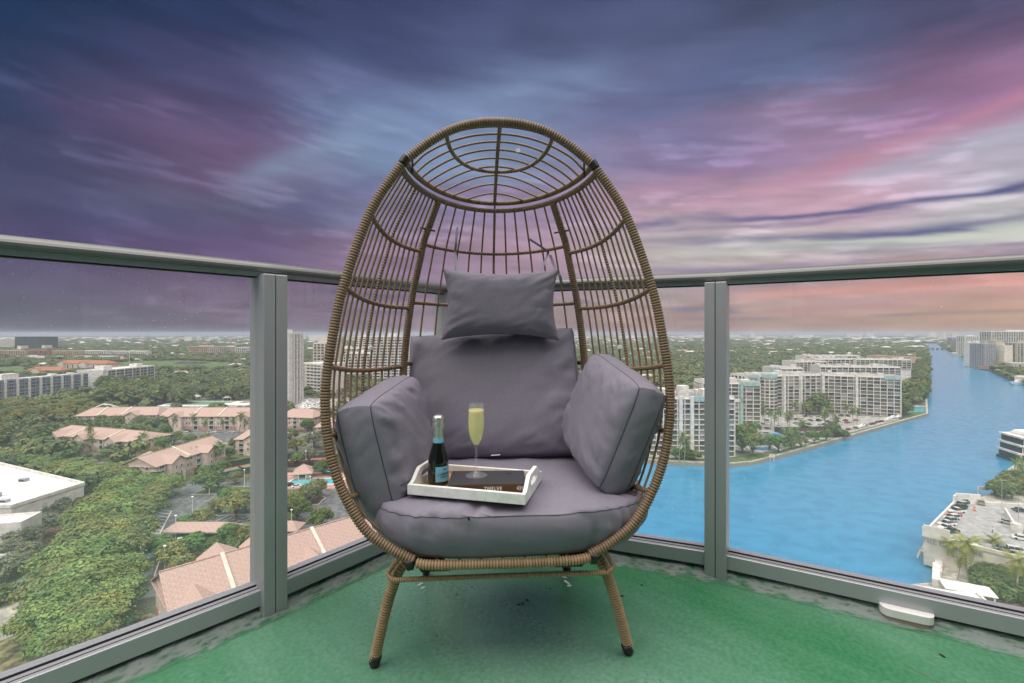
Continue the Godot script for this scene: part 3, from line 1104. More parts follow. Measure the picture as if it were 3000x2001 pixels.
	for k in 4:
		var s := -1.0 if k % 2 == 0 else 1.0
		var knee: Vector3 = knees[k]
		var foot: Vector3 = feet[k]
		g = Geo.new()
		wrapped(g, spline([foot + Vector3(0, 0.006, 0), foot.lerp(knee, 0.55) + Vector3(s * 0.006, 0, 0), foot.lerp(knee, 0.82) + Vector3(s * 0.004, 0, 0), knee + Vector3(-s * 0.004, 0.006, 0), knee + Vector3(-s * 0.03, 0.028, -0.008), knee + Vector3(-s * 0.075, 0.047, -0.03 if k < 2 else 0.05)], 8), 0.0148)
		var leg := part("leg", g.mesh(), M.bounce_lit_rattan, t)
		g = Geo.new()
		g.lathe(PackedVector2Array([Vector2(0.0, -0.022), Vector2(0.008, -0.021), Vector2(0.0135, -0.013), Vector2(0.0148, 0.0), Vector2(0.0145, 0.012), Vector2(0.0, 0.012)]), 16)
		var dir: Vector3 = (knee - foot).normalized()
		part("rubber_foot", g.mesh(), M.black_plastic, leg, Transform3D(Basis(Quaternion(UPV, dir)), foot + dir * 0.008))
	for z in 2:
		var zz: float = [-0.018, -0.46][z]
		var y := 0.258
		var w: float = [0.275, 0.205][z]
		g = Geo.new()
		wrapped(g, spline([Vector3(-w + 0.02, 0.302, zz - 0.012), Vector3(-w - 0.002, 0.272, zz - 0.012), Vector3(-w - 0.006, 0.262, zz - 0.006), Vector3(-w + 0.01, y - 0.004, zz + 0.004), Vector3(-w + 0.04, y - 0.004, zz + 0.004), Vector3(0, y - 0.003, zz + 0.004), Vector3(w - 0.04, y - 0.004, zz + 0.004), Vector3(w - 0.01, y - 0.002, zz + 0.004), Vector3(w + 0.006, 0.264, zz - 0.006), Vector3(w + 0.002, 0.274, zz - 0.012), Vector3(w - 0.02, 0.302, zz - 0.012)], 6), 0.0066, 0.0058, 8)
		part("stretcher", g.mesh(), M.bounce_lit_rattan, t)
	for s in [-1.0, 1.0]:
		var g2 := Geo.new()
		g2.prism(PackedVector2Array([Vector2(s * 0.13, -0.012), Vector2(s * 0.2, -0.012), Vector2(s * 0.215, -0.045), Vector2(s * 0.16, -0.06)]), 0.272, 0.292)
		part("bracket", g2.mesh(), M.black_plastic, t)
	make_cushions(t)


func dome(x: float, f: float) -> Vector3:   # x across as a share of the width, f from the hoop (0) to the back of the ring (1)
	var w := read(HOOP, 1.319) * sqrt(maxf(0.0, 1.0 - f * f * 0.985))
	return dome_at(x * w, f)


func dome_at(x: float, f: float) -> Vector3:
	var w := read(HOOP, 1.319)
	var edge := w * sqrt(maxf(0.0001, 1.0 - f * f * 0.985))
	var q := clampf(absf(x) / edge, 0, 1)
	var rise := (1.438 - 1.323) * (1.0 - 0.95 * f * f) * pow(maxf(0.0, 1.0 - q * q), 0.62 + 0.85 * f)
	return Vector3(x, 1.325 + 0.012 * f + rise, lean(1.32) - read(BACK, 1.319) * f - rise * 0.13 * (1 - f))


func tube_mesh(p: Array, r: float) -> ArrayMesh:
	var g := Geo.new()
	g.tube(PackedVector3Array(p), r, 8)
	return g.mesh()


# ---------------------------------------------------------------- cushions
func pad(w: float, h: float, depth: float, puff: float, round_: float, ears: float, seed_: int, crease := 1.0) -> Array:   # a stuffed cushion facing +z: [cover, lines of its seams]
	const N := 30
	var f := noise(5.0, 3, seed_)
	var f2 := noise(16.0, 3, seed_ + 1)
	var g := Geo.new()
	var seams := []
	var flat := func(u: float, v: float) -> Vector2:
		var k := 1.0 - round_ * pow(u * v, 4.0)
		var sx := 1.0 - ears * (1.0 - v * v) * u * u
		var sy := 1.0 - ears * (1.0 - u * u) * v * v * (w / h) * 1.05
		return Vector2(u * w / 2 * k * sx, v * h / 2 * k * sy)
	for side in [1.0, -1.0]:
		var id := []
		for y in N + 1:
			var row := []
			for x in N + 1:
				# closer together towards the seams
				var u := sin(PI / 2 * lerpf(-1, 1, x / float(N)))
				var v := sin(PI / 2 * lerpf(-1, 1, y / float(N)))
				var p: Vector2 = flat.call(u, v)
				var near := maxf(absf(u), absf(v))
				var full := pow(maxf(0, 1 - u * u * u * u), 0.55) * pow(maxf(0, 1 - v * v * v * v), 0.55)
				var q := Vector3(p.x, p.y, depth / 2)
				var pull := smoothstep(0.35, 0.95, near)
				# creases run in from the seams
				var dirn := Vector2(u, v).angle()
				var fold := f.get_noise_3d(cos(dirn) * 1.6 + side, sin(dirn) * 1.6, near * 0.25) * 0.026 * pull * full
				fold += f2.get_noise_3d(p.x * 2, p.y * 2, seed_) * 0.004 * full
				q.z += puff * full + fold * crease
				q.z *= side
				row.append(g.vert(q, Vector3.UP))
			id.append(row)
		for y in N:
			for x in N:
				if side > 0:
					g.face(id[y][x], id[y][x + 1], id[y + 1][x + 1]); g.face(id[y][x], id[y + 1][x + 1], id[y + 1][x])
				else:
					g.face(id[y][x], id[y + 1][x + 1], id[y][x + 1]); g.face(id[y][x], id[y + 1][x], id[y + 1][x + 1])
		var line := PackedVector3Array()
		for k in 4 * N + 1:
			var e := k / N % 4
			var s := lerpf(-1, 1, (k % N) / float(N))
			var uv: Vector2 = [Vector2(s, -1), Vector2(1, s), Vector2(-s, 1), Vector2(-1, -s)][e]
			uv = Vector2(sin(PI / 2 * uv.x), sin(PI / 2 * uv.y))
			var p: Vector2 = flat.call(uv.x, uv.y)
			line.append(Vector3(p.x, p.y, side * depth / 2))
		seams.append(line)
	if depth > 0.02:   # the boxing between the two faces
		var rows := []
		for j in 7:
			var s := j / 6.0
			var row := []
			for k in seams[0].size():
				var a: Vector3 = seams[0][k]
				var b: Vector3 = seams[1][k]
				var o := Vector3(a.x / w, a.y / h, 0).normalized()
				var bulge := 0.012 * sin(PI * s) + 0.007 * f2.get_noise_3d(a.x * 1.6, a.y * 1.6, s * 0.3 + 5) * sin(PI * s) * crease
				row.append(g.vert(a.lerp(b, s) + o * bulge, o))
			rows.append(row)
		for j in 6:
			for k in seams[0].size() - 1:
				g.face(rows[j][k], rows[j + 1][k], rows[j + 1][k + 1]); g.face(rows[j][k], rows[j + 1][k + 1], rows[j][k + 1])
	g.smooth()
	return [g.mesh(), seams]


func cushion(called: String, label: String, p: Array, xf: Transform3D, r := 0.0012) -> Node3D:
	var t := thing(called, label, "cushion")
	t.transform = xf
	var c := part("cover", p[0], M.cushion_cloth, t)
	for s: PackedVector3Array in p[1]:
		var g := Geo.new()
		g.tube(s, r, 5, false)
		part("piping", g.mesh(), M.thread, c)
	return t


func frame_of(x: Vector3, y: Vector3, at: Vector3) -> Transform3D:
	x = x.normalized()
	var z := x.cross(y).normalized()
	return Transform3D(Basis(x, z.cross(x), z), at)


func make_cushions(_chair: Node3D) -> void:
	# seat: a round-fronted pad
	var g := Geo.new()
	var f := noise(3.0, 3, 61)
	const A := 120
	var seam := PackedVector3Array()
	var low := PackedVector3Array()
	var rows := []
	var outline := func(a: float, k: float) -> Vector2:
		var c := cos(a)
		var s := sin(a)
		var n := 3.3 if s < 0 else 3.4
		return Vector2(signf(c) * pow(absf(c), 2 / n) * 0.376, -signf(s) * pow(absf(s), 2 / n) * 0.3 * (1.0 if s > 0 else 0.98)) * k
	for r in 15:
		var row := []
		var k := pow(r / 14.0, 0.75)
		for a in A + 1:
			var t := TAU * a / A
			var p: Vector2 = outline.call(t, maxf(k, 0.001))
			var y := 0.012 * (1 - pow(k, 3.4)) + 0.006 * f.get_noise_2d(p.x * 2.0, p.y * 2.0)
			var ripple := f.get_noise_2d(cos(t) * 4.2 + 9, sin(t) * 4.2)
			y += -0.016 * maxf(0, absf(ripple) * 2.2 - 0.3) * smoothstep(0.72, 0.97, k)
			row.append(g.vert(Vector3(p.x, y, p.y), UPV))
		rows.append(row)
	for r in range(1, 11):
		var row := []
		var s := r / 10.0
		for a in A + 1:
			var t := TAU * a / A
			var ripple := f.get_noise_2d(cos(t) * 4.2 + 9, sin(t) * 4.2)
			var fine := f.get_noise_3d(cos(t) * 7, sin(t) * 7, s * 2.2)
			var fold := (0.016 * ripple * (1 - s * 0.4) + 0.006 * fine) * sin(PI * minf(1, s + 0.06))
			# two deep puckers at the front
			for c in [-1.95, -1.62, -1.27]:
				fold -= 0.013 * exp(-pow(wrapf(t - TAU - c, -PI, PI) / 0.022 + 0.6 * sin(s * 5 + c * 4), 2)) * sin(PI * minf(1, s * 0.8 + 0.15))
			var p: Vector2 = outline.call(t, 1.0 + 0.045 * sin(PI * s) - 0.06 * s * s)
			var o := Vector2(cos(t), -sin(t)) * fold
			row.append(g.vert(Vector3(p.x + o.x, -0.12 * s + 0.004 * f.get_noise_2d(cos(t) * 3, sin(t) * 3) * (1 - s), p.y + o.y), UPV))
		rows.append(row)
	for r in rows.size() - 1:
		for a in A:
			g.face(rows[r][a], rows[r + 1][a], rows[r + 1][a + 1]); g.face(rows[r][a], rows[r + 1][a + 1], rows[r][a + 1])
	var under := g.vert(Vector3(0, -0.118, 0), Vector3.DOWN)
	var last: Array = rows[rows.size() - 1]
	for a in A:
		g.face(last[a], under, last[a + 1])
	g.smooth()
	for a in A + 1:
		seam.append(g.v[rows[15][a]] + Vector3(cos(TAU * a / A) * 0.0, 0.0, 0.0))
	for a in A + 1:
		low.append(g.v[last[a]] + Vector3(0, 0.006, 0))
	cushion("seat_cushion", "thick round-fronted grey seat cushion that carries the tray", [g.mesh(), [seam]], Transform3D(Basis(UPV, deg_to_rad(6)), Vector3(-0.012, 0.426, -1.45)), 0.0009)
	# back
	cushion("back_cushion", "large square grey cushion leaning against the chair back", pad(0.6, 0.45, 0.09, 0.05, 0.03, 0.02, 71, 1.0),
		frame_of(Vector3(1, 0.055, 0.03), Vector3(0.0, 0.45, -0.15), Vector3(-0.065, 0.636, -1.71)))
	# sides
	cushion("side_cushion", "grey boxed cushion standing on the left side of the seat", pad(0.37, 0.31, 0.09, 0.045, 0.07, 0.02, 75),
		frame_of(Vector3(-0.035, -0.045, 0.36), Vector3(-0.06, 0.3, 0.01), Vector3(-0.353, 0.545, -1.39)))
	cushion("side_cushion", "grey boxed cushion tilted against the right side of the basket", pad(0.37, 0.31, 0.075, 0.045, 0.07, 0.02, 79),
		frame_of(Vector3(-0.06, 0.075, -0.35), Vector3(0.085, 0.27, 0.0), Vector3(0.285, 0.606, -1.42)))
	# head pillow with its ties
	var hp := cushion("head_pillow", "small grey head pillow tied to the chair back", pad(0.405, 0.25, 0.004, 0.058, 0.0, 0.1, 83, 0.7),
		frame_of(Vector3(1, -0.005, 0.0), Vector3(0, 0.3, -0.03), Vector3(-0.04, 0.957, -1.66)), 0.0009)
	for e in [[[Vector3(-0.15, 0.112, 0), Vector3(-0.163, 0.16, -0.06), Vector3(-0.172, 0.21, -0.1), Vector3(-0.168, 0.24, -0.08), Vector3(-0.164, 0.3, -0.08)]], [[Vector3(-0.155, 0.112, 0), Vector3(-0.165, 0.15, -0.08), Vector3(-0.172, 0.2, -0.1)]],
			[[Vector3(0.14, 0.108, 0), Vector3(0.155, 0.16, -0.06), Vector3(0.172, 0.205, -0.09), Vector3(0.16, 0.215, -0.07), Vector3(0.1, 0.255, -0.07)]], [[Vector3(0.196, 0.11, 0), Vector3(0.193, 0.15, -0.06), Vector3(0.18, 0.2, -0.09)]], [[Vector3(0.19, 0.11, 0.0), Vector3(0.205, 0.1, 0.01), Vector3(0.213, 0.07, 0.0)]]]:
		g = Geo.new()
		var l := spline(e[0], 6)
		for j in l.size() - 1:
			var wv := Vector3(0.0045, 0.001, 0.002)
			g.quad(l[j] - wv, l[j] + wv, l[j + 1] + wv, l[j + 1] - wv)
			g.quad(l[j] + wv - Vector3(0, 0, 0.0012), l[j] - wv - Vector3(0, 0, 0.0012), l[j + 1] - wv - Vector3(0, 0, 0.0012), l[j + 1] + wv - Vector3(0, 0, 0.0012))
		part("tie", g.mesh(), M.cushion_cloth, hp)
	# the stray end of a care label between seat and back
	solo("fabric_label", box_mesh(Vector3(0.03, 0.0015, 0.008)), M.care_label, "thin white fabric label poking out where seat meets back", "label").transform = Transform3D(Basis(Vector3(0, 0, 1), 0.06), Vector3(-0.054, 0.455, -1.572))


# ---------------------------------------------------------------- tray, book, bottle, glass
func make_tray() -> void:
	var yaw := deg_to_rad(-14.5)
	var t := thing("serving_tray", "white wooden serving tray with cutout handles on the seat", "tray", Vector3(-0.093, 0.4415, -1.288), yaw)
	const LX := 0.311
	const LZ := 0.205
	for s in [1.0, -1.0]:
		part("long_side", bevel_box(Vector3(LX, 0.026, 0.01), 0.001), M.white_paint, t, Transform3D(Basis(), Vector3(0, 0.013, s * (LZ / 2 - 0.005))))
		# end boards with a raised hand hole
		var eb := Geo.new()
		var hw := LZ / 2 - 0.0102
		var cols := []
		for j in 49:
			var x := lerpf(-hw, hw, j / 48.0)
			var k := clampf((0.094 - absf(x)) / 0.055, 0, 1)
			var open := sqrt(maxf(0, 1 - pow(absf(x) / 0.037, 4))) * 0.0095
			cols.append([x, 0.026 + 0.03 * k * k * (3 - 2 * k), 0.0335 - open, 0.0335 + open, absf(x) < 0.037])
		for j in 48:
			var a: Array = cols[j]
			var b: Array = cols[j + 1]
			var spans := [[0.0, a[1], 0.0, b[1]]]
			if a[4] or b[4]:
				spans = [[0.0, a[2], 0.0, b[2]], [a[3], a[1], b[3], b[1]]]
			for q: Array in spans:
				var d := 0.005
				eb.quad(Vector3(a[0], q[0], d), Vector3(b[0], q[2], d), Vector3(b[0], q[3], d), Vector3(a[0], q[1], d))
				eb.quad(Vector3(b[0], q[2], -d), Vector3(a[0], q[0], -d), Vector3(a[0], q[1], -d), Vector3(b[0], q[3], -d))
				eb.quad(Vector3(a[0], q[1], d), Vector3(b[0], q[3], d), Vector3(b[0], q[3], -d), Vector3(a[0], q[1], -d))
				eb.quad(Vector3(b[0], q[2], d), Vector3(a[0], q[0], d), Vector3(a[0], q[0], -d), Vector3(b[0], q[2], -d))
		part("end_board", eb.mesh(), M.white_paint, t, Transform3D(Basis(UPV, PI / 2), Vector3(s * (LX / 2 - 0.005), 0, 0)))
	part("woven_base", box_mesh(Vector3(LX - 0.021, 0.004, LZ - 0.021)), M.cork, t, Transform3D(Basis(), Vector3(0, 0.004, 0)))
	# book
	var b := thing("book", "thick dark hardback book lying in the tray under the glass", "book", Vector3(-0.065, 0.4477, -1.282), deg_to_rad(2.0))
	part("front_cover", bevel_box(Vector3(0.2, 0.002, 0.12), 0.0006), M.book_cover, b, Transform3D(Basis(), Vector3(0, 0.0212, 0)))
	part("back_cover", bevel_box(Vector3(0.2, 0.002, 0.12), 0.0006), M.book_cover, b, Transform3D(Basis(), Vector3(0, 0.001, 0)))
	part("page_block", box_mesh(Vector3(0.194, 0.018, 0.112)), M.paper, b, Transform3D(Basis(), Vector3(0, 0.0111, -0.002)))
	var sp := part("spine", bevel_box(Vector3(0.2, 0.0178, 0.003), 0.0006), M.book_spine, b, Transform3D(Basis(), Vector3(0, 0.0111, 0.0588)))
	part("lettering", words("TWELVE", 0.009, true), M.white_print, sp, Transform3D(Basis(), Vector3(0.0145, -0.0005, 0.0019)))
	var em := Geo.new()
	for j in 24:
		var a := TAU * j / 24
		var a2 := TAU * (j + 1) / 24
		var r := Vector2(0.0078, 0.0054)
		em.quad(Vector3(cos(a) * r.x, sin(a) * r.y, 0) * 0.8, Vector3(cos(a) * r.x, sin(a) * r.y, 0), Vector3(cos(a2) * r.x, sin(a2) * r.y, 0), Vector3(cos(a2) * r.x, sin(a2) * r.y, 0) * 0.8)
	em.box(Vector3.ZERO, Vector3(0.0085, 0.001, 0.0004)); em.box(Vector3(0.0018, 0, 0), Vector3(0.001, 0.0052, 0.0004)); em.box(Vector3(-0.0032, 0, 0), Vector3(0.003, 0.003, 0.0004))
	for j in 5:
		em.box(Vector3(0.0112, -0.0044 + 0.0022 * j, 0), Vector3(0.003, 0.0014, 0.0004))
	part("emblem", em.mesh(), M.white_print, sp, Transform3D(Basis(), Vector3(0.083, 0, 0.0019)))
	var blot := Geo.new()
	var oval := PackedVector2Array()
	for j in 16: oval.append(Vector2(0.009 * cos(TAU * j / 16), 0.005 * sin(TAU * j / 16)))
	blot.prism(oval, 0, 0.0003)
	part("embossed_mark", blot.mesh(), M.black_plastic, b, Transform3D(Basis(), Vector3(0.058, 0.0222, -0.03)))
	# bottle
	t = thing("wine_bottle", "small dark sparkling wine bottle with silver foil and pale blue labels", "bottle", Vector3(-0.2, 0.4477, -1.297), deg_to_rad(15))
	var g := Geo.new()
	g.lathe(PackedVector2Array([Vector2(0, 0), Vector2(0.024, 0), Vector2(0.0272, 0.003), Vector2(0.0275, 0.01), Vector2(0.0275, 0.058), Vector2(0.0268, 0.068), Vector2(0.024, 0.082), Vector2(0.0195, 0.096), Vector2(0.0155, 0.108), Vector2(0.0135, 0.118), Vector2(0.0128, 0.13), Vector2(0.0125, 0.14), Vector2(0, 0.14)]), 40)
	part("glass_body", g.mesh(), M.bottle_glass, t)
	g = Geo.new()
	g.lathe(PackedVector2Array([Vector2(0.0129, 0.124), Vector2(0.0134, 0.125), Vector2(0.0132, 0.148), Vector2(0.0155, 0.15), Vector2(0.0158, 0.156), Vector2(0.0155, 0.164), Vector2(0.0143, 0.166), Vector2(0.0142, 0.169), Vector2(0.0153, 0.172), Vector2(0.0152, 0.178), Vector2(0.013, 0.1835), Vector2(0.008, 0.186), Vector2(0, 0.1865)]), 32)
	part("foil", g.mesh(), M.foil, t)
	g = Geo.new()
	g.lathe(PackedVector2Array([Vector2(0.0138, 0.109), Vector2(0.0148, 0.1095), Vector2(0.0139, 0.1245), Vector2(0.0133, 0.125)]), 32)
	part("neck_label", g.mesh(), M.pale_blue_paper, t)
	g = Geo.new()
	for j in 16:
		var a := deg_to_rad(lerpf(8, 112, j / 16.0))
		var a2 := deg_to_rad(lerpf(8, 112, (j + 1) / 16.0))
		var r := 0.0278
		g.quad(Vector3(sin(a - 0.52) * r, 0.012, cos(a - 0.52) * r), Vector3(sin(a2 - 0.52) * r, 0.012, cos(a2 - 0.52) * r), Vector3(sin(a2 - 0.52) * r, 0.052, cos(a2 - 0.52) * r), Vector3(sin(a - 0.52) * r, 0.052, cos(a - 0.52) * r))
	var lab := part("front_label", g.mesh(), M.pale_blue_paper, t)
	var facing := deg_to_rad(60) - 0.52
	for e in [["LA MARCA", 0.0062, 0.033], ["PROSECCO", 0.0036, 0.025]]:
		part("lettering", words(e[0], e[1], false), M.ink, lab, Transform3D(Basis(UPV, facing), Vector3(sin(facing) * 0.0284, e[2], cos(facing) * 0.0284)))
	g = Geo.new()
	for j in 3:
		g.tri(Vector3(-0.004 + j * 0.004 - 0.0018, 0, 0), Vector3(-0.004 + j * 0.004 + 0.0018, 0, 0), Vector3(-0.004 + j * 0.004, 0.004, 0))
	part("emblem", g.mesh(), M.ink, lab, Transform3D(Basis(UPV, facing), Vector3(sin(facing) * 0.0284, 0.043, cos(facing) * 0.0284)))
	# flute
	t = thing("champagne_flute", "tall clear flute glass standing on the dark book", "glass", Vector3(-0.097, 0.47, -1.295))
	g = Geo.new()
	var outer := PackedVector2Array([Vector2(0.0, 0.0), Vector2(0.0285, 0.0), Vector2(0.0295, 0.001), Vector2(0.029, 0.0018), Vector2(0.018, 0.005), Vector2(0.008, 0.011), Vector2(0.0045, 0.019), Vector2(0.0038, 0.03), Vector2(0.0036, 0.06), Vector2(0.0042, 0.075), Vector2(0.0075, 0.083), Vector2(0.0145, 0.096), Vector2(0.0195, 0.112), Vector2(0.0218, 0.13), Vector2(0.0222, 0.148), Vector2(0.0213, 0.172), Vector2(0.02, 0.194), Vector2(0.0196, 0.1955), Vector2(0.0188, 0.195)])
	var inner := PackedVector2Array([Vector2(0.0201, 0.172), Vector2(0.021, 0.148), Vector2(0.0206, 0.13), Vector2(0.0182, 0.112), Vector2(0.0132, 0.097), Vector2(0.006, 0.0855), Vector2(0.0, 0.083)])
	var both := PackedVector2Array(outer)
	both.append_array(inner)
	g.lathe(both, 40)
	part("glass_body", g.mesh(), M.clear_glass, t)
	t = thing("sparkling_wine", "pale gold sparkling wine with bubbles filling the flute", "drink", Vector3(-0.097, 0.47, -1.295))
	g = Geo.new()
	g.lathe(PackedVector2Array([Vector2(0, 0.0828), Vector2(0.0062, 0.0853), Vector2(0.0135, 0.097), Vector2(0.0185, 0.112), Vector2(0.0209, 0.13), Vector2(0.0213, 0.148), Vector2(0.0204, 0.172), Vector2(0.0199, 0.1795), Vector2(0.0, 0.1795)]), 40)
	part("liquid", g.mesh(), M.wine, t)
	var mm := MultiMesh.new()
	mm.transform_format = MultiMesh.TRANSFORM_3D
	var bs := SphereMesh.new()
	bs.radius = 1.0
	bs.height = 2.0
	bs.radial_segments = 8
	bs.rings = 4
	mm.mesh = bs
	mm.instance_count = 420
	for j in 420:
		var y := 0.094 + 0.083 * rng.randf()
		var r := (0.0125 + 0.007 * clampf((y - 0.095) / 0.03, 0, 1)) * sqrt(rng.randf())
		var a := rng.randf() * TAU
		mm.set_instance_transform(j, Transform3D(Basis().scaled(Vector3.ONE * (0.00018 + 0.00022 * rng.randf())), Vector3(r * cos(a), y if j > 60 else 0.1788, r * sin(a))))
	var mi := MultiMeshInstance3D.new()
	mi.name = "bubbles"
	mi.multimesh = mm
	mi.material_override = M.bubble
	mi.set_meta("kind", "stuff")
	t.add_child(mi)


func words(text: String, high: float, sans: bool, deep := 0.0003) -> Mesh:
	var tm := TextMesh.new()
	var f := SystemFont.new()
	f.font_names = PackedStringArray(["Droid Sans" if sans else "Droid Serif"])
	f.font_weight = 700
	tm.font = f
	tm.text = text
	tm.font_size = 32
	tm.pixel_size = high / 23.0
	tm.depth = deep
	tm.curve_step = 2.0
	return tm


# ---------------------------------------------------------------- builders for the city
func ground_sheet(called: String, pts: Array, m: Material, label: String, lift := 0.04, low := GL, kind := "structure") -> MeshInstance3D:   # a flat sheet laid just above the one below
	var g := Geo.new()
	var p := PackedVector2Array()
	for q: Vector3 in pts: p.append(Vector2(q.x, q.z))
	var t := Geometry2D.triangulate_polygon(p)
	for j in range(0, t.size(), 3):
		var a := p[t[j]]
		var b := p[t[j + 1]]
		var d := p[t[j + 2]]
		if (b - a).cross(d - a) > 0:
			var s := b; b = d; d = s
		g.tri(Vector3(a.x, low + lift, a.y), Vector3(b.x, low + lift, b.y), Vector3(d.x, low + lift, d.y))
	return setting(called, g.mesh(), m, label, kind)


func keep_clear(pts: Array) -> void:
	var p := PackedVector2Array()
	for q: Vector3 in pts: p.append(Vector2(q.x, q.z))
	no_trees.append(p)


func band(a: Vector3, b: Vector3, w: float) -> Array:   # the outline of a straight strip
	var d := (b - a).normalized()
	var s := Vector3(-d.z, 0, d.x) * w / 2
	return [a + s, b + s, b - s, a - s]


# a building whose front runs from A to B (left to right as seen), so deep and so high
func building(called: String, label: String, category: String, a: Vector3, b: Vector3, deep: float, high: float, wall: Material, roof: Material, group := "", parapet := 0.9) -> Node3D:
	var d := Vector3(b.x - a.x, 0, b.z - a.z)
	var l := d.length()
	d = d.normalized()
	var t := thing(called, label, category, a, 0, group)
	t.basis = Basis(d, UPV, d.cross(UPV))
	t.set_meta("len", l); t.set_meta("deep", deep); t.set_meta("high", high)
	part("wall", box_mesh(Vector3(l, high, deep), Vector3(l / 2, high / 2, -deep / 2)), wall, t)
	var r := part("roof", box_mesh(Vector3(l - 0.6, 0.12, deep - 0.6), Vector3(l / 2, high + 0.06, -deep / 2)), roof, t)
	if parapet > 0:
		var g := Geo.new()
		for e in [[l / 2, -0.15, l, 0.3], [l / 2, -deep + 0.15, l, 0.3]]:
			g.box(Vector3(e[0], high + parapet / 2, e[1]), Vector3(e[2], parapet, e[3]))
		for x in [0.15, l - 0.15]:
			g.box(Vector3(x, high + parapet / 2, -deep / 2), Vector3(0.3, parapet, deep - 0.6))
		part("parapet", g.mesh(), wall, r)
	var o := b + (b - a).normalized() * 1.0
	var back := -d.cross(UPV) * deep
	keep_clear([a - d, o, o + back, a - d + back])
	return t


func side_frame(t: Node3D, side: String) -> Transform3D:   # a face of the building: x along it, y up, z outwards
	var l: float = t.get_meta("len")
	var w: float = t.get_meta("deep")
	if side == "left":
		return Transform3D(Basis(Vector3(0, 0, 1), UPV, Vector3(-1, 0, 0)), Vector3(0, 0, -w))
	if side == "right":
		return Transform3D(Basis(Vector3(0, 0, -1), UPV, Vector3(1, 0, 0)), Vector3(l, 0, 0))
	return Transform3D()


# window bays between piers and floor slabs; each window is a sash of its own set back between them
func facade(t: Node3D, side: String, x0: float, x1: float, floors: int, bays: int, slab: Material, pier: Material, o := {}) -> void:
	var f := side_frame(t, side)
	var high: float = t.get_meta("high")
	var y0: float = o.get("from", 0.0)
	var y1: float = o.get("to", high)
	var fh := (y1 - y0) / floors
	var bw := (x1 - x0) / bays
	var pw: float = o.get("pier", 0.5)
	var sh: float = o.get("slab", 0.5)
	var out: float = o.get("out", 0.6)
	var sill: float = o.get("sill", 0.0)
	var glass: Array = o.get("glass", ["glass_dark", "glass_dark", "glass_tan", "glass_grey", "glass_blue"])
	var slab_m := box_mesh(Vector3(x1 - x0, sh, out))
	for k in floors + 1:
		part("floor_slab", slab_m, slab, t, f * Transform3D(Basis(), Vector3((x0 + x1) / 2, y0 + k * fh - (sh / 2 if k == floors else 0.0), out / 2)))
	var pier_m := box_mesh(Vector3(pw, y1 - y0, out + 0.24))
	if pw > 0:
		for k in range(0, bays + 1, o.get("every", 1)):
			part("pier", pier_m, pier, t, f * Transform3D(Basis(), Vector3(clampf(x0 + k * bw, x0 + pw / 2, x1 - pw / 2), (y0 + y1) / 2, out / 2 + 0.12)))
	var ww := bw - pw - 0.04
	var wh := fh - sh - sill
	if o.get("fine", true):
		# sash: glass with a frame
		var pane := Geo.new()
		pane.box(Vector3.ZERO, Vector3(ww, wh, 0.06))
		var fr := Geo.new()
		var n: int = o.get("mullions", 2)
		for j in n + 1:
			fr.box(Vector3(-ww / 2 + 0.05 + j * (ww - 0.1) / n, 0, 0.05), Vector3(0.1, wh, 0.05))
		fr.box(Vector3(0, -wh * 0.18, 0.052), Vector3(ww - 0.12, 0.08, 0.05))
		var m := ArrayMesh.new()
		m.add_surface_from_arrays(Mesh.PRIMITIVE_TRIANGLES, pane.arrays())
		m.add_surface_from_arrays(Mesh.PRIMITIVE_TRIANGLES, fr.arrays())
		for y in floors:
			for x in bays:
				var w := part("window", m, null, t, f * Transform3D(Basis(), Vector3(x0 + (x + 0.5) * bw, y0 + y * fh + sh / 2 + sill + wh / 2, 0.08)))
				w.set_surface_override_material(0, M[glass[rng.randi() % glass.size()]])
				w.set_surface_override_material(1, M[o.get("frame", "frame_grey")])
		if sill > 0:
			for y in floors:
				part("balustrade", box_mesh(Vector3(x1 - x0, sill, 0.12)), slab, t, f * Transform3D(Basis(), Vector3((x0 + x1) / 2, y0 + y * fh + sh / 2 + sill / 2, out - 0.1)))
	else:   # too far to tell the sashes apart
		var by := {}
		for y in floors:
			for x in bays:
				var k: String = glass[rng.randi() % glass.size()]
				if not by.has(k): by[k] = Geo.new()
				by[k].box(Vector3(x0 + (x + 0.5) * bw, y0 + y * fh + sh / 2 + sill + wh / 2, 0.08), Vector3(ww, wh, 0.1))
		for k: String in by:
			part("windows", by[k].mesh(), M[k], t, f).set_meta("kind", "stuff")


func roof_boxes(t: Node3D, list: Array, m: Material) -> void:   # lift houses, plant and tanks: (x, z from front, w, h, d)
	var high: float = t.get_meta("high")
	for e: Array in list:
		part("roof_house", box_mesh(Vector3(e[2], e[3], e[4]), Vector3(e[0], high + 0.12 + e[3] / 2, -e[1])), m, t)


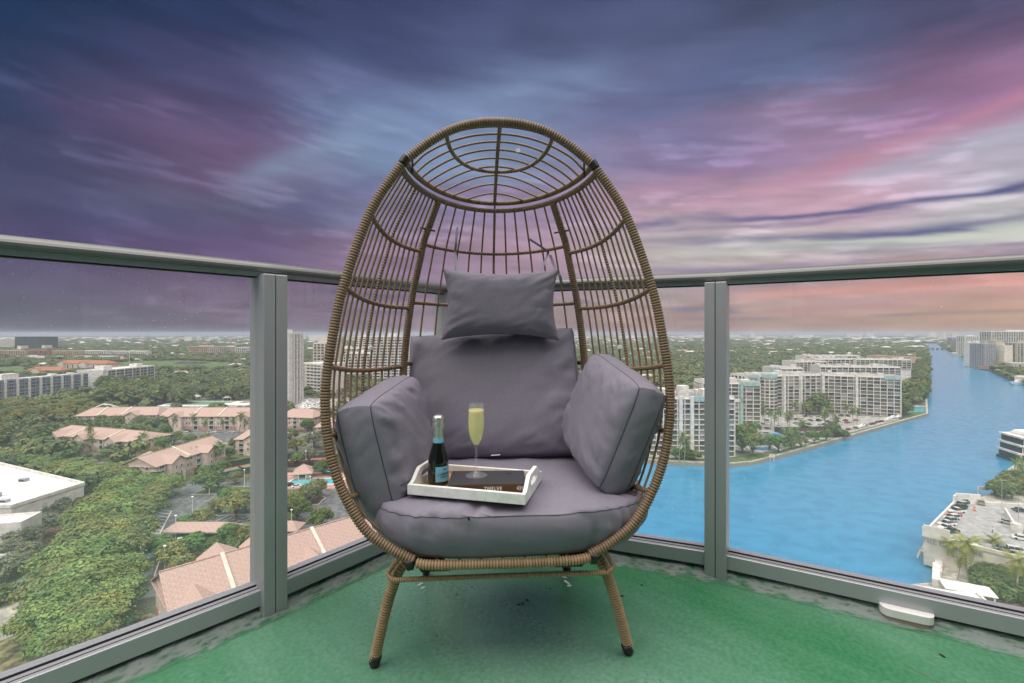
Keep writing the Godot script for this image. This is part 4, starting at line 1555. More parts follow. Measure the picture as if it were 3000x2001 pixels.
# a low house with a tiled gable or hip roof; cross gables on the front and back
func tiled_house(called: String, label: String, a: Vector3, b: Vector3, deep: float, eave: float, ridge: float, o := {}) -> Node3D:
	var d := Vector3(b.x - a.x, 0, b.z - a.z)
	var l := d.length()
	d = d.normalized()
	var t := thing(called, label, "house", a, 0, o.get("group", ""))
	t.basis = Basis(d, UPV, d.cross(UPV))
	t.set_meta("len", l); t.set_meta("deep", deep); t.set_meta("high", eave)
	var back := -d.cross(UPV) * deep
	keep_clear([a - d - back * 0.08, b + d - back * 0.08, b + d + back, a - d + back])
	var wall: Material = M[o.get("wall", "pink_wall")]
	part("wall", box_mesh(Vector3(l, eave, deep), Vector3(l / 2, eave / 2, -deep / 2)), wall, t)
	part("plinth", box_mesh(Vector3(l + 0.16, eave * 0.3, deep + 0.16), Vector3(l / 2, eave * 0.15, -deep / 2)), M.rose_base, t)
	var hip: float = o.get("hip", 0.0)
	var g := Geo.new()
	var e := 0.9
	var rise := ridge - eave
	var drop := rise * e / (deep / 2)
	var y := eave - drop + 0.3
	var x0 := -e
	var x1 := l + e
	var zf := e
	var zb := -deep - e
	var zr := -deep / 2
	var r0 := x0 + hip
	var r1 := x1 - hip
	var R0 := Vector3(r0, ridge + 0.3, zr)
	var R1 := Vector3(r1, ridge + 0.3, zr)
	var A0 := Vector3(x0, y, zf)
	var B0 := Vector3(x1, y, zf)
	var C0 := Vector3(x1, y, zb)
	var D0 := Vector3(x0, y, zb)
	var th := Vector3(0, -0.3, 0)
	roof_face(g, A0, B0, R1, R0)
	roof_face(g, C0, D0, R0, R1)
	if hip > 0:
		roof_face(g, B0, C0, R1, R1)
		roof_face(g, D0, A0, R0, R0)
	for s in [[A0, B0], [B0, C0], [C0, D0], [D0, A0]]:
		if hip == 0 and (s[0] == B0 or s[0] == D0):
			var top: Vector3 = R1 if s[0] == B0 else R0
			g.quad(s[0] + th, top + th, top, s[0]); g.quad(top + th, s[1] + th, s[1], top)
		else:
			g.quad(s[0] + th, s[1] + th, s[1], s[0])
	g.quad(A0 + th, D0 + th, C0 + th, B0 + th)
	var rf := part("roof", g.mesh(), M.roof_tile, t)
	g = Geo.new()
	g.box((R0 + R1) / 2 + Vector3(0, 0.05, 0), Vector3(r1 - r0, 0.22, 0.4))
	part("ridge_cap", g.mesh(), M.roof_tile, rf)
	if hip == 0:
		g = Geo.new()
		for x in [0.01, l - 0.01]:
			var q := [Vector3(x, eave, 0), Vector3(x, eave, -deep), Vector3(x, ridge, zr)]
			if x > 1: g.tri(q[0], q[1], q[2])
			else: g.tri(q[1], q[0], q[2])
		part("gable", g.mesh(), wall, t)
	# stepped party walls showing as pale strips across the slope
	for x: float in o.get("strips", []):
		g = Geo.new()
		var p := Vector3(x, y, zf)
		var q := Vector3(x, ridge + 0.3, zr)
		var n := Vector3(0, (p - q).length(), 0)
		var bs := Basis(Vector3(1, 0, 0), (p - q).normalized().cross(Vector3(1, 0, 0)), (p - q).normalized())
		g.box((p + q) / 2 + Vector3(0, 0.22, 0), Vector3(0.9, 0.5, n.y), bs)
		part("party_wall", g.mesh(), M.cream_wall, rf)
	# cross gables: [along, width, reach, which side (1 front, -1 back)]
	for c: Array in o.get("gables", []):
		var x: float = c[0]
		var w: float = c[1] / 2
		var reach: float = c[2]
		var s: float = c[3]
		var z0 := 0.0 if s > 0 else -deep
		var gh: float = minf(w * 0.62, rise * 0.8)
		g = Geo.new()
		g.box(Vector3(x, eave / 2, z0 + s * reach / 2), Vector3(w * 2, eave, reach))
		var fz := z0 + s * reach
		if s > 0: g.tri(Vector3(x - w, eave, fz), Vector3(x + w, eave, fz), Vector3(x, eave + gh, fz))
		else: g.tri(Vector3(x + w, eave, fz), Vector3(x - w, eave, fz), Vector3(x, eave + gh, fz))
		var wing := part("gable_wing", g.mesh(), wall, t)
		g = Geo.new()
		var inn := z0 - s * (gh / rise) * deep / 2
		var lift := 0.28
		var ex := w + 0.7
		var ey := eave - 0.7 * gh / w + lift
		var top := eave + gh + lift
		var fo := fz + s * 0.7
		var e0 := z0 - s * 0.2
		if s > 0:
			roof_face(g, Vector3(x - ex, ey, e0), Vector3(x - ex, ey, fo), Vector3(x, top, fo), Vector3(x, top, inn))
			roof_face(g, Vector3(x + ex, ey, fo), Vector3(x + ex, ey, e0), Vector3(x, top, inn), Vector3(x, top, fo))
		else:
			roof_face(g, Vector3(x - ex, ey, fo), Vector3(x - ex, ey, e0), Vector3(x, top, inn), Vector3(x, top, fo))
			roof_face(g, Vector3(x + ex, ey, e0), Vector3(x + ex, ey, fo), Vector3(x, top, fo), Vector3(x, top, inn))
		part("gable_roof", g.mesh(), M.roof_tile, wing)
		for y2 in [eave * 0.36, eave * 0.68]:
			for dx in [-0.35, 0.35]:
				sash(t, Transform3D(Basis() if s > 0 else Basis(UPV, PI), Vector3(x + dx * w * s, y2 + 0.6, fz + s * 0.04)), 1.1, 1.5)
	# windows and deep balcony recesses along the front and ends
	var floors: int = o.get("floors", 3)
	var step := 5.2
	var n := int(l / step)
	for k in n:
		var x := (k + 0.5) * l / n
		var hidden := false
		for c: Array in o.get("gables", []):
			if c[3] > 0 and absf(x - c[0]) < c[1] / 2 + 1.2: hidden = true
		if hidden: continue
		for fl in floors:
			var y2 := 0.5 + fl * eave / floors
			if k % 2 == 0:
				balcony_bay(t, Transform3D(Basis(), Vector3(x, y2 + 1.25, 0.05)), 3.0, eave / floors - 0.7)
			else:
				sash(t, Transform3D(Basis(), Vector3(x - 0.9, y2 + 1.3, 0.04)), 1.2, 1.5)
				sash(t, Transform3D(Basis(), Vector3(x + 0.9, y2 + 1.3, 0.04)), 1.2, 1.5)
	for side in ["left", "right"]:
		var f := side_frame(t, side)
		for fl in floors:
			for x in [0.25, 0.5, 0.75]:
				sash(t, f * Transform3D(Basis(), Vector3(deep * x, 0.5 + fl * eave / floors + 1.3, 0.04)), 1.2, 1.5)
	return t


func roof_face(g: Geo, a: Vector3, b: Vector3, c: Vector3, d: Vector3) -> void:   # eave a-b, ridge c-d, tiles laid along it
	var n := (b - a).cross(d - a).normalized()
	var x := (b - a).normalized()
	var y := n.cross(x)
	var id := []
	for p in [a, b, c, d]:
		id.append(g.vert(p, n, Vector2((p - a).dot(x), -(p - a).dot(y))))
	g.face(id[0], id[1], id[2])
	if c != d: g.face(id[0], id[2], id[3])


var sash_meshes := {}
func sash(t: Node3D, xf: Transform3D, w: float, h: float) -> void:
	var key := "%f/%f" % [w, h]
	if not sash_meshes.has(key):
		var pane := Geo.new()
		pane.box(Vector3.ZERO, Vector3(w - 0.1, h - 0.1, 0.06))
		var fr := Geo.new()
		for s in [-1, 1]:
			fr.box(Vector3(s * (w - 0.1) / 2, 0, 0.04), Vector3(0.12, h, 0.12))
			fr.box(Vector3(0, s * (h - 0.1) / 2, 0.042), Vector3(w - 0.12, 0.12, 0.12))
		fr.box(Vector3(0, 0, 0.038), Vector3(w - 0.12, 0.07, 0.1))
		var m := ArrayMesh.new()
		m.add_surface_from_arrays(Mesh.PRIMITIVE_TRIANGLES, pane.arrays())
		m.add_surface_from_arrays(Mesh.PRIMITIVE_TRIANGLES, fr.arrays())
		sash_meshes[key] = m
	var o := part("window", sash_meshes[key], null, t, xf)
	o.set_surface_override_material(0, M[["glass_dark", "glass_blue", "glass_grey"][rng.randi() % 3]])
	o.set_surface_override_material(1, M.frame_white)


func balcony_bay(t: Node3D, xf: Transform3D, w: float, h: float) -> void:
	var key := "bay%f/%f" % [w, h]
	if not sash_meshes.has(key):
		var pane := Geo.new()
		pane.box(Vector3.ZERO, Vector3(w - 0.1, h - 0.1, 0.06))
		var fr := Geo.new()
		for s in [-1, 1]:
			fr.box(Vector3(s * w / 2, 0, 0.25), Vector3(0.3, h + 0.3, 0.5))
		fr.box(Vector3(0, -h / 2, 0.4), Vector3(w - 0.3, 0.25, 0.8))
		fr.box(Vector3(0, -h / 2 + 1.0, 0.75), Vector3(w - 0.3, 0.09, 0.09))
		for j in 8:
			fr.box(Vector3(-w / 2 + 0.3 + j * (w - 0.6) / 7, -h / 2 + 0.55, 0.75), Vector3(0.06, 0.84, 0.06))
		var m := ArrayMesh.new()
		m.add_surface_from_arrays(Mesh.PRIMITIVE_TRIANGLES, pane.arrays())
		m.add_surface_from_arrays(Mesh.PRIMITIVE_TRIANGLES, fr.arrays())
		sash_meshes[key] = m
	var o := part("balcony", sash_meshes[key], null, t, xf)
	o.set_surface_override_material(0, M.glass_dark)
	o.set_surface_override_material(1, M.frame_white)


# ---------------------------------------------------------------- trees
func tone(base: Vector3, spread: float) -> Color:
	var k := 1.0 + spread * (rng.randf() * 2 - 1)
	var w := spread * 0.5 * (rng.randf() * 2 - 1)
	return Color(base.x * k * (1 + w), base.y * k, base.z * k * (1 - w))


# a broad-leaved tree: trunk, limbs and a crown of small leaf sprays gathered in clumps
func make_tree(called: String, wide: float, high: float, clumps: int, sprays: int, leaf: float, col: Vector3, spread: float, flat: float, clear: float) -> Node3D:
	var t := thing(called, "tree", "tree", Vector3(0, GL, 0))
	t.set_meta("base", called)
	var wood := Geo.new()
	var g := Geo.new()
	var fork := Vector3(0, high * clear * 0.8, 0)
	wood.tube(PackedVector3Array([Vector3(0, -0.3, 0), Vector3(0.1, high * clear * 0.4, 0.05), fork]), wide * 0.028 + 0.08, 7, false, wide * 0.02 + 0.05)
	for k in clumps:
		var a := TAU * k * 0.618 + rng.randf() * 0.5
		var f := sqrt((k + 0.4) / clumps)
		var r := wide / 2 * f * 0.84
		var y := high * (clear + (1 - clear) * (0.25 + 0.62 * sqrt(maxf(0.0, 1 - f * f)) - 0.12 * rng.randf()))
		var c := Vector3(r * cos(a), y, r * sin(a))
		var rad := wide * (0.16 + 0.1 * rng.randf()) * (1.15 - 0.35 * f)
		if rng.randf() < 0.75:
			var m := fork.lerp(c, 0.5) + Vector3(0, -0.1 * high * f, 0)
			wood.tube(PackedVector3Array([fork, m, c - Vector3(0, rad * 0.2, 0)]), wide * 0.014 + 0.03, 5, false, 0.03)
		var own := tone(col, spread * 1.25)
		for j in sprays:
			# sprays lie on and in a flattened ball, more of them on top
			var d := Vector3(rng.randf() * 2 - 1, rng.randf() * 2 - 0.75, rng.randf() * 2 - 1).normalized()
			var q := pow(rng.randf(), 0.35) * (0.8 + 0.35 * rng.randf()) * (1.0 if rng.randf() < 0.8 else 1.35)
			var p := c + Vector3(d.x * rad * q, d.y * rad * flat * q, d.z * rad * q)
			var n := (d * Vector3(0.8, 1.2, 0.8) + Vector3(0, 0.55, 0) + Vector3(rng.randf() - 0.5, rng.randf() - 0.5, rng.randf() - 0.5) * 0.9).normalized()
			var x := n.cross(Vector3(rng.randf() - 0.5, 0.2, rng.randf() - 0.5)).normalized()
			var z := n.cross(x)
			var s := leaf * (0.6 + 0.8 * rng.randf())
			var k2 := 0.8 + 0.4 * rng.randf()
			g.col = Color(own.r * k2, own.g * k2, own.b * k2)
			# a spray: three leaflets fanned out from one stalk
			for e in 3:
				var an := -0.9 + 0.9 * e + (rng.randf() - 0.5) * 0.4
				var dirn := x * cos(an) + z * sin(an)
				var side := n.cross(dirn) * 0.36 * s
				var tip := p + dirn * s - n * s * 0.18 * rng.randf()
				var mid := p + dirn * s * 0.5
				g.quad(p, mid - side, tip, mid + side)
	part("trunk", wood.mesh(), M.bark, t)
	part("crown", g.mesh(), M.leaf, t)
	return t


func make_palm(called: String, high: float, fronds: int, reach: float, col: Vector3, bend: float, split: bool) -> Node3D:
	var t := thing(called, "palm", "palm tree", Vector3(0, GL, 0))
	t.set_meta("base", called)
	var wood := Geo.new()
	var p := []
	for k in 7:
		var f := k / 6.0
		p.append(Vector3(bend * f * f, high * f - 0.2, bend * 0.4 * sin(f * 3)))
	wood.tube(spline(p, 3), 0.2, 8, false, 0.13)
	part("trunk", wood.mesh(), M.palm_bark, t)
	var top: Vector3 = p[6]
	var kinds := []
	for v in 3:
		var g := Geo.new()
		var droop := 0.35 + 0.5 * v
		var line := []
		for k in 9:
			var f := k / 8.0
			line.append(Vector3(reach * f * (1 - 0.18 * droop * f), reach * (0.42 * f * (1.3 - droop) - 0.75 * droop * f * f), 0))
		for k in 8:
			var a: Vector3 = line[k]
			var b: Vector3 = line[k + 1]
			var w := reach * 0.3 * sin(PI * clampf((k + 0.9) / 9.2, 0, 1)) + 0.14
			for s in [-1.0, 1.0]:
				for q in 3:
					var o := a.lerp(b, (q + 0.2) / 3.0)
					var o2 := a.lerp(b, (q + 1.15) / 3.0)
					var tip := o + (b - a) * 0.9 + Vector3(0, -w * (0.35 + 0.25 * rng.randf()), s * w * (0.85 + 0.25 * rng.randf()))
					g.col = tone(col, 0.28)
					if s > 0: g.tri(o, tip, o2)
					else: g.tri(o, o2, tip)
		kinds.append(g.mesh())
	var whole := Geo.new()
	for k in fronds:
		var turn := TAU * k * 0.618
		var v := k % 3 if k < fronds * 2 / 3 else 0
		var xf := Transform3D(Basis(UPV, turn) * Basis(Vector3(0, 0, 1), 0.5 * (1.0 - float(k) / fronds) * -1.0 + (0.55 if k > fronds * 2 / 3 else 0.0)), top + Vector3(0, 0.1, 0))
		if split:
			part("frond", kinds[v], M.leaf, t, xf)
		else:
			var m: ArrayMesh = kinds[v]
			var ar := m.surface_get_arrays(0)
			var off := whole.v.size()
			for j in ar[Mesh.ARRAY_VERTEX].size():
				whole.col = ar[Mesh.ARRAY_COLOR][j]
				whole.vert(xf * ar[Mesh.ARRAY_VERTEX][j], xf.basis * ar[Mesh.ARRAY_NORMAL][j])
			for j in ar[Mesh.ARRAY_INDEX]: whole.i.append(j + off)
	if not split:
		part("crown", whole.mesh(), M.leaf, t)
	return t


func plant(kind: String, at: Vector3, size: float, label: String, group: String) -> Node3D:
	var a: Array = tree_kinds[kind]
	var proto: Node3D = a[rng.randi() % a.size()]
	var o := copy(proto, Vector3(at.x, GL, at.z), rng.randf() * TAU, size, label, group)
	return o


# ---------------------------------------------------------------- cars and street furniture
func make_car(shape: String) -> Node3D:   # front to +x; base of the tyres at 0
	var t := thing("parked_car", "car", "car", Vector3(0, GL, 0))
	t.set_meta("base", "parked_car")
	var l: float = {"saloon": 4.6, "van": 4.9, "pickup": 5.4}[shape]
	var w := 1.82
	var low: Array
	var cab: Array
	if shape == "saloon":
		low = [[-1, 0.45, 0.62], [-0.98, 0.32, 0.9], [-0.6, 0.28, 0.98], [0.35, 0.28, 0.94], [0.75, 0.28, 0.84], [0.97, 0.32, 0.7], [1, 0.42, 0.56]]
		cab = [[-0.72, 0.96, 0.97], [-0.45, 0.9, 1.4], [0.08, 0.9, 1.43], [0.45, 0.9, 0.93]]
	elif shape == "van":
		low = [[-1, 0.45, 0.8], [-0.98, 0.34, 1.08], [0.3, 0.3, 1.1], [0.72, 0.3, 1.02], [0.97, 0.34, 0.86], [1, 0.45, 0.6]]
		cab = [[-0.95, 1.05, 1.07], [-0.85, 1.0, 1.72], [0.1, 1.0, 1.76], [0.5, 1.0, 1.08]]
	else:
		low = [[-1, 0.5, 0.9], [-0.99, 0.42, 1.05], [0.3, 0.4, 1.06], [0.75, 0.4, 1.04], [0.97, 0.42, 0.9], [1, 0.52, 0.66]]
		cab = [[-0.3, 1.02, 1.04], [-0.2, 1.0, 1.78], [0.2, 1.0, 1.8], [0.48, 1.0, 1.05]]
	var g := Geo.new()
	var loft := func(gg: Geo, rows: Array, half: float, inset: float) -> void:
		var prev := []
		for j in rows.size():
			var e: Array = rows[j]
			var x: float = e[0] * l / 2
			var edge := 0.9 if j == 0 or j == rows.size() - 1 else 1.0
			var hw := half * edge
			var ring := [Vector3(x, e[1], hw), Vector3(x, lerpf(e[1], e[2], 0.75), hw * (1 - inset * 0.4)), Vector3(x, e[2], hw * (1 - inset)), Vector3(x, e[2], -hw * (1 - inset)), Vector3(x, lerpf(e[1], e[2], 0.75), -hw * (1 - inset * 0.4)), Vector3(x, e[1], -hw)]
			if j > 0:
				for s in 6:
					var s2 := (s + 1) % 6
					gg.quad(prev[s], ring[s], ring[s2], prev[s2])
			if j == 0:
				for s in range(1, 5): gg.tri(ring[0], ring[s], ring[s + 1])
			if j == rows.size() - 1:
				for s in range(1, 5): gg.tri(ring[0], ring[s + 1], ring[s])
			prev = ring
	loft.call(g, low, w / 2, 0.12)
	if shape == "pickup":
		g.box(Vector3(-0.64 * l / 2, 1.03, 0), Vector3(0.1, 0.1, 0.1))
	part("body", g.mesh(), M.car_white, t)
	g = Geo.new()
	loft.call(g, cab, w / 2 * 0.93, 0.17)
	part("windows", g.mesh(), M.car_glass, t)
	g = Geo.new()
	var ra: Array = cab[1]
	var rb: Array = cab[2]
	g.box(Vector3((ra[0] + rb[0]) * l / 4, (ra[2] + rb[2]) / 2 + 0.015, 0), Vector3((rb[0] - ra[0]) * l / 2 + 0.1, 0.06, w * 0.76))
	for s in [-1.0, 1.0]:
		for x in [ra[0], (ra[0] + rb[0]) / 2, rb[0]]:
			g.box(Vector3(x * l / 2, (ra[1] + ra[2]) / 2, s * w * 0.425), Vector3(0.1, ra[2] - ra[1], 0.07))
	part("roof", g.mesh(), M.car_white, t)
	if shape == "pickup":
		part("load_bed", box_mesh(Vector3(1.6, 0.03, 1.4), Vector3(-1.75, 1.075, 0)), M.tyre, t)
	var wheel := Geo.new()
	wheel.lathe(PackedVector2Array([Vector2(0, -0.1), Vector2(0.3, -0.1), Vector2(0.33, -0.06), Vector2(0.33, 0.06), Vector2(0.3, 0.1), Vector2(0, 0.1)]), 14)
	var wm := wheel.mesh()
	for x in [-0.6, 0.62]:
		for s in [-1.0, 1.0]:
			part("wheel", wm, M.tyre, t, Transform3D(Basis(Vector3(1, 0, 0), PI / 2), Vector3(x * l / 2, 0.33, s * (w / 2 - 0.08))))
	for s in [-1.0, 1.0]:
		part("headlight", box_mesh(Vector3(0.06, 0.14, 0.36)), M.lens_clear, t, Transform3D(Basis(), Vector3(l / 2 - 0.06, low[low.size() - 2][2] - 0.1, s * 0.6)))
		part("tail_light", box_mesh(Vector3(0.06, 0.16, 0.3)), M.lens_red, t, Transform3D(Basis(), Vector3(-l / 2 + 0.02, low[1][2] - 0.13, s * 0.6)))
	return t


var cars := {}
func car(shape: String, colour: String, at: Vector3, turn: float, label: String, group := "") -> Node3D:
	var c := copy(cars[shape], at, turn, 1.0, label, group)
	for k in ["body", "roof"]:
		(c.get_node(k) as MeshInstance3D).material_override = M["car_" + colour]
	return c


func make_lamp() -> Node3D:
	var t := thing("street_lamp", "street lamp", "street lamp", Vector3(0, GL, 0))
	t.set_meta("base", "street_lamp")
	var g := Geo.new()
	g.tube(PackedVector3Array([Vector3(0, 0, 0), Vector3(0, 7.4, 0)]), 0.13, 8, true, 0.08)
	part("pole", g.mesh(), M.lamp_white, t)
	g = Geo.new()
	g.lathe(PackedVector2Array([Vector2(0.08, 7.3), Vector2(0.34, 7.45), Vector2(0.42, 7.65), Vector2(0.36, 7.85), Vector2(0.0, 8.0)]), 12)
	part("lamp_head", g.mesh(), M.lamp_white, t)
	g = Geo.new()
	g.box(Vector3(0, 0.25, 0), Vector3(0.5, 0.5, 0.5))
	part("footing", g.mesh(), M.concrete, t)
	return t


# ---------------------------------------------------------------- the city, in metres round the tower
func make_city() -> void:
	make_ground()
	make_kinds()
	make_left_buildings()
	make_left_grounds()
	make_right_buildings()
	make_right_grounds()
	make_deck()
	make_plants()
	make_forest()
	for k in tree_kinds:
		for o: Node3D in tree_kinds[k]: o.free()
	for o in palm_kinds: o.free()
	for k in cars: cars[k].free()
	lamp.free()


var lamp: Node3D


func make_kinds() -> void:
	tree_kinds = {
		"grove": [make_tree("spreading_tree", 15, 10.5, 28, 310, 0.48, Vector3(0.165, 0.225, 0.06), 0.27, 0.5, 0.3), make_tree("spreading_tree", 13, 10, 24, 310, 0.48, Vector3(0.115, 0.19, 0.055), 0.27, 0.52, 0.3), make_tree("spreading_tree", 15, 9.5, 28, 300, 0.48, Vector3(0.175, 0.215, 0.065), 0.29, 0.45, 0.3), make_tree("spreading_tree", 13, 11, 26, 300, 0.48, Vector3(0.14, 0.17, 0.06), 0.29, 0.55, 0.3)],
		"olive": [make_tree("olive_tree", 8, 7, 15, 190, 0.42, Vector3(0.155, 0.165, 0.05), 0.28, 0.7, 0.25), make_tree("olive_tree", 9, 8, 16, 190, 0.42, Vector3(0.13, 0.145, 0.055), 0.28, 0.7, 0.25)],
		"round": [make_tree("round_tree", 8, 7.5, 16, 190, 0.42, Vector3(0.075, 0.155, 0.04), 0.3, 0.75, 0.22), make_tree("round_tree", 9, 8, 16, 190, 0.42, Vector3(0.1, 0.15, 0.035), 0.3, 0.75, 0.22)],
		"grey": [make_tree("grey_tree", 9, 8, 15, 170, 0.4, Vector3(0.14, 0.155, 0.1), 0.22, 0.7, 0.3)],
		"dark": [make_tree("dark_tree", 13, 14, 20, 150, 0.8, Vector3(0.1, 0.14, 0.05), 0.34, 0.85, 0.15), make_tree("dark_tree", 12, 12, 18, 150, 0.8, Vector3(0.125, 0.15, 0.055), 0.34, 0.8, 0.15)],
		"hedge": [make_tree("shrub", 5, 3.5, 11, 150, 0.34, Vector3(0.09, 0.14, 0.04), 0.3, 0.8, 0.05)],
	}
	palm_kinds = [make_palm("palm_tree", 9, 16, 2.9, Vector3(0.11, 0.16, 0.05), 0.8, false), make_palm("palm_tree", 11, 16, 2.9, Vector3(0.125, 0.155, 0.055), -1.2, false), make_palm("palm_tree", 8, 16, 2.9, Vector3(0.2, 0.21, 0.04), 1.4, true)]
	for s in ["saloon", "van", "pickup"]: cars[s] = make_car(s)
	lamp = make_lamp()


func palm(k: int, at: Vector3, size: float, label: String, group: String) -> void:
	copy(palm_kinds[k], at, rng.randf() * TAU, size, label, group)


func make_ground() -> void:
	# the canal is one sheet; land is laid on it as thick plates with vertical sea walls
	var g := Geo.new()
	g.quad(Vector3(-1500, WL, 300), Vector3(6000, WL, 300), Vector3(6000, WL, -14000), Vector3(-1500, WL, -14000))
	setting("water", g.mesh(), M.canal_water, "bright blue canal running north between the apartment shores")
	g = Geo.new()
	var west := [Vector3(-9000, 0, 300), Vector3(-24, 0, 300), Vector3(-24, 0, -190), Vector3(-14.6, -67.6, -255.57), Vector3(36.8, -67.6, -257.63), Vector3(73.96, -67.6, -256.94), Vector3(88.32, -67.6, -252.87), Vector3(112.02, -67.6, -248.93), Vector3(127.16, -67.6, -252.87), Vector3(151.48, -67.6, -268.45), Vector3(211.99, -67.6, -309.15), Vector3(233.35, -67.6, -323.77), Vector3(349.75, -67.6, -402.68), Vector3(469.13, -67.6, -541.45), Vector3(678.43, -67.6, -779.16), Vector3(1006.21, -67.6, -1154.66), Vector3(1413.19, -67.6, -1624.36), Vector3(2127.37, -67.6, -2457.36), Vector3(2900, 0, -3400), Vector3(6200, 0, -3500), Vector3(9000, 0, -4500), Vector3(14000, 0, -15000), Vector3(-14000, 0, -15000)]
	var p := PackedVector2Array()
	for q: Vector3 in west: p.append(Vector2(q.x, q.z))
	g.prism(p, WL - 3, GL)
	setting("ground", g.mesh(), M.earth, "flat suburban ground reaching to the horizon")
	g = Geo.new()
	p = PackedVector2Array()
	for q: Vector3 in [Vector3(2448.73, -67.6, -2738.2), Vector3(1570.8, -67.6, -1711.38), Vector3(1125.33, -67.6, -1168.74), Vector3(931.52, -67.6, -939.58), Vector3(814.56, -67.6, -805.35), Vector3(697.3, -67.6, -660.94), Vector3(633.11, -67.6, -553.97), Vector3(900, 0, -480), Vector3(6000, 0, -1000), Vector3(6000, 0, -3200), Vector3(3000, 0, -3200)]: p.append(Vector2(q.x, q.z))
	g.prism(p, WL - 3, GL)
	setting("east_shore", g.mesh(), M.earth, "built-up shore on the far right of the canal")
	g = Geo.new()
	p = PackedVector2Array()
	for q: Vector3 in [Vector3(368.45, -67.6, -271.49), Vector3(269.12, -67.6, -252.87), Vector3(231.42, -67.6, -226.57), Vector3(203.49, -67.6, -201.76), Vector3(193.58, -67.6, -196.39), Vector3(178.01, -67.6, -192.44), Vector3(125.34, -67.6, -147.22), Vector3(128.88, -67.6, -144.12), Vector3(114.12, -67.6, -128.64), Vector3(100.42, -67.6, -126.43), Vector3(60, 0, -60), Vector3(60, 0, 200), Vector3(500, 0, 200)]: p.append(Vector2(q.x, q.z))
	g.prism(p, WL - 3, GL)
	setting("near_shore", g.mesh(), M.concrete, "paved shore below the tower on the right")
	# sea walls capped with pale concrete
	var shore := [Vector3(-14.37, -65.8, -251.53), Vector3(36.23, -65.8, -253.58), Vector3(72.8, -65.8, -252.89), Vector3(86.92, -65.8, -248.85), Vector3(110.22, -65.8, -244.93), Vector3(125.13, -65.8, -248.85), Vector3(149.17, -65.8, -264.35), Vector3(209.11, -65.8, -304.96), Vector3(230.32, -65.8, -319.58), Vector3(346.38, -65.8, -398.79), Vector3(467.36, -65.8, -539.4)]
	var t := thing("sea_wall", "pale concrete sea wall along the far bank of the canal", "sea wall")
	for k in shore.size() - 1:
		g = Geo.new()
		var a: Vector3 = shore[k]
		var b: Vector3 = shore[k + 1]
		var d := (b - a).normalized()
		g.box((a + b) / 2, Vector3(a.distance_to(b) + 0.6, 0.5, 1.3 + 0.02 * k), Basis(d, UPV, d.cross(UPV)))
		part("coping", g.mesh(), M.concrete, t)
		g = Geo.new()
		g.box((a + b) / 2 + Vector3(0, -1.2, 0) + d.cross(UPV) * 0.45, Vector3(a.distance_to(b), 2.0, 0.5), Basis(d, UPV, d.cross(UPV)))
		part("wall_face", g.mesh(), M.timber, t)
	keep_clear([Vector3(-26, 0, 300), Vector3(-26, 0, -188), Vector3(-14.68, -67.6, -256.94), Vector3(74.16, -67.6, -257.63), Vector3(112.31, -67.6, -249.58), Vector3(151.91, -67.6, -269.21), Vector3(234.14, -67.6, -324.87), Vector3(351.23, -67.6, -404.38), Vector3(469.13, -67.6, -541.45), Vector3(1006.21, -67.6, -1154.66), Vector3(1413.19, -67.6, -1624.36), Vector3(2242.36, -67.6, -2590.19), Vector3(2900, 0, -3400), Vector3(2900, 0, -3200), Vector3(2448.73, -67.6, -2738.2), Vector3(1570.8, -67.6, -1711.38), Vector3(1125.33, -67.6, -1168.74), Vector3(931.52, -67.6, -939.58), Vector3(814.56, -67.6, -805.35), Vector3(697.3, -67.6, -660.94), Vector3(633.11, -67.6, -553.97), Vector3(900, 0, -480), Vector3(6000, 0, -1000), Vector3(6000, 0, 300)])


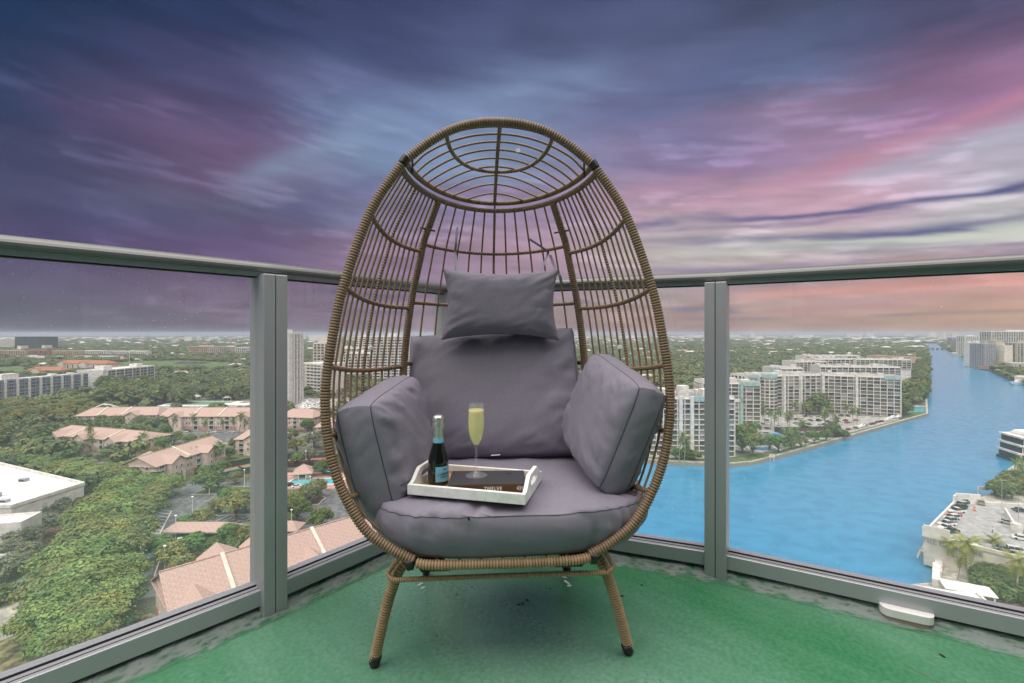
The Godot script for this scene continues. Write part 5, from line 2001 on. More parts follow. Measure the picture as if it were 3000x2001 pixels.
func make_left_buildings() -> void:
	var apt := {"slab": 0.9, "pier": 0.35, "out": 0.7, "sill": 0.35, "glass": ["glass_dark", "glass_dark", "glass_blue", "glass_grey"], "frame": "frame_white", "mullions": 3}
	# the long grey block at the left and the one with the white end
	var t := building("apartment_block", "long blue grey apartment block with white fins, at the left edge", "apartment block", Vector3(-483.5, GL, -406), Vector3(-467, GL, -526), 18, 22.5, M.blue_grey_wall, M.roof_white)
	facade(t, "front", 0, 121, 7, 26, M.blue_grey_wall, M.blue_grey_wall, apt)
	for k in 12:
		part("fin", box_mesh(Vector3(1.7, 23.2, 1.5), Vector3(4.0 + 10.0 * k, 11.6, 0.95)), M.white_wall, t)
	roof_boxes(t, [[52, 9, 14, 5.5, 9], [20, 9, 5, 3, 5], [92, 9, 5, 2.5, 5], [110, 9, 4, 2, 4]], M.white_wall)
	t = building("apartment_block", "grey apartment block with a blank white end wall", "apartment block", Vector3(-462, GL, -540), Vector3(-465, GL, -622), 29, 24.5, M.white_wall, M.roof_white)
	facade(t, "front", 5, 81, 7, 12, M.grey_wall, M.white_wall, {"slab": 0.9, "pier": 0.8, "out": 0.8, "sill": 0.5, "glass": ["glass_dark", "glass_blue", "glass_grey"], "mullions": 2, "every": 2})
	for k in 6:
		part("wall_joint", box_mesh(Vector3(0.06, 0.12, 28.6), Vector3(-0.02, 3.5 * (k + 1), -14.5)), M.grey_wall, t)
	roof_boxes(t, [[18, 14, 12, 4.5, 10], [66, 12, 10, 4, 9]], M.white_wall)
	# the white tower, half hidden by the railing post
	t = building("tower_block", "tall white tower with dark window columns behind the left railing post", "tower", depth_at(737, 440), depth_at(848, 440), 30, 66.5, M.white_wall, M.roof_white)
	facade(t, "front", 1, 34, 21, 11, M.white_wall, M.white_wall, {"slab": 0.7, "pier": 0.9, "out": 0.3, "sill": 0.2, "mullions": 2, "glass": ["glass_dark", "glass_blue"]})
	facade(t, "right", 2, 28, 21, 4, M.grey_wall, M.white_wall, {"slab": 0.8, "pier": 3.4, "out": 0.5, "sill": 0.3, "mullions": 2})
	roof_boxes(t, [[20, 17, 14, 4, 12]], M.white_wall)
	# pale blocks behind the chair
	t = building("apartment_block", "white curved apartment block between the tower and the chair", "apartment block", depth_at(884, 545), depth_at(960, 520), 24, 33, M.white_wall, M.roof_white)
	facade(t, "front", 10, 36, 9, 4, M.white_wall, M.white_wall, {"slab": 1.5, "pier": 0.4, "out": 1.2, "mullions": 3})
	facade(t, "front", 0, 10, 9, 3, M.white_wall, M.cream_wall, {"slab": 0.7, "pier": 1.9, "out": 0.3, "mullions": 1})
	t = building("apartment_block", "stepped cream apartment block above the curved white one", "apartment block", depth_at(918, 720), depth_at(985, 720), 26, 52, M.cream_wall, M.roof_white)
	facade(t, "front", 0, 34, 12, 6, M.cream_wall, M.cream_wall, {"slab": 1.3, "pier": 1.2, "out": 0.8, "mullions": 2})
	roof_boxes(t, [[14, 10, 16, 7, 14]], M.cream_wall)
	for e in [[968, 1060, 860, 34, 40, "wide white apartment block seen through the left side of the chair", 8, 12], [1012, 1102, 700, 26, 38, "long white apartment block with ribbon balconies behind the chair", 9, 10], [1092, 1200, 640, 30, 63, "tall pale apartment block with ribbon windows behind the chair cushions", 17, 10], [1040, 1096, 900, 30, 61, "slim white tower behind the chair spindles", 16, 5], [1210, 1300, 760, 30, 58, "pale tower block hidden mostly by the back cushion", 14, 8]]:
		t = building("apartment_block", e[5], "apartment block", depth_at(e[0], e[2]), depth_at(e[1], e[2]), e[3], e[4], M.white_wall, M.roof_white)
		facade(t, "front", 0, t.get_meta("len"), e[6], e[7], M.white_wall, M.white_wall, {"slab": 1.4, "pier": 0.7, "out": 1.0, "mullions": 3, "fine": false, "glass": ["glass_blue", "glass_dark", "glass_grey"]})
		roof_boxes(t, [[float(t.get_meta("len")) * 0.5, 12, 10, 4, 9]], M.white_wall)
	# beyond: offices, terraces, the clubhouse
	t = building("office_block", "black glass office block on the left horizon", "office block", depth_at(44, 1900), depth_at(128, 1900), 60, 53, M.black_wall, M.roof_grey)
	facade(t, "front", 0, t.get_meta("len"), 11, 22, M.black_wall, M.black_wall, {"slab": 0.8, "pier": 0.6, "out": 0.4, "fine": false, "glass": ["glass_dark", "glass_blue"]})
	building("office_wing", "low white wing standing left of the black office block", "building", depth_at(50, 1860), depth_at(61, 1860), 30, 18, M.white_wall, M.roof_white)
	building("office_wing", "low white wing standing right of the black office block", "building", depth_at(122, 1860), depth_at(131, 1860), 30, 20, M.white_wall, M.roof_white)
	building("warehouse", "beige flat warehouse left of the black office block", "building", depth_at(-120, 2100), depth_at(42, 2100), 90, 40, M.beige_wall, M.roof_grey)
	for e in [[-60, 72, 1310, "peach_wall", "long peach apartment row at the far left below the office block", 20], [72, 142, 1320, "roof_orange", "terracotta coloured section of the far apartment row", 19], [142, 232, 1330, "peach_wall", "peach apartment row right of the terracotta section", 18], [228, 310, 1380, "white_wall", "white apartment row with dark windows right of the peach rows", 17], [316, 430, 1400, "white_wall", "white apartment row far behind the golf course flag", 15], [553, 614, 1500, "peach_wall", "peach apartment block beyond the fairway near the post", 26], [614, 680, 1490, "beige_wall", "beige apartment block beyond the fairway near the post", 25], [690, 745, 1470, "white_wall", "white apartment block at the left of the railing post, far off", 24], [20, 230, 1240, "white_wall", "long low white building in front of the peach rows", 7], [233, 330, 1230, "white_wall", "low white building in front of the white rows", 8]]:
		t = building("apartment_row", e[4], "apartment block", depth_at(e[0], e[2]), depth_at(e[1], e[2]), 18, e[5], M[e[3]], M.roof_white)
		if e[5] > 10:
			facade(t, "front", 0, t.get_meta("len"), 5, int(float(t.get_meta("len")) / 6), M[e[3]], M[e[3]], {"slab": 1.0, "pier": 1.6, "out": 0.6, "fine": false})
	t = tiled_house("clubhouse", "two storey clubhouse with an orange tiled roof by the golf course", depth_at(166, 835), depth_at(308, 815), 26, 15, 20, {"wall": "cream_wall", "hip": 9.0, "floors": 2, "gables": [[14, 13, 4, 1], [62, 15, 5, 1]]})
	recolour(t)
	t = tiled_house("clubhouse", "low orange tiled wing in front of the clubhouse", depth_at(72, 760), depth_at(176, 760), 24, 8, 13, {"wall": "cream_wall", "hip": 8.0, "floors": 1, "gables": [[20, 14, 4, 1]]})
	recolour(t)
	# pink tiled apartment houses
	var grp := ""
	tiled_house("tiled_house", "near pink tiled roof house below the railing with cream gables", Vector3(-71.4, GL, -100.5), Vector3(-26.5, GL, -146), 18.6, 8.4, 13.4, {"gables": [[4.5, 9, 4, 1], [30, 9, 4.5, 1], [52, 9, 4, 1], [14, 8, 5, -1], [24, 8, 5, -1]], "strips": [11.5, 33.0, 55.0], "floors": 2, "group": grp})
	tiled_house("tiled_house", "pink tiled house behind the near one, glimpsed beside the chair", Vector3(-47, GL, -170), Vector3(-22, GL, -196), 17, 8.4, 12.8, {"hip": 6.0, "floors": 2, "gables": [[12, 8, 4, 1]]})
	tiled_house("tiled_house", "long pink tiled apartment house with a palm before it, left middle", Vector3(-277.58, -66, -284.49), Vector3(-208.85, -66, -263.65), 21, 7.0, 10.3, {"gables": [[12, 8, 3, 1], [34, 9, 3.5, 1], [58, 9, 3, 1]], "strips": [21.0, 50.0], "hip": 5.0, "floors": 2})
	tiled_house("tiled_house", "pink tiled apartment house half hidden by a row of trees, further back", Vector3(-306, -66, -335.47), Vector3(-253.08, -66, -340.35), 20, 9.0, 13.0, {"gables": [[38, 9, 3, 1]], "strips": [14.0, 30.0], "hip": 5.0, "floors": 3})
	tiled_house("tiled_house", "long pink tiled house in front of the white rimmed court", Vector3(-241.62, -66, -328.41), Vector3(-171.24, -66, -328.41), 20, 10.0, 14.2, {"gables": [[12, 8, 3, 1], [58, 8, 3, 1]], "strips": [22.0, 40.0], "floors": 3})
	tiled_house("tiled_house", "pink tiled house with its gable turned to the tower, centre left", Vector3(-155, GL, -208), Vector3(-150, GL, -250), 17, 9.0, 12.6, {"gables": [[9, 8, 3, 1], [29, 9, 4, 1]], "strips": [18.0], "floors": 3})
	tiled_house("tiled_house", "small pink hip-roofed wing at the foot of the gabled house", Vector3(-184, GL, -229), Vector3(-171, GL, -222), 14, 5.5, 9.0, {"hip": 5.0, "floors": 1})
	tiled_house("tiled_house", "pink tiled house cut off by the left railing post", Vector3(-152.97, -66, -264.4), Vector3(-132.2, -66, -264.4), 17, 8.5, 12.5, {"hip": 5.0, "floors": 3, "gables": [[10, 8, 3, 1]]})
	tiled_house("tiled_house", "pink tiled house right of the left post, before the boat park", Vector3(-162.97, -66, -333.09), Vector3(-137.23, -66, -328.41), 18, 9.0, 13.0, {"hip": 6.0, "floors": 3})
	tiled_house("tiled_house", "pink tiled house peeping out beside the chair frame", Vector3(-122.82, -66, -299.03), Vector3(-104.66, -66, -299.03), 16, 8.5, 12.5, {"hip": 5.0, "floors": 3})
	tiled_house("pool_house", "small pink tiled pool house with columns beside the pool", Vector3(-98.66, -66, -216.16), Vector3(-91.95, -66, -218.17), 9, 3.4, 6.0, {"hip": 4.0, "floors": 1})
	# carports
	for e in [[Vector3(-112.5, GL, -157), Vector3(-91, GL, -157), "tiled carport roof on columns in the car park, whole in view"], [Vector3(-85, GL, -158), Vector3(-70, GL, -158), "tiled carport cut off by the left railing post"]]:
		var c := thing("carport", e[2], "carport", e[0])
		var w: float = (e[1] as Vector3).x - (e[0] as Vector3).x
		var g := Geo.new()
		var q := [Vector3(-0.5, 3, 3.5), Vector3(w + 0.5, 3, 3.5), Vector3(w + 0.5, 3, -3.5), Vector3(-0.5, 3, -3.5), Vector3(2.5, 5, 0), Vector3(w - 2.5, 5, 0)]
		roof_face(g, q[0], q[1], q[5], q[4]); roof_face(g, q[2], q[3], q[4], q[5]); roof_face(g, q[1], q[2], q[5], q[5]); roof_face(g, q[3], q[0], q[4], q[4])
		g.quad(q[3], q[2], q[1], q[0])
		part("roof", g.mesh(), M.roof_tile, c)
		part("fascia", box_mesh(Vector3(w + 0.8, 0.35, 6.8), Vector3(w / 2, 2.82, 0)), M.cream_wall, c)
		for x in [0.3, w * 0.5, w - 0.3]:
			for z in [-2.6, 2.6]:
				part("column", box_mesh(Vector3(0.5, 2.7, 0.5), Vector3(x, 1.35, z)), M.cream_wall, c)
	# flat white roofs at the lower left
	var wh := thing("warehouse", "large white flat-roofed warehouse at the lower left", "warehouse", Vector3(0, GL, 0))
	var g := Geo.new()
	var poly := PackedVector2Array([Vector2(-245, -219), Vector2(-163, -182), Vector2(-165.5, -158), Vector2(-250, -156)])
	g.prism(poly, 0, 9.2)
	part("wall", g.mesh(), M.white_wall, wh)
	var inn := PackedVector2Array()
	for q in Geometry2D.offset_polygon(poly, -0.8)[0]: inn.append(q)
	g = Geo.new()
	g.prism(inn, 9.2, 9.32)
	part("roof", g.mesh(), M.roof_white, wh)
	for k in 4:
		g = Geo.new()
		var a := poly[k]
		var b := poly[(k + 1) % 4]
		var d := (b - a).normalized()
		g.box(Vector3((a.x + b.x) / 2, 9.7, (a.y + b.y) / 2), Vector3(a.distance_to(b), 1.1, 0.6 + 0.01 * k), Basis(Vector3(d.x, 0, d.y), UPV, Vector3(-d.y, 0, d.x)))
		part("parapet", g.mesh(), M.white_wall, wh)
	for e in [[-182, -168, 3.2, 1.5, 2], [-173, -163, 2.4, 1.0, 1.6], [-198, -176, 3, 1.4, 2], [-190, -186, 2.4, 1.2, 2.0]]:
		var u := part("roof_unit", box_mesh(Vector3(e[2], e[3], e[4]), Vector3(e[0], 9.32 + e[3] / 2, e[1])), M.grey_wall, wh)
		part("grille", box_mesh(Vector3(e[2] * 0.8, e[3] * 0.6, 0.1), Vector3(e[0], 9.32 + e[3] / 2, e[1] + e[4] / 2 + 0.02)), M.glass_dark, u)
	for k in 5:
		part("roof_seam", box_mesh(Vector3(60, 0.05, 0.12), Vector3(-200, 9.34, -161 - 4.5 * k)), M.grey_wall, wh, Transform3D())
	keep_clear([Vector3(-260, 0, -224), Vector3(-161, 0, -183), Vector3(-163, 0, -156), Vector3(-260, 0, -152)])
	t = building("annex", "lower white annex with a blank wall in front of the warehouse", "building", Vector3(-186, GL, -137), Vector3(-150, GL, -146), 9, 8.4, M.white_wall, M.roof_white)
	roof_boxes(t, [[26, 4, 2.6, 1.1, 1.8]], M.grey_wall)
	building("annex", "small white block at the left edge below the annex", "building", Vector3(-170, GL, -124), Vector3(-136.5, GL, -126.5), 6, 5, M.white_wall, M.roof_white)


func recolour(t: Node3D) -> void:
	for o in t.find_children("*", "MeshInstance3D", true, false):
		if o.material_override == M.roof_tile: o.material_override = M.roof_orange
		if o.material_override == M.rose_base: o.material_override = M.cream_wall


func depth_at(px: float, d: float) -> Vector3:   # a place on the street so far out along the survey's sight lines
	return Vector3((px - 1500.0) * d / 1400.0, GL, -d)


func court(called: String, label: String, at: Vector3, turn: float, l: float, w: float, inner: Material, outer: Material, net := true) -> void:
	var t := thing(called, label, "tennis court", at, turn)
	part("surround", box_mesh(Vector3(l * 1.5, 0.1, w * 1.6), Vector3(0, 0.1, 0)), outer, t)
	part("playing_surface", box_mesh(Vector3(l, 0.02, w), Vector3(0, 0.165, 0)), inner, t)
	for s in [-1.0, 1.0]:
		part("court_line", box_mesh(Vector3(l, 0.01, 0.16), Vector3(0, 0.185, s * (w / 2 - 0.1))), M.road_paint, t)
		part("court_line", box_mesh(Vector3(0.16, 0.01, w - 0.4), Vector3(s * (l / 2 - 0.1), 0.185, 0)), M.road_paint, t)
		part("court_line", box_mesh(Vector3(0.16, 0.01, w - 0.4), Vector3(s * l * 0.27, 0.185, 0)), M.road_paint, t)
	part("net", box_mesh(Vector3(0.06, 1.0, w), Vector3(0, 0.6, 0)), M.fence_net, t)
	if net:
		for s in [-1.0, 1.0]:
			part("fence_screen", box_mesh(Vector3(l * 1.5, 3.0, 0.05), Vector3(0, 1.6, s * w * 0.8)), M.fence_net, t)
			part("fence_screen", box_mesh(Vector3(0.05, 3.0, w * 1.6), Vector3(s * l * 0.75, 1.6, 0)), M.fence_net, t)
	var b := Basis(UPV, turn)
	keep_clear([at + b * Vector3(-l, 0, -w), at + b * Vector3(l, 0, -w), at + b * Vector3(l, 0, w), at + b * Vector3(-l, 0, w)])


func stripes(a: Vector3, b: Vector3, n: int, reach: Vector3, label: String) -> void:   # painted bays of a car park
	var t := thing("parking_bays", label, "road marking")
	for k in n + 1:
		var p := a.lerp(b, float(k) / n)
		var g := Geo.new()
		var d := reach.normalized()
		g.box(p + reach / 2 + Vector3(0, 0.125, 0), Vector3(reach.length(), 0.01, 0.22), Basis(d, UPV, d.cross(UPV)))
		part("bay_line", g.mesh(), M.road_paint, t)
	var g2 := Geo.new()
	var e := (b - a).normalized()
	g2.box((a + b) / 2 + reach * 1.06 + Vector3(0, 0.16, 0), Vector3(a.distance_to(b), 0.25, 0.4), Basis(e, UPV, e.cross(UPV)))
	part("wheel_stop", g2.mesh(), M.kerb, t)


func kerbed(called: String, pts: Array, top: Material, label: String) -> void:   # a raised island with its kerb
	var g := Geo.new()
	var p := PackedVector2Array()
	for q: Vector3 in pts: p.append(Vector2(q.x, q.z))
	var o := setting(called, null, null, label)
	g.prism(p, GL, GL + 0.26)
	part("kerb", g.mesh(), M.kerb, o)
	var inn := Geometry2D.offset_polygon(p, -0.35)
	if inn.size():
		g = Geo.new()
		g.prism(inn[0], GL + 0.26, GL + 0.3)
		part("planting_bed", g.mesh(), top, o)


func make_left_grounds() -> void:
	# golf course
	ground_sheet("fairway", [Vector3(-756.85, -66, -882.99), Vector3(-510.87, -66, -882.99), Vector3(-637.09, -66, -1101.14), Vector3(-816.15, -66, -1215.55), Vector3(-925.68, -66, -1199.96), Vector3(-929.68, -66, -1101.14)], M.fairway, "pale green golf fairway beyond the grey apartment blocks")
	keep_clear([Vector3(-731.69, -66, -866.64), Vector3(-517.18, -66, -882.99), Vector3(-630.13, -66, -1075.83), Vector3(-795.49, -66, -1184.77), Vector3(-902.54, -66, -1169.96), Vector3(-908.31, -66, -1075.83)])
	ground_sheet("golf_green", [Vector3(-834.35, -66, -748.78), Vector3(-757.33, -66, -748.78), Vector3(-999.31, -66, -985.23), Vector3(-1075.19, -66, -964.92)], M.fairway, "golf green at the left edge before the peach rows")
	keep_clear([Vector3(-847.92, -66, -760.95), Vector3(-771.82, -66, -760.95), Vector3(-980.08, -66, -964.92), Vector3(-1053.47, -66, -945.42)])
	ground_sheet("golf_pond", [Vector3(-756.68, -66, -1063.6), Vector3(-690.59, -66, -1028.54), Vector3(-679.31, -66, -1075.83), Vector3(-732.99, -66, -1127.67), Vector3(-781.32, -66, -1127.67)], M.glass_blue, "dark pond on the fairway", 0.1)
	var fl := thing("flagpole", "flagpole with a large red, white and blue striped flag by the golf course", "flag", Vector3(-687.56, -66, -858.69))
	part("pole", tube_mesh([Vector3(0, 0, 0), Vector3(0, 34, 0)], 0.3), M.lamp_white, fl)
	for k in 7:
		part("flag_stripe", box_mesh(Vector3(10.5, 0.82, 0.15), Vector3(-5.4, 27.0 - 0.85 * k - (0.02 if k % 2 else 0.0), -0.3)), M.flag_red if k % 2 == 0 else M.lamp_white, fl, Transform3D(Basis(Vector3(0, 0, 1), 0.12), Vector3(-3.2, 0.4, 0)))
	part("flag_canton", box_mesh(Vector3(4.4, 3.3, 0.2), Vector3(-2.4, 25.8, -0.3)), M.flag_blue, fl, Transform3D(Basis(Vector3(0, 0, 1), 0.12), Vector3(-3.2, 0.4, 0)))
	# the white rimmed court with its shelters
	var t := thing("rimmed_court", "low rectangular court with a dark green floor and white rim", "court", Vector3(-285.71, -66, -441.5))
	part("rim", box_mesh(Vector3(62, 2.4, 30), Vector3(0, 1.2, 0)), M.white_wall, t)
	part("court_floor", box_mesh(Vector3(52, 0.1, 22), Vector3(-2, 2.46, -1)), M.court_green, t)
	part("terrace", box_mesh(Vector3(26, 3.4, 14), Vector3(38, 1.7, 11)), M.white_wall, t)
	part("terrace", box_mesh(Vector3(50, 1.2, 6), Vector3(10, 0.6, -19)), M.concrete, t)
	keep_clear([Vector3(-300.7, -66, -408.72), Vector3(-220.42, -66, -408.72), Vector3(-258.85, -66, -479.98), Vector3(-346.27, -66, -479.98)])
	for e in [[570, 1171, "white"], [672, 1173, "white"], [430, 1180, "orange"]]:
		var s := thing("shelter", "small %s hip-roofed shelter near the rimmed court" % e[2], "shelter", depth_at(e[0], 66.85 * 1400 / (float(e[1]) - 977)))
		var g := Geo.new()
		var q := [Vector3(-4.4, 3, 4.4), Vector3(4.4, 3, 4.4), Vector3(4.4, 3, -4.4), Vector3(-4.4, 3, -4.4)]
		for k in 4: g.tri(q[k], q[(k + 1) % 4], Vector3(0, 5.6, 0))
		g.quad(q[3], q[2], q[1], q[0])
		part("roof", g.mesh(), M.roof_orange if e[2] == "orange" else M.white_wall, s)
		for k in 4: part("post", box_mesh(Vector3(0.4, 3, 0.4), q[k] * Vector3(0.9, 0, 0.9) + Vector3(0, 1.5, 0)), M.white_wall, s)
	# roads and car parks
	ground_sheet("side_street", band(Vector3(-389.35, -66, -358.61), Vector3(-380.43, -66, -391.62), 9) , M.concrete, "pale street between the trees left of the pink houses")
	ground_sheet("far_street", band(Vector3(-596.72, -66, -773.53), Vector3(-446.69, -66, -828.29), 12), M.pale_lot, "pale road beyond the dark trees")
	keep_clear(band(Vector3(-585.67, -66, -773.53), Vector3(-442.77, -66, -821.03), 12))
	ground_sheet("avenue", band(Vector3(-376.25, -66, -435.33), Vector3(-342.35, -66, -452.16), 10), M.concrete, "pale avenue in front of the dark trees")
	keep_clear(band(Vector3(-373.14, -66, -435.33), Vector3(-343.92, -66, -449.99), 8))
	ground_sheet("driveway", [Vector3(-93.92, -66, -119.54), Vector3(-89.66, -66, -121.87), Vector3(-103.86, -66, -141.17), Vector3(-114.1, -66, -160.54), Vector3(-127.6, -66, -186.08), Vector3(-134.29, -66, -202.15), Vector3(-144.47, -66, -215.17), Vector3(-150.53, -66, -206.62), Vector3(-135.5, -66, -178.96), Vector3(-118.33, -66, -152.69), Vector3(-103.1, -66, -129.46)], M.asphalt, "grey asphalt driveway curving past the grove")
	ground_sheet("car_park", [Vector3(-98.02, -66, -129.46), Vector3(-55.48, -66, -129.46), Vector3(-51.6, -66, -160.54), Vector3(-67.91, -66, -211.28), Vector3(-144.47, -66, -215.17), Vector3(-128.93, -66, -186.08), Vector3(-114.67, -66, -160.54)], M.asphalt, "asphalt car park between the near and the middle pink houses", 0.08)
	keep_clear([Vector3(-95.2, -66, -119.54), Vector3(-41.61, -66, -129.46), Vector3(-67.91, -66, -211.28), Vector3(-144.47, -66, -215.17), Vector3(-150.53, -66, -206.62), Vector3(-118.33, -66, -152.69)])
	keep_clear([Vector3(-144.47, -66, -215.17), Vector3(-76.84, -66, -215.17), Vector3(-122.45, -66, -342.85), Vector3(-274.28, -66, -342.85), Vector3(-156.76, -66, -215.17)])
	ground_sheet("courtyard_road", [Vector3(-201.98, -66, -282.77), Vector3(-144.89, -66, -289.77), Vector3(-160.82, -66, -321.64), Vector3(-232.94, -66, -326.12)], M.asphalt, "car court in front of the long pink house")
	ground_sheet("estate_lawn", [Vector3(-179.82, -66, -215.17), Vector3(-153.71, -66, -208.92), Vector3(-135.92, -66, -221.27), Vector3(-111.96, -66, -223.92), Vector3(-140.54, -66, -281.07), Vector3(-219.52, -66, -279.39), Vector3(-218.01, -66, -254.34)], M.lawn, "lawns between the pink houses", 0.03)
	ground_sheet("road", [Vector3(-137.62, -66, -101.41), Vector3(-111.3, -66, -103.88), Vector3(-108.94, -66, -107.71), Vector3(-114.14, -66, -115.13), Vector3(-120.48, -66, -121.87), Vector3(-127.38, -66, -126.65), Vector3(-136.9, -66, -131.27), Vector3(-148.78, -66, -137.04), Vector3(-185.98, -66, -137.04)], M.concrete, "pale concrete yard road at the lower left", 0.06)
	ground_sheet("dry_verge", [Vector3(-101.07, -66, -70.75), Vector3(-60.64, -66, -70.75), Vector3(-68.09, -66, -101.41), Vector3(-82.86, -66, -113.73), Vector3(-97.41, -66, -116.56), Vector3(-112.1, -66, -113.73), Vector3(-107.53, -66, -108.46), Vector3(-108.05, -66, -105.05), Vector3(-140.3, -66, -98.21)], M.dry_grass, "dry straw coloured grass verge at the foot of the grove", 0.05)
	ground_sheet("grove_floor", [Vector3(-241.46, -66, -211.28), Vector3(-191.61, -66, -195.81), Vector3(-133.16, -66, -129.46), Vector3(-112.1, -66, -113.73), Vector3(-90.46, -66, -115.13), Vector3(-138.06, -66, -178.96), Vector3(-157.49, -66, -216.16), Vector3(-221.15, -66, -238.16), Vector3(-303.03, -66, -265.15)], M.mulch, "bare brown soil under the grove", 0.045)
	stripes(Vector3(-93.09, -66, -142.9), Vector3(-77.18, -66, -146.02), 7, Vector3(2.5, 0, -5.2), "white painted bays in the car park behind the near pink roof")
	stripes(Vector3(-110.41, -66, -169.87), Vector3(-95.33, -66, -171.11), 6, Vector3(1.5, 0, -5), "white painted bays beside the tiled carport")
	stripes(Vector3(-122.47, -66, -160.54), Vector3(-133.19, -66, -181.04), 7, Vector3(5, 0, 1.5), "white painted bays along the driveway by the grove")
	stripes(Vector3(-135.71, -66, -127.34), Vector3(-131.36, -66, -126.31), 5, Vector3(-1, 0, -4.5), "white hatched bay in the yard at the left")
	kerbed("planting_island", [Vector3(-98.45, -66, -131.27), Vector3(-94.84, -66, -130.18), Vector3(-89.73, -66, -138.05), Vector3(-93.58, -66, -145.56), Vector3(-99.26, -66, -150.24), Vector3(-105.45, -66, -143.33)], M.mulch, "kerbed planting island with trees behind the near pink roof")
	kerbed("planting_island", [Vector3(-107.32, -66, -152.69), Vector3(-82.89, -66, -152.69), Vector3(-85.97, -66, -158.37), Vector3(-106.7, -66, -158.91), Vector3(-109.66, -66, -157.31)], M.lawn, "kerbed hedge island below the tiled carport")
	kerbed("planting_island", [Vector3(-80.28, -66, -184.25), Vector3(-75.4, -66, -186.82), Vector3(-75.75, -66, -194.59), Vector3(-79.19, -66, -196.22), Vector3(-81.37, -66, -189.85)], M.mulch, "red mulch island right of the left post")
	kerbed("planting_island", [Vector3(-132.86, -66, -197.88), Vector3(-105.49, -66, -199.57), Vector3(-109.7, -66, -207.53), Vector3(-131.62, -66, -209.39)], M.lawn, "lawn strip behind the car park")
	court("tennis_court", "red and green tennis court left of the left post", Vector3(-132.03, -66, -234.58), 0.9, 24, 11, M.court_green, M.court_red)
	court("tennis_court", "red tennis court with a blue green screen right of the left post", Vector3(-111.48, -66, -246.96), 0.2, 22, 10, M.court_red, M.court_red)
	# pool terrace seen between post and chair
	var pool := thing("swimming_pool", "swimming pool with a pink paved terrace between post and chair", "swimming pool", Vector3(-88.37, -66, -215.17))
	part("terrace", box_mesh(Vector3(44, 0.2, 24), Vector3(0, 0.12, -2)), M.rose_base, pool)
	part("coping", box_mesh(Vector3(24, 0.12, 9), Vector3(0, 0.28, 0)), M.white_wall, pool)
	part("pool_water", box_mesh(Vector3(22.5, 0.05, 7.5), Vector3(0, 0.36, 0)), M.pool_water, pool)
	keep_clear([Vector3(-101.48, -66, -208.92), Vector3(-73.12, -66, -208.92), Vector3(-82.1, -66, -234.58), Vector3(-113.94, -66, -234.58)])
	for e in [[968, 1392, 3.0, "blue parasol by the pool beside the chair"], [952, 1386, 2.2, "smaller blue parasol behind the pool"]]:
		var s := thing("parasol", e[3], "parasol", depth_at(e[0], 66.85 * 1400 / (float(e[1]) - 977)))
		var g := Geo.new()
		for k in 8: g.tri(Vector3(e[2] * cos(TAU * k / 8), 2.4, -e[2] * sin(TAU * k / 8)), Vector3(e[2] * cos(TAU * (k + 1) / 8), 2.4, -e[2] * sin(TAU * (k + 1) / 8)), Vector3(0, 3.3, 0))
		part("canopy", g.mesh(), M.tent_cyan, s)
		part("pole", tube_mesh([Vector3(0, 0, 0), Vector3(0, 3.2, 0)], 0.06), M.lamp_white, s)
	# lamps
	for e in [[515, 1580, 1.0, "white street lamp beside the driveway at the carport corner"], [483, 1680, 1.0, "white street lamp on the planting island behind the near roof"], [564, 1518, 1.0, "white street lamp at the top of the driveway"], [716, 1428, 1.0, "white street lamp before the red tennis court"], [432, 1336, 0.85, "white street lamp at the corner of the long pink house"], [511, 1272, 0.95, "white street lamp in the car court, left"], [632, 1268, 0.9, "white street lamp in the car court, right"], [78, 1275, 1.15, "white street lamp among the trees at the left edge"], [613, 1452, 0.9, "white street lamp behind the olive tree"], [909, 1442, 0.85, "white street lamp right of the post before the pool"], [854, 1553, 0.9, "white street lamp right of the post, nearest the pink roof"], [915, 1316, 1.2, "white street lamp right of the post among grey trees"], [896, 1366, 1.0, "white street lamp right of the post by the tennis screen"]]:
		copy(lamp, depth_at(e[0], 66.85 * 1400 / (float(e[1]) - 977)), 0, e[2], e[3], "white street lamps of the housing estate")
	# cars below on the left
	for e in [[637, 1470, "black", "saloon", 0.2, "black car at the top of the left car park"], [660, 1462, "black", "saloon", 0.2, "black car next to the red tail-lit one, top of car park"], [676, 1456, "red", "saloon", 0.2, "red car at the top of the left car park"], [531, 1588, "white", "saloon", 0.7, "white car parked below the tiled carport"], [608, 1597, "black", "saloon", 0.55, "black car in the striped bays behind the near roof"], [717, 1528, "grey", "saloon", 0.5, "grey car between the two carports"], [628, 1502, "blue", "saloon", 0.3, "dark blue car half behind the olive tree"], [725, 1598, "grey", "saloon", 0.5, "grey car cut by the left post in the striped bays"], [436, 1545, "black", "van", 0.4, "black van under the edge of the grove"], [575, 1572, "silver", "saloon", 0.0, "silver car in the shade of the carport"],
			[525, 1268, "black", "saloon", 0.2, "black car in the car court"], [540, 1267, "white", "saloon", 0.2, "white car in the car court"], [549, 1265, "black", "van", 0.2, "black van in the car court"], [620, 1268, "white", "van", 0.2, "white van in the car court"], [645, 1266, "silver", "saloon", 0.2, "silver car in the car court"], [680, 1267, "white", "saloon", 0.3, "white car in the car court near the post"],
			[925, 1310, "blue", "saloon", 0.2, "blue car among the trees right of the left post"], [850, 1425, "black", "van", 0.3, "black van right of the left post before the pool"], [870, 1428, "white", "saloon", 0.3, "white car right of the left post before the pool"], [926, 1440, "grey", "saloon", 0.6, "grey car beside the chair in the lower car park"], [940, 1430, "white", "saloon", 0.6, "white car beside the chair in the lower car park"], [112, 1190, "blue", "saloon", 0.1, "blue car below the long grey block"], [124, 1189, "blue", "van", 0.1, "blue van below the long grey block"]]:
		car(e[3], e[2], depth_at(e[0], 66.85 * 1400 / (float(e[1]) - 977)), e[4], e[5])
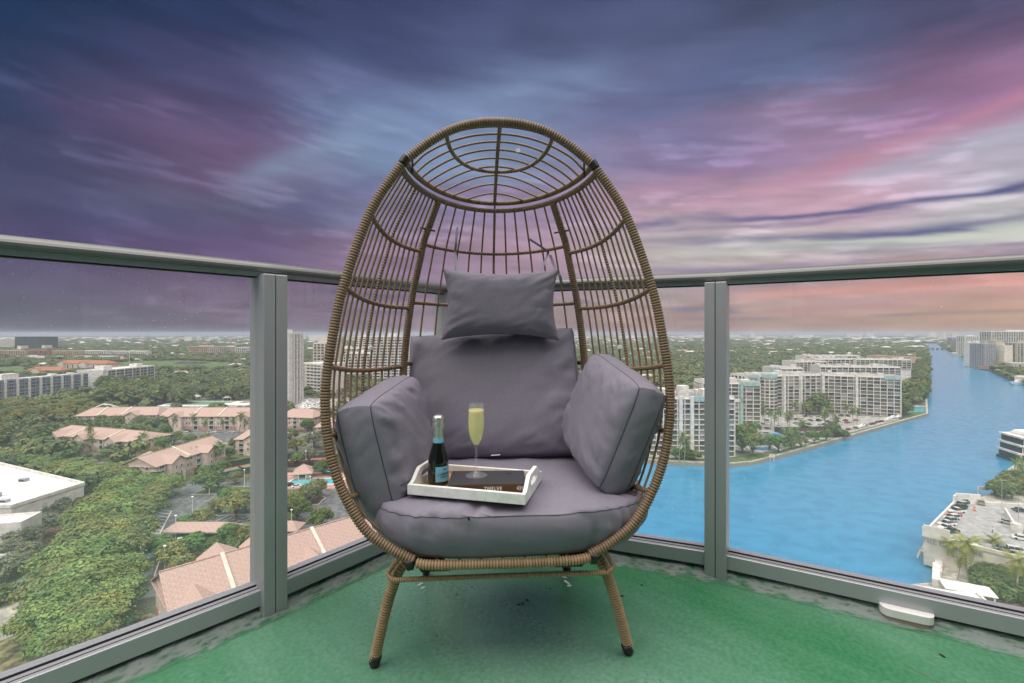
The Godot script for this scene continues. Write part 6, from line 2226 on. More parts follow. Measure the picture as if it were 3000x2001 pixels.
	# the boat park beside the white tower
	for k in 34:
		var at := depth_at(878 + rng.randf() * 74, 66.85 * 1400 / (1174 + rng.randf() * 34 - 977.0))
		boat(at, rng.randf() * 3.0, 0.8 + 0.5 * rng.randf(), "white motor boat in the boat park between tower and chair", "white boats in the boat park")
	ground_sheet("boat_yard", [Vector3(-182.07, -66, -398.29), Vector3(-113.8, -66, -398.29), Vector3(-141.49, -66, -495.22), Vector3(-220.52, -66, -490.04)], M.pale_lot, "pale yard of the boat park")
	keep_clear([Vector3(-183.36, -66, -394.92), Vector3(-141.04, -66, -394.92), Vector3(-176.87, -66, -495.22), Vector3(-229.92, -66, -495.22)])


var boat_proto: Node3D
func boat(at: Vector3, turn: float, size: float, label: String, group: String) -> void:
	if boat_proto == null:
		boat_proto = thing("motor_boat", "boat", "boat")
		boat_proto.set_meta("base", "motor_boat")
		var g := Geo.new()
		var deck := [Vector3(-4, 1.5, 1.3), Vector3(1.5, 1.6, 1.3), Vector3(4.6, 1.9, 0.0), Vector3(1.5, 1.6, -1.3), Vector3(-4, 1.5, -1.3)]
		var keel := [Vector3(-3.9, 0.3, 0.8), Vector3(1.5, 0.3, 0.7), Vector3(3.4, 0.5, 0.0), Vector3(1.5, 0.3, -0.7), Vector3(-3.9, 0.3, -0.8)]
		for k in 5:
			var j := (k + 1) % 5
			g.quad(keel[k], keel[j], deck[j], deck[k])
		for k in range(1, 4):
			g.tri(deck[0], deck[k], deck[k + 1]); g.tri(keel[0], keel[k + 1], keel[k])
		part("hull", g.mesh(), M.lamp_white, boat_proto)
		part("cabin", bevel_box(Vector3(2.6, 1.1, 1.8), 0.2), M.lamp_white, boat_proto, Transform3D(Basis(), Vector3(0.2, 2.1, 0)))
		part("windscreen", box_mesh(Vector3(2.3, 0.45, 1.84), Vector3(0.25, 2.25, 0)), M.car_glass, boat_proto)
		boat_proto.set_meta("first", true)
	if boat_proto.has_meta("first"):
		boat_proto.remove_meta("first")
		boat_proto.position = at
		boat_proto.rotation.y = turn
		boat_proto.scale = Vector3.ONE * size
		tag(boat_proto, label, "boat", group)
		return
	copy(boat_proto, at, turn, size, label, group)


# ---------------------------------------------------------------- across the water, on the right
func condo(label: String, a: Vector3, b: Vector3, deep: float, floors: int, bays: int, o := {}) -> Node3D:   # white frames, glazed balconies, mint accents
	var high := floors * 2.85
	var t := building("condominium_block", label, "apartment block", a, b, deep, high, M.white_wall, M.roof_grey, "", 1.3)
	var l: float = t.get_meta("len")
	var glass := ["glass_dark", "glass_dark", "glass_tan", "glass_tan", "glass_grey", "glass_pale"]
	var shown: int = o.get("top", floors)   # the lower storeys of those at the back stand behind other houses
	facade(t, "front", 0, l, shown, bays, M.white_wall, M.white_wall, {"slab": 0.42, "pier": 0.42, "out": 1.0, "mullions": 3, "glass": glass, "from": high - 2.85 * shown})
	for side: String in o.get("sides", []):
		facade(t, side, 1.0, deep - 1.0, floors, 4, M.white_wall, M.white_wall, {"slab": 0.5, "pier": 1.6, "out": 0.5, "mullions": 1, "glass": ["glass_dark", "glass_grey"]})
	for c: Array in o.get("caps", []):   # mint bands round the top: along from, to
		part("mint_band", box_mesh(Vector3(c[1] - c[0], 2.9, 0.5), Vector3((c[0] + c[1]) / 2, high - 0.1, 1.5)), M.mint_wall, t)
	for x: float in o.get("mint_piers", []):
		part("mint_pier", box_mesh(Vector3(2.0, high + 1.4, 1.7), Vector3(x, (high + 1.4) / 2, 0.95)), M.mint_wall, t)
	for x: float in o.get("white_piers", []):
		part("white_pier", box_mesh(Vector3(1.8, high + 1.2, 1.7), Vector3(x, (high + 1.2) / 2, 0.95)), M.white_wall, t)
	var list := []
	var k := int(l / 9)
	for j in k:
		list.append([4 + j * 9.0 + rng.randf() * 3, deep * (0.3 + 0.45 * rng.randf()), 2.5 + rng.randf() * 4, 1.2 + rng.randf() * 2.4, 2.5 + rng.randf() * 3])
	roof_boxes(t, list, M.white_wall)
	return t


func make_right_buildings() -> void:
	var t := condo("nearest condominium block right of the chair frame, mint pier at its right end", Vector3(75, GL, -262), Vector3(121, GL, -260), 26, 11, 12, {"caps": [[24.0, 33.0]], "mint_piers": [40.5], "white_piers": [17.0, 23.0], "sides": ["left"]})
	roof_boxes(t, [[8, 8, 11, 4.5, 9], [21, 9, 5, 6, 6], [36, 10, 9, 4, 8]], M.white_wall)
	t = condo("condominium block just right of the right railing post, mint corner", Vector3(136, GL, -341), Vector3(174.5, GL, -336), 24, 11, 8, {"caps": [[26.0, 38.0]], "mint_piers": [26.0], "sides": ["right", "left"]})
	part("balcony_panel", box_mesh(Vector3(8, 2.2, 0.4), Vector3(23, 19.6, 1.6)), M.white_wall, t)
	t = condo("condominium wing with a rounded mint topped bay, behind the car park", Vector3(194, GL, -394), Vector3(263, GL, -407), 22, 11, 13, {"caps": [[0.0, 9.0]], "mint_piers": [9.0], "white_piers": [34.0, 50.0], "sides": ["left"]})
	# its rounded bay
	var bay := part("rounded_bay", half_drum(6.6, 31.4, 0.0), M.white_wall, t, Transform3D(Basis(), Vector3(19.5, 0, 0)))
	for k in 11:
		for j in 6:
			var a := PI * (j + 0.5) / 6
			var w := part("window", box_mesh(Vector3(2.6, 1.9, 0.5)), M[["glass_dark", "glass_grey", "glass_dark", "glass_tan"][rng.randi() % 4]], bay, Transform3D(Basis(UPV, PI / 2 - a), Vector3(cos(a) * 6.5, 1.5 + k * 2.85, sin(a) * 6.5)))
	part("mint_cap", half_drum(6.9, 33.4, 29.6), M.mint_wall, bay)
	t = condo("long condominium block facing the water, mint top at its right end", Vector3(263.5, GL, -406), Vector3(310, GL, -381), 21, 11, 12, {"caps": [[42.0, 52.6]], "mint_piers": [], "white_piers": [0.9, 24.0], "sides": ["right"]})
	t = condo("second condominium block in the row behind the long one", Vector3(327, GL, -508), Vector3(404, GL, -497), 22, 11, 14, {"top": 5, "sides": ["right"]})
	t = condo("third condominium block in the row, its upper storeys showing", Vector3(466, GL, -648), Vector3(531, GL, -636), 22, 11, 12, {"top": 4, "sides": ["right"]})
	condo("condominium block with white roof houses behind the rounded bay", Vector3(262, GL, -484), Vector3(292, GL, -480), 22, 11, 6, {"top": 4, "caps": [[0.0, 8.0]], "mint_piers": [0.8]})
	condo("condominium block at mid distance with a cluttered white roof, left", Vector3(350, GL, -590), Vector3(392, GL, -596), 24, 11, 8, {"top": 4})
	condo("condominium block at mid distance with a cluttered white roof, right", Vector3(412, GL, -650), Vector3(468, GL, -655), 24, 11, 9, {"top": 4})
	condo("furthest condominium block of the white roofed cluster", Vector3(455, GL, -740), Vector3(545, GL, -748), 24, 11, 12, {"top": 4})
	building("waterside_building", "pink waterside building between the trees along the canal", "building", depth_at(2664, 955), depth_at(2699, 962), 90, 19, M.peach_wall, M.rose_base)
	# towers on the far right shore
	for e in [[2827, 2878, 1500, 58, 17, 9, "white_wall", "white tower pair at the back of the east shore", 2.6], [2865, 2886, 960, 48, 15, 4, "white_wall", "slim white tower with a plain face, leftmost of the near towers", 6.0], [2886, 2916, 900, 47, 15, 6, "grey_wall", "grey tower with balconies left of the beige ones", 1.2], [2917, 2941, 905, 53, 16, 3, "beige_wall", "beige tower with a tall blank stair shaft", 5.5], [2942, 2966, 890, 44, 14, 3, "cream_wall", "cream tower right of the beige stair shaft", 5.0], [2905, 3075, 1150, 71, 20, 24, "white_wall", "broad white tower block with many balconies at the right edge", 1.4], [2978, 3060, 930, 48, 14, 8, "beige_wall", "beige tower with brown balconies cut by the right edge", 2.6], [2806, 2832, 1900, 42, 10, 6, "beige_wall", "low beige block at the far end of the east shore", 2.0], [2834, 2864, 1350, 41, 12, 6, "cream_wall", "cream block left of the slim white tower", 2.4], [2880, 2905, 1700, 40, 9, 6, "white_wall", "white block behind the slim tower", 2.0], [2790, 2812, 2500, 44, 10, 5, "grey_wall", "hazy grey block far up the east shore", 2.0]]:
		t = building("tower_block", e[7], "tower", depth_at(e[0], e[2]), depth_at(e[1], e[2]), 30, e[3], M[e[6]], M.roof_white)
		facade(t, "front", 0, t.get_meta("len"), e[4], e[5], M[e[6]], M[e[6]], {"slab": 1.0, "pier": e[8], "out": 0.3, "fine": false, "glass": ["glass_dark", "glass_blue", "glass_grey"]})
		facade(t, "left", 0, 30, e[4], maxi(3, int(30.0 * e[5] / float(t.get_meta("len")))), M[e[6]], M[e[6]], {"slab": 1.0, "pier": e[8], "out": 0.3, "fine": false, "glass": ["glass_dark", "glass_blue", "glass_grey"]})
		roof_boxes(t, [[float(t.get_meta("len")) / 2, 12, float(t.get_meta("len")) * 0.3, 4, 8]], M[e[6]])
	t = building("parking_podium", "low pale podium with square openings below the right edge towers", "building", depth_at(2962, 860), depth_at(3060, 845), 30, 13, M.beige_wall, M.roof_white)
	facade(t, "front", 2, float(t.get_meta("len")) - 2, 1, 6, M.beige_wall, M.beige_wall, {"slab": 3.0, "pier": 4.0, "out": 0.6, "fine": false, "glass": ["glass_dark"]})
	building("terrace", "pale terrace in front of the east shore towers", "building", depth_at(2916, 820), depth_at(3060, 760), 24, 4, M.cream_wall, M.concrete)
	building("boathouse", "low dark red roofed boathouse on the east shore", "building", depth_at(2868, 900), depth_at(2900, 880), 14, 5, M.rose_base, M.roof_orange)
	t = building("angular_pavilion", "pale angular flat pavilion among palms at the right edge", "building", depth_at(2972, 660), depth_at(3050, 640), 26, 7, M.cream_wall, M.roof_white)
	# the far bridge
	var br := thing("road_bridge", "low road bridge across the far end of the canal", "bridge", depth_at(2737, 2000))
	part("deck", box_mesh(Vector3(90, 1.8, 14), Vector3(34, 6.5, 0)), M.concrete, br)
	for k in 5: part("pier", box_mesh(Vector3(2.4, 8.5, 10), Vector3(-6 + 20 * k, 2.0, 0)), M.concrete, br)
	part("control_tower", box_mesh(Vector3(6, 14, 7), Vector3(60, 12, 0)), M.peach_wall, br)
	# the three-deck boat at the right edge
	t = thing("excursion_boat", "white three deck boat with dark window bands cut by the right edge", "boat", Vector3(266, WL, -251))
	t.basis = Basis(UPV, deg_to_rad(-14))
	for k in 3:
		part("deck", box_mesh(Vector3(60, 0.9, 16), Vector3(30 + 0.6 * k, 5.0 + 4.2 * k, -8)), M.white_wall, t)
		part("window_band", box_mesh(Vector3(58, 3.3, 15), Vector3(30 + 0.6 * k, 2.9 + 4.2 * k, -8)), M.glass_dark, t)
		for j in 15:
			part("stanchion", box_mesh(Vector3(0.3, 3.3, 0.3), Vector3(1.5 + 4 * j + 0.6 * k, 2.9 + 4.2 * k, -0.35)), M.white_wall, t)
	part("hull", box_mesh(Vector3(60, 2.2, 15.6), Vector3(30, 0.4, -8)), M.black_wall, t)
	part("sloping_roof", bevel_box(Vector3(50, 3.4, 14), 1.2), M.roof_white, t, Transform3D(Basis(Vector3(0, 0, 1), 0.06), Vector3(30, 15.4, -8)))
	for e in [[2985, 1128, 2.6, "white yacht moored at the right edge below the palms"], [2722, 1079, 1.2, "small boat at the left canal bank, further"], [2722, 1090, 1.3, "small boat at the left canal bank, nearer"]]:
		boat(depth_at(e[0], 68.4 * 1400 / (float(e[1]) - 977)) + Vector3(0, WL - GL, 0), PI, e[2], e[3], "")
	# signs standing in the water
	for e in [[2262, 1352, "white notice board on piles by the far sea wall"], [2874, 1451, "white notice board with worn orange print on posts in the water"]]:
		var s := thing("notice_board", e[2], "sign", depth_at(e[0], 68.4 * 1400 / (float(e[1]) - 977)) + Vector3(0, WL - GL, 0))
		part("board", box_mesh(Vector3(2.9, 1.5, 0.12), Vector3(0, 3.0, 0)), M.lamp_white, s)
		for x in [-1.0, 1.0]: part("pile", box_mesh(Vector3(0.2, 4.2, 0.2), Vector3(x, 0.6, -0.17)), M.lamp_white, s)
		for k in 2:   # two lines of small print, too worn to read
			for j in 5:
				part("print_mark", box_mesh(Vector3(0.24 + 0.1 * ((j + k) % 3), 0.26, 0.01)), M.sign_red, s, Transform3D(Basis(), Vector3(-0.9 + 0.45 * j, 3.26 - 0.5 * k, 0.065)))


func half_drum(r: float, high: float, low: float) -> ArrayMesh:
	var p := PackedVector2Array()
	for j in 13:
		var a := PI * j / 12.0
		p.append(Vector2(r * cos(a), r * sin(a)))
	var g := Geo.new()
	g.prism(p, low, high)
	return g.mesh()


func make_right_grounds() -> void:
	ground_sheet("waterfront_car_park", [Vector3(112.32, -66, -249.59), Vector3(129.89, -66, -254.34), Vector3(162.73, -66, -274.48), Vector3(216.89, -66, -313.03), Vector3(239.27, -66, -328.41), Vector3(298.88, -66, -367.05), Vector3(305.85, -66, -378.94), Vector3(258.24, -66, -401.7), Vector3(190.62, -66, -386.76), Vector3(140.75, -66, -328.41)], M.pale_lot, "pale car park between the condominium blocks and the sea wall")
	ground_sheet("waterfront_lawn", [Vector3(111.42, -66, -247.61), Vector3(126.18, -66, -250.93), Vector3(150.9, -66, -267.42), Vector3(211.12, -66, -307.88), Vector3(232.61, -66, -322.75), Vector3(346.27, -66, -399.99), Vector3(379.16, -66, -439.42), Vector3(303.64, -66, -372.9), Vector3(236.92, -66, -328.41), Vector3(204.7, -66, -304.88), Vector3(154.88, -66, -274.48), Vector3(115.39, -66, -256.43)], M.lawn, "strip of lawn along the sea wall", 0.08)
	ground_sheet("promenade", [Vector3(-12.68, -66, -253.65), Vector3(72.82, -66, -252.96), Vector3(87.18, -66, -249.59), Vector3(110.55, -66, -245.66), Vector3(116.03, -66, -257.84), Vector3(90.81, -66, -259.99), Vector3(-13.04, -66, -260.72)], M.concrete, "pale promenade before the nearest condominium block", 0.06)
	ground_sheet("promenade_lawn", [Vector3(69.04, -66, -254.34), Vector3(110.24, -66, -248.93), Vector3(112.33, -66, -253.65), Vector3(89.75, -66, -256.43), Vector3(70.18, -66, -258.56)], M.lawn, "narrow lawn on the promenade", 0.1)
	keep_clear([Vector3(-12.55, -66, -250.93), Vector3(72.23, -66, -250.93), Vector3(109.97, -66, -244.38), Vector3(148.78, -66, -263.65), Vector3(235.96, -66, -323.87), Vector3(345.94, -66, -398.29), Vector3(421.22, -66, -484.96), Vector3(329.93, -66, -405.18), Vector3(269.82, -66, -419.72), Vector3(196.8, -66, -405.18), Vector3(131.36, -66, -328.41), Vector3(71.97, -66, -265.15), Vector3(-13.26, -66, -265.15)])
	ground_sheet("pool_terrace", [Vector3(145.62, -66, -268.96), Vector3(154.88, -66, -274.48), Vector3(185.59, -66, -295.26), Vector3(189.46, -66, -304.88), Vector3(170.88, -66, -299.03), Vector3(149.46, -66, -282.77)], M.pale_lot, "pale paved terrace around the tents", 0.1)
	var t := thing("swimming_pool", "small blue swimming pool near the blue tents", "swimming pool", Vector3(145.54, -66, -276.1))
	part("coping", box_mesh(Vector3(16, 0.3, 9), Vector3(0, 0.2, 0)), M.white_wall, t)
	part("pool_water", box_mesh(Vector3(14.5, 0.05, 7.5), Vector3(0, 0.37, 0)), M.pool_blue, t)
	t = thing("swimming_pool", "blue swimming pool with white loungers at the end of the long condominium block", "swimming pool", Vector3(367.86, -66, -447.83))
	part("terrace", box_mesh(Vector3(24, 0.3, 30), Vector3(-1, 0.2, -2)), M.pale_lot, t)
	part("pool_water", box_mesh(Vector3(24, 0.06, 7), Vector3(0, 0.38, -9)), M.pool_blue, t)
	part("pool_water", box_mesh(Vector3(20, 0.06, 6), Vector3(0, 0.38, 3)), M.pool_blue, t)
	for k in 16:
		var s := thing("sun_lounger", "tiny white sun lounger in the row by the far pool", "sun lounger", Vector3(367.86, -66, -447.83) + Vector3(-11 + 1.35 * k, 0.36, -3), 0, "white loungers by the far pool")
		part("seat", box_mesh(Vector3(0.9, 0.35, 1.6), Vector3(0, 0.2, 0)), M.lamp_white, s)
		part("backrest", box_mesh(Vector3(0.9, 0.9, 0.3), Vector3(0, 0.6, -0.8)), M.lamp_white, s)
	ground_sheet("shuffle_court", [Vector3(331.41, -66, -401.7), Vector3(353.84, -66, -408.72), Vector3(372.79, -66, -431.32), Vector3(355.74, -66, -429.34)], M.pool_water, "teal games court near the canal corner", 0.12)
	court("tennis_court", "red and green tennis court by the waterfront car park", Vector3(198.07, -66, -317.28), 0.08, 25, 12, M.court_green, M.court_red)
	# tents
	t = thing("canopy_tent", "flat bright blue canopy beside the waterfront trees", "canopy", Vector3(146.96, -66, -289.77))
	var g := Geo.new()
	for s in [-1.0, 1.0]: g.quad(Vector3(-6, 4.4, s * 3.4) if s > 0 else Vector3(6, 4.4, -3.4), Vector3(6, 4.4, 3.4) if s > 0 else Vector3(-6, 4.4, -3.4), Vector3(6, 5.4, 0) if s > 0 else Vector3(-6, 5.4, 0), Vector3(-6, 5.4, 0) if s > 0 else Vector3(6, 5.4, 0))
	part("canopy", g.mesh(), M.tent_cyan, t)
	for x in [-5.6, 0.0, 5.6]:
		for z in [-3.1, 3.1]: part("pole", box_mesh(Vector3(0.18, 4.4, 0.18), Vector3(x, 2.2, z)), M.lamp_white, t)
	t = thing("marquee", "white walled marquee with a blue pyramid roof", "tent", Vector3(159.83, -66, -287.99))
	part("wall", box_mesh(Vector3(11, 3.6, 10), Vector3(0, 1.8, 0)), M.white_wall, t)
	g = Geo.new()
	var q := [Vector3(-6, 3.6, 5.5), Vector3(6, 3.6, 5.5), Vector3(6, 3.6, -5.5), Vector3(-6, 3.6, -5.5)]
	for k in 4: g.tri(q[k], q[(k + 1) % 4], Vector3(0, 7.4, 0))
	part("roof", g.mesh(), M.tent_blue, t)
	# cars of the waterfront car park
	var marks := [["by the red tennis court", Vector3(198.07, -66, -317.28)], ["by the rounded bay", Vector3(207.93, -66, -382.03)], ["near the blue canopy", Vector3(151.11, -66, -297.13)], ["near the blue marquee", Vector3(167.67, -66, -300.95)], ["below the long condominium block", Vector3(258.62, -66, -385.17)], ["along the sea wall lawn", Vector3(254.69, -66, -342.85)], ["at the far end of the car park", Vector3(292.99, -66, -372.9)], ["in the middle of the car park", Vector3(221.16, -66, -355.88)]]
	var spots := ""
	spots += "2230,1243,red;2246,1233,grey;2228,1253,white;2201,1263,white;2249,1258,grey;2215,1274,black;2233,1271,white;2247,1273,silver;2283,1251,white;2290,1258,white;2292,1264,white;2273,1214,black;2290,1213,white;2313,1230,silver;2335,1230,black;2348,1231,white;2362,1221,black;2374,1223,white;2374,1233,blue;2399,1224,white;2399,1234,black;2331,1243,silver;2346,1243,blue;2359,1244,red;2369,1244,grey;2358,1253,black;2369,1253,white;2394,1256,white;2402,1247,white;2415,1247,grey;2421,1258,black;2407,1258,white;2425,1237,blue;2451,1228,black;2454,1237,grey;"
	spots += "2417,1247,black;2404,1249,white;2427,1237,black;2450,1228,blue;2467,1243,white;2477,1233,black;2483,1240,red;2508,1233,red;2486,1260,maroon;2499,1259,white;2506,1256,black;2538,1250,white;2554,1244,black;2560,1243,grey;2572,1238,black;2582,1236,maroon;2574,1217,white;2495,1211,white;2483,1220,black;2528,1213,grey;2421,1260,grey;2464,1219,black;2545,1214,white;2437,1229,white;2442,1248,silver"
	for e in spots.split(";"):
		var f := e.split(",")
		var at := depth_at(float(f[0]), 66.85 * 1400 / (float(f[1]) - 977))
		var best: Array = marks[0]
		for m: Array in marks:
			if at.distance_to(m[1]) < at.distance_to(best[1]): best = m
		var wall_row := at.distance_to(Vector3(254.69, -66, -342.85)) < 32
		car(["saloon", "saloon", "van"][rng.randi() % 3], f[2], at, (0.35 if wall_row else [0.0, 1.57, 0.3][rng.randi() % 3]) + 0.1 * rng.randf(), "%s car %s" % [f[2], best[0]], "cars in the waterfront car park")
	for e in [[2615, 1227], [2632, 1225], [2602, 1233], [2525, 1253]]:
		boat(depth_at(e[0], 66.85 * 1400 / (float(e[1]) - 977)), 0.5, 1.0, "white boat on a trailer along the sea wall lawn", "boats on trailers")


func make_deck() -> void:
	# the roof car park at the water's edge below, with its parapets
	var top := -58.7
	var t := thing("parking_deck", "white walled rooftop car park at the water below on the right", "car park", Vector3(0, GL, 0))
	var poly := PackedVector2Array([Vector2(121, -140.5), Vector2(156, -168), Vector2(176, -164), Vector2(330, -132), Vector2(330, -40), Vector2(200, -52), Vector2(134.5, -125)])
	var g := Geo.new()
	g.prism(poly, -1, top - GL)
	part("wall", g.mesh(), M.cream_wall, t)
	g = Geo.new()
	g.prism(Geometry2D.offset_polygon(poly, -0.5)[0], top - GL, top - GL + 0.06)
	grained("worn_deck", lin(0.36, 0.355, 0.36), 0.9, 0.86, 1.0, 14.0, 0.02)
	part("deck_surface", g.mesh(), M.worn_deck, t)
	var walls := [[0, 1, 1.1, 0.0, 1.0, "white_wall"], [1, 2, 1.0, 0.0, 1.0, "white_wall"], [2, 3, 1.0, 0.0, 1.0, "white_wall"], [6, 0, 1.0, 0.0, 0.72, "cream_wall"], [6, 0, 3.4, 0.72, 1.0, "cream_wall"], [5, 6, 1.0, 0.0, 1.0, "cream_wall"], [1, 2, 3.4, 0.0, 0.36, "white_wall"], [0, 1, 3.0, 0.94, 1.0, "white_wall"], [0, 1, 2.6, 0.0, 0.05, "white_wall"]]
	for k in walls.size():
		var e: Array = walls[k]
		var a: Vector2 = poly[e[0]].lerp(poly[e[1]], e[3])
		var b: Vector2 = poly[e[0]].lerp(poly[e[1]], e[4])
		var d := (b - a).normalized()
		g = Geo.new()
		g.box(Vector3((a.x + b.x) / 2, top - GL + e[2] / 2, (a.y + b.y) / 2), Vector3(a.distance_to(b) + 0.01 * k, e[2], 0.5 + 0.02 * k), Basis(Vector3(d.x, 0, d.y), UPV, Vector3(-d.y, 0, d.x)))
		part("parapet", g.mesh(), M[e[5]], t)
	# the name on the front wall
	var d2 := (poly[6] - poly[0]).normalized()
	var mid := poly[0].lerp(poly[6], 0.3)
	var nrm := Vector3(-d2.y, 0, d2.x)
	if nrm.x > 0: nrm = -nrm
	var px := Vector3(d2.x, 0, d2.y)
	var zz := px.cross(UPV)
	part("lettering", words("THE HALLMARK", 1.1, false, 0.06), M.roof_grey, t, Transform3D(Basis(px, UPV, zz), Vector3(mid.x, top - GL - 1.0, mid.y) + zz * 0.34))
	# ramp
	g = Geo.new()
	var ra := Vector3(163, top - GL, -158)
	var rb := Vector3(150.5, top - GL, -143)
	var rd := (rb - ra).normalized()
	g.box((ra + rb) / 2 + Vector3(0, 1.3, 0), Vector3(ra.distance_to(rb), 2.0, 0.5), Basis(rd, UPV, rd.cross(UPV)) * Basis(Vector3(0, 0, 1), 0.03))
	part("ramp_wall", g.mesh(), M.white_wall, t)
	part("ramp_pillar", box_mesh(Vector3(1.8, 3.2, 1.8), rb + Vector3(0.2, 1.2, 0.2)), M.white_wall, t)
	g = Geo.new()
	g.prism(PackedVector2Array([Vector2(163.5, -157.5), Vector2(151, -142.5), Vector2(200, -118), Vector2(230, -140)]), top - GL + 0.08, top - GL + 0.9)
	part("upper_deck", g.mesh(), M.worn_deck, t)
	for k in 6:
		part("railing_post", box_mesh(Vector3(0.12, 1.2, 0.12), Vector3(120.6 + 0.55 * k, 0.6, -142.2 - 0.45 * k)), M.lamp_white, t)
	# cars on the deck: (px, py on the survey, colour, shape, turn, label)
	var row := [[2822, 1474, "blue", "saloon", "dark blue car, first in the row at the far wall of the deck"], [2815, 1484, "silver", "van", "silver van, second in the deck row"], [2809, 1492, "black", "van", "large black car, third in the deck row"], [2803, 1502, "white", "pickup", "white pickup next to the red car on the deck"], [2794, 1514, "red", "saloon", "red car in the deck row"], [2788, 1522, "white", "van", "white van below the red car on the deck"], [2780, 1531, "silver", "van", "silver car with dark windows in the deck row"], [2774, 1540, "white", "pickup", "white pickup nearest the front wall of the deck"], [2770, 1549, "white", "saloon", "white car behind the tall corner of the front wall"], [2786, 1560, "black", "saloon", "black car at the near end of the deck row"]]
	for e: Array in row:
		car(e[3], e[2], on_deck(e[0], e[1]), PI + 0.12 + 0.04 * rng.randf(), e[4])
	for e in [[2873, 1476, "tan", "van", 0.9, "tan car parked alone beside the far wall block"], [2834, 1597, "white", "saloon", -0.6, "white car behind the lettered front wall"], [2942, 1614, "grey", "saloon", -0.55, "grey car behind the front wall among palms"], [2983, 1620, "white", "van", -0.55, "white car behind the front wall at the right edge"], [2992, 1508, "black", "saloon", -0.4, "black car on the upper ramp deck"], [2996, 1582, "white", "saloon", -0.7, "white car cut by the right edge below the ramp pillar"], [2955, 1535, "silver", "saloon", -0.85, "silver car half hidden under the ramp wall"]]:
		var at := on_deck(e[0], e[1])
		if e[2] == "black": at.y += 0.85
		car(e[3], e[2], at, e[4], e[5])
	var bn := thing("orange_barrel", "orange traffic barrel standing on the parking deck", "traffic barrel", on_deck(2855, 1496))
	g = Geo.new()
	g.lathe(PackedVector2Array([Vector2(0, 0), Vector2(0.5, 0), Vector2(0.5, 0.1), Vector2(0.42, 0.12), Vector2(0.36, 1.2), Vector2(0.2, 1.3), Vector2(0, 1.3)]), 12)
	part("body", g.mesh(), M.sign_red, bn)
	part("reflective_band", tube_mesh([Vector3(0, 0.6, 0), Vector3(0, 0.8, 0)], 0.42), M.lamp_white, bn)
	make_person()
	for e in [[2935, 1484, 9.0], [2984, 1540, 9.0]]:
		var lp := thing("light_mast", "thin dark light mast rising from the ramp of the deck", "light mast", on_deck(e[0], e[1]), 0, "light masts on the parking deck")
		part("pole", tube_mesh([Vector3(0, 0, 0), Vector3(0, e[2], 0)], 0.07), M.grey_wall, lp)
		part("lamp_arm", box_mesh(Vector3(1.4, 0.1, 0.2), Vector3(0.5, e[2], 0)), M.grey_wall, lp)
	# the white roofs at the foot of the tower
	t = thing("flat_roofed_pavilion", "long white flat roof below the palms by the water", "pavilion", Vector3(109.88, -62.6, -122.87))
	var a := Vector3(109.88, -62.6, -122.87)
	var b := Vector3(118.71, -62.6, -118.29)
	t.position = Vector3(a.x, GL, a.z)
	var dd := Vector3(b.x - a.x, 0, b.z - a.z).normalized()
	t.basis = Basis(dd, UPV, dd.cross(UPV))
	var ln := Vector3(b.x - a.x, 0, b.z - a.z).length()
	part("roof", bevel_box(Vector3(ln, 0.5, 5.5), 0.2), M.roof_white, t, Transform3D(Basis(), Vector3(ln / 2, 3.3, 1.5)))
	for k in 4: part("column", box_mesh(Vector3(0.3, 3.1, 0.3), Vector3(0.6 + (ln - 1.2) * k / 3, 1.5, 3.6)), M.white_wall, t)
	part("back_wall", box_mesh(Vector3(ln * 0.7, 3.1, 0.3), Vector3(ln * 0.35, 1.55, -0.8)), M.white_wall, t)
	t = thing("flat_roofed_pavilion", "white flat roof nearest the tower, cut by the bottom rail", "pavilion")
	a = Vector3(94.35, -61.5, -120.08)
	b = Vector3(111.34, -61.5, -114.11)
	dd = Vector3(b.x - a.x, 0, b.z - a.z).normalized()
	t.position = Vector3(a.x, GL, a.z)
	t.basis = Basis(dd, UPV, dd.cross(UPV))
	ln = Vector3(b.x - a.x, 0, b.z - a.z).length()
	part("wall", box_mesh(Vector3(ln - 0.6, 4.2, 11), Vector3(ln / 2, 2.1, 6)), M.white_wall, t)
	part("roof", box_mesh(Vector3(ln, 0.35, 12), Vector3(ln / 2, 4.4, 6)), M.roof_white, t)
	part("roof_edge", box_mesh(Vector3(0.5, 0.5, 12), Vector3(ln - 0.25, 4.82, 6)), M.white_wall, t)
	t = thing("pier_wall", "white pier wall at the water's edge left of the palms", "wall", Vector3(0, GL, 0))
	for e in [[Vector3(126.25, -66, -141.17), Vector3(117.02, -66, -131.27), 1.6], [Vector3(119.67, -66, -134.67), Vector3(111.45, -66, -125.63), 2.2]]:
		g = Geo.new()
		var e0: Vector3 = e[0]
		var e1: Vector3 = e[1]
		var de := (e1 - e0).normalized()
		g.box((e0 + e1) / 2 + Vector3(0, -GL + float(e[2]) / 2, 0), Vector3(e0.distance_to(e1), e[2], 1.6), Basis(de, UPV, de.cross(UPV)))
		part("wall_section", g.mesh(), M.white_wall, t)
	t = thing("terrace_railing", "white railing along the terrace at the bottom right", "railing", Vector3(0, GL, 0))
	var ra2 := Vector3(115.68, -66, -116.85)
	var rb2 := Vector3(123.54, -66, -113.04)
	for k in 7: part("post", box_mesh(Vector3(0.15, 1.1, 0.15), ra2.lerp(rb2, k / 6.0) + Vector3(0, -GL + 0.55, 0)), M.lamp_white, t)
	var dr := (rb2 - ra2).normalized()
	for h in [1.15, 0.2]:
		g = Geo.new()
		g.box((ra2 + rb2) / 2 + Vector3(0, -GL + h, 0), Vector3(ra2.distance_to(rb2), 0.14, 0.2), Basis(dr, UPV, dr.cross(UPV)))
		part("rail", g.mesh(), M.lamp_white, t)
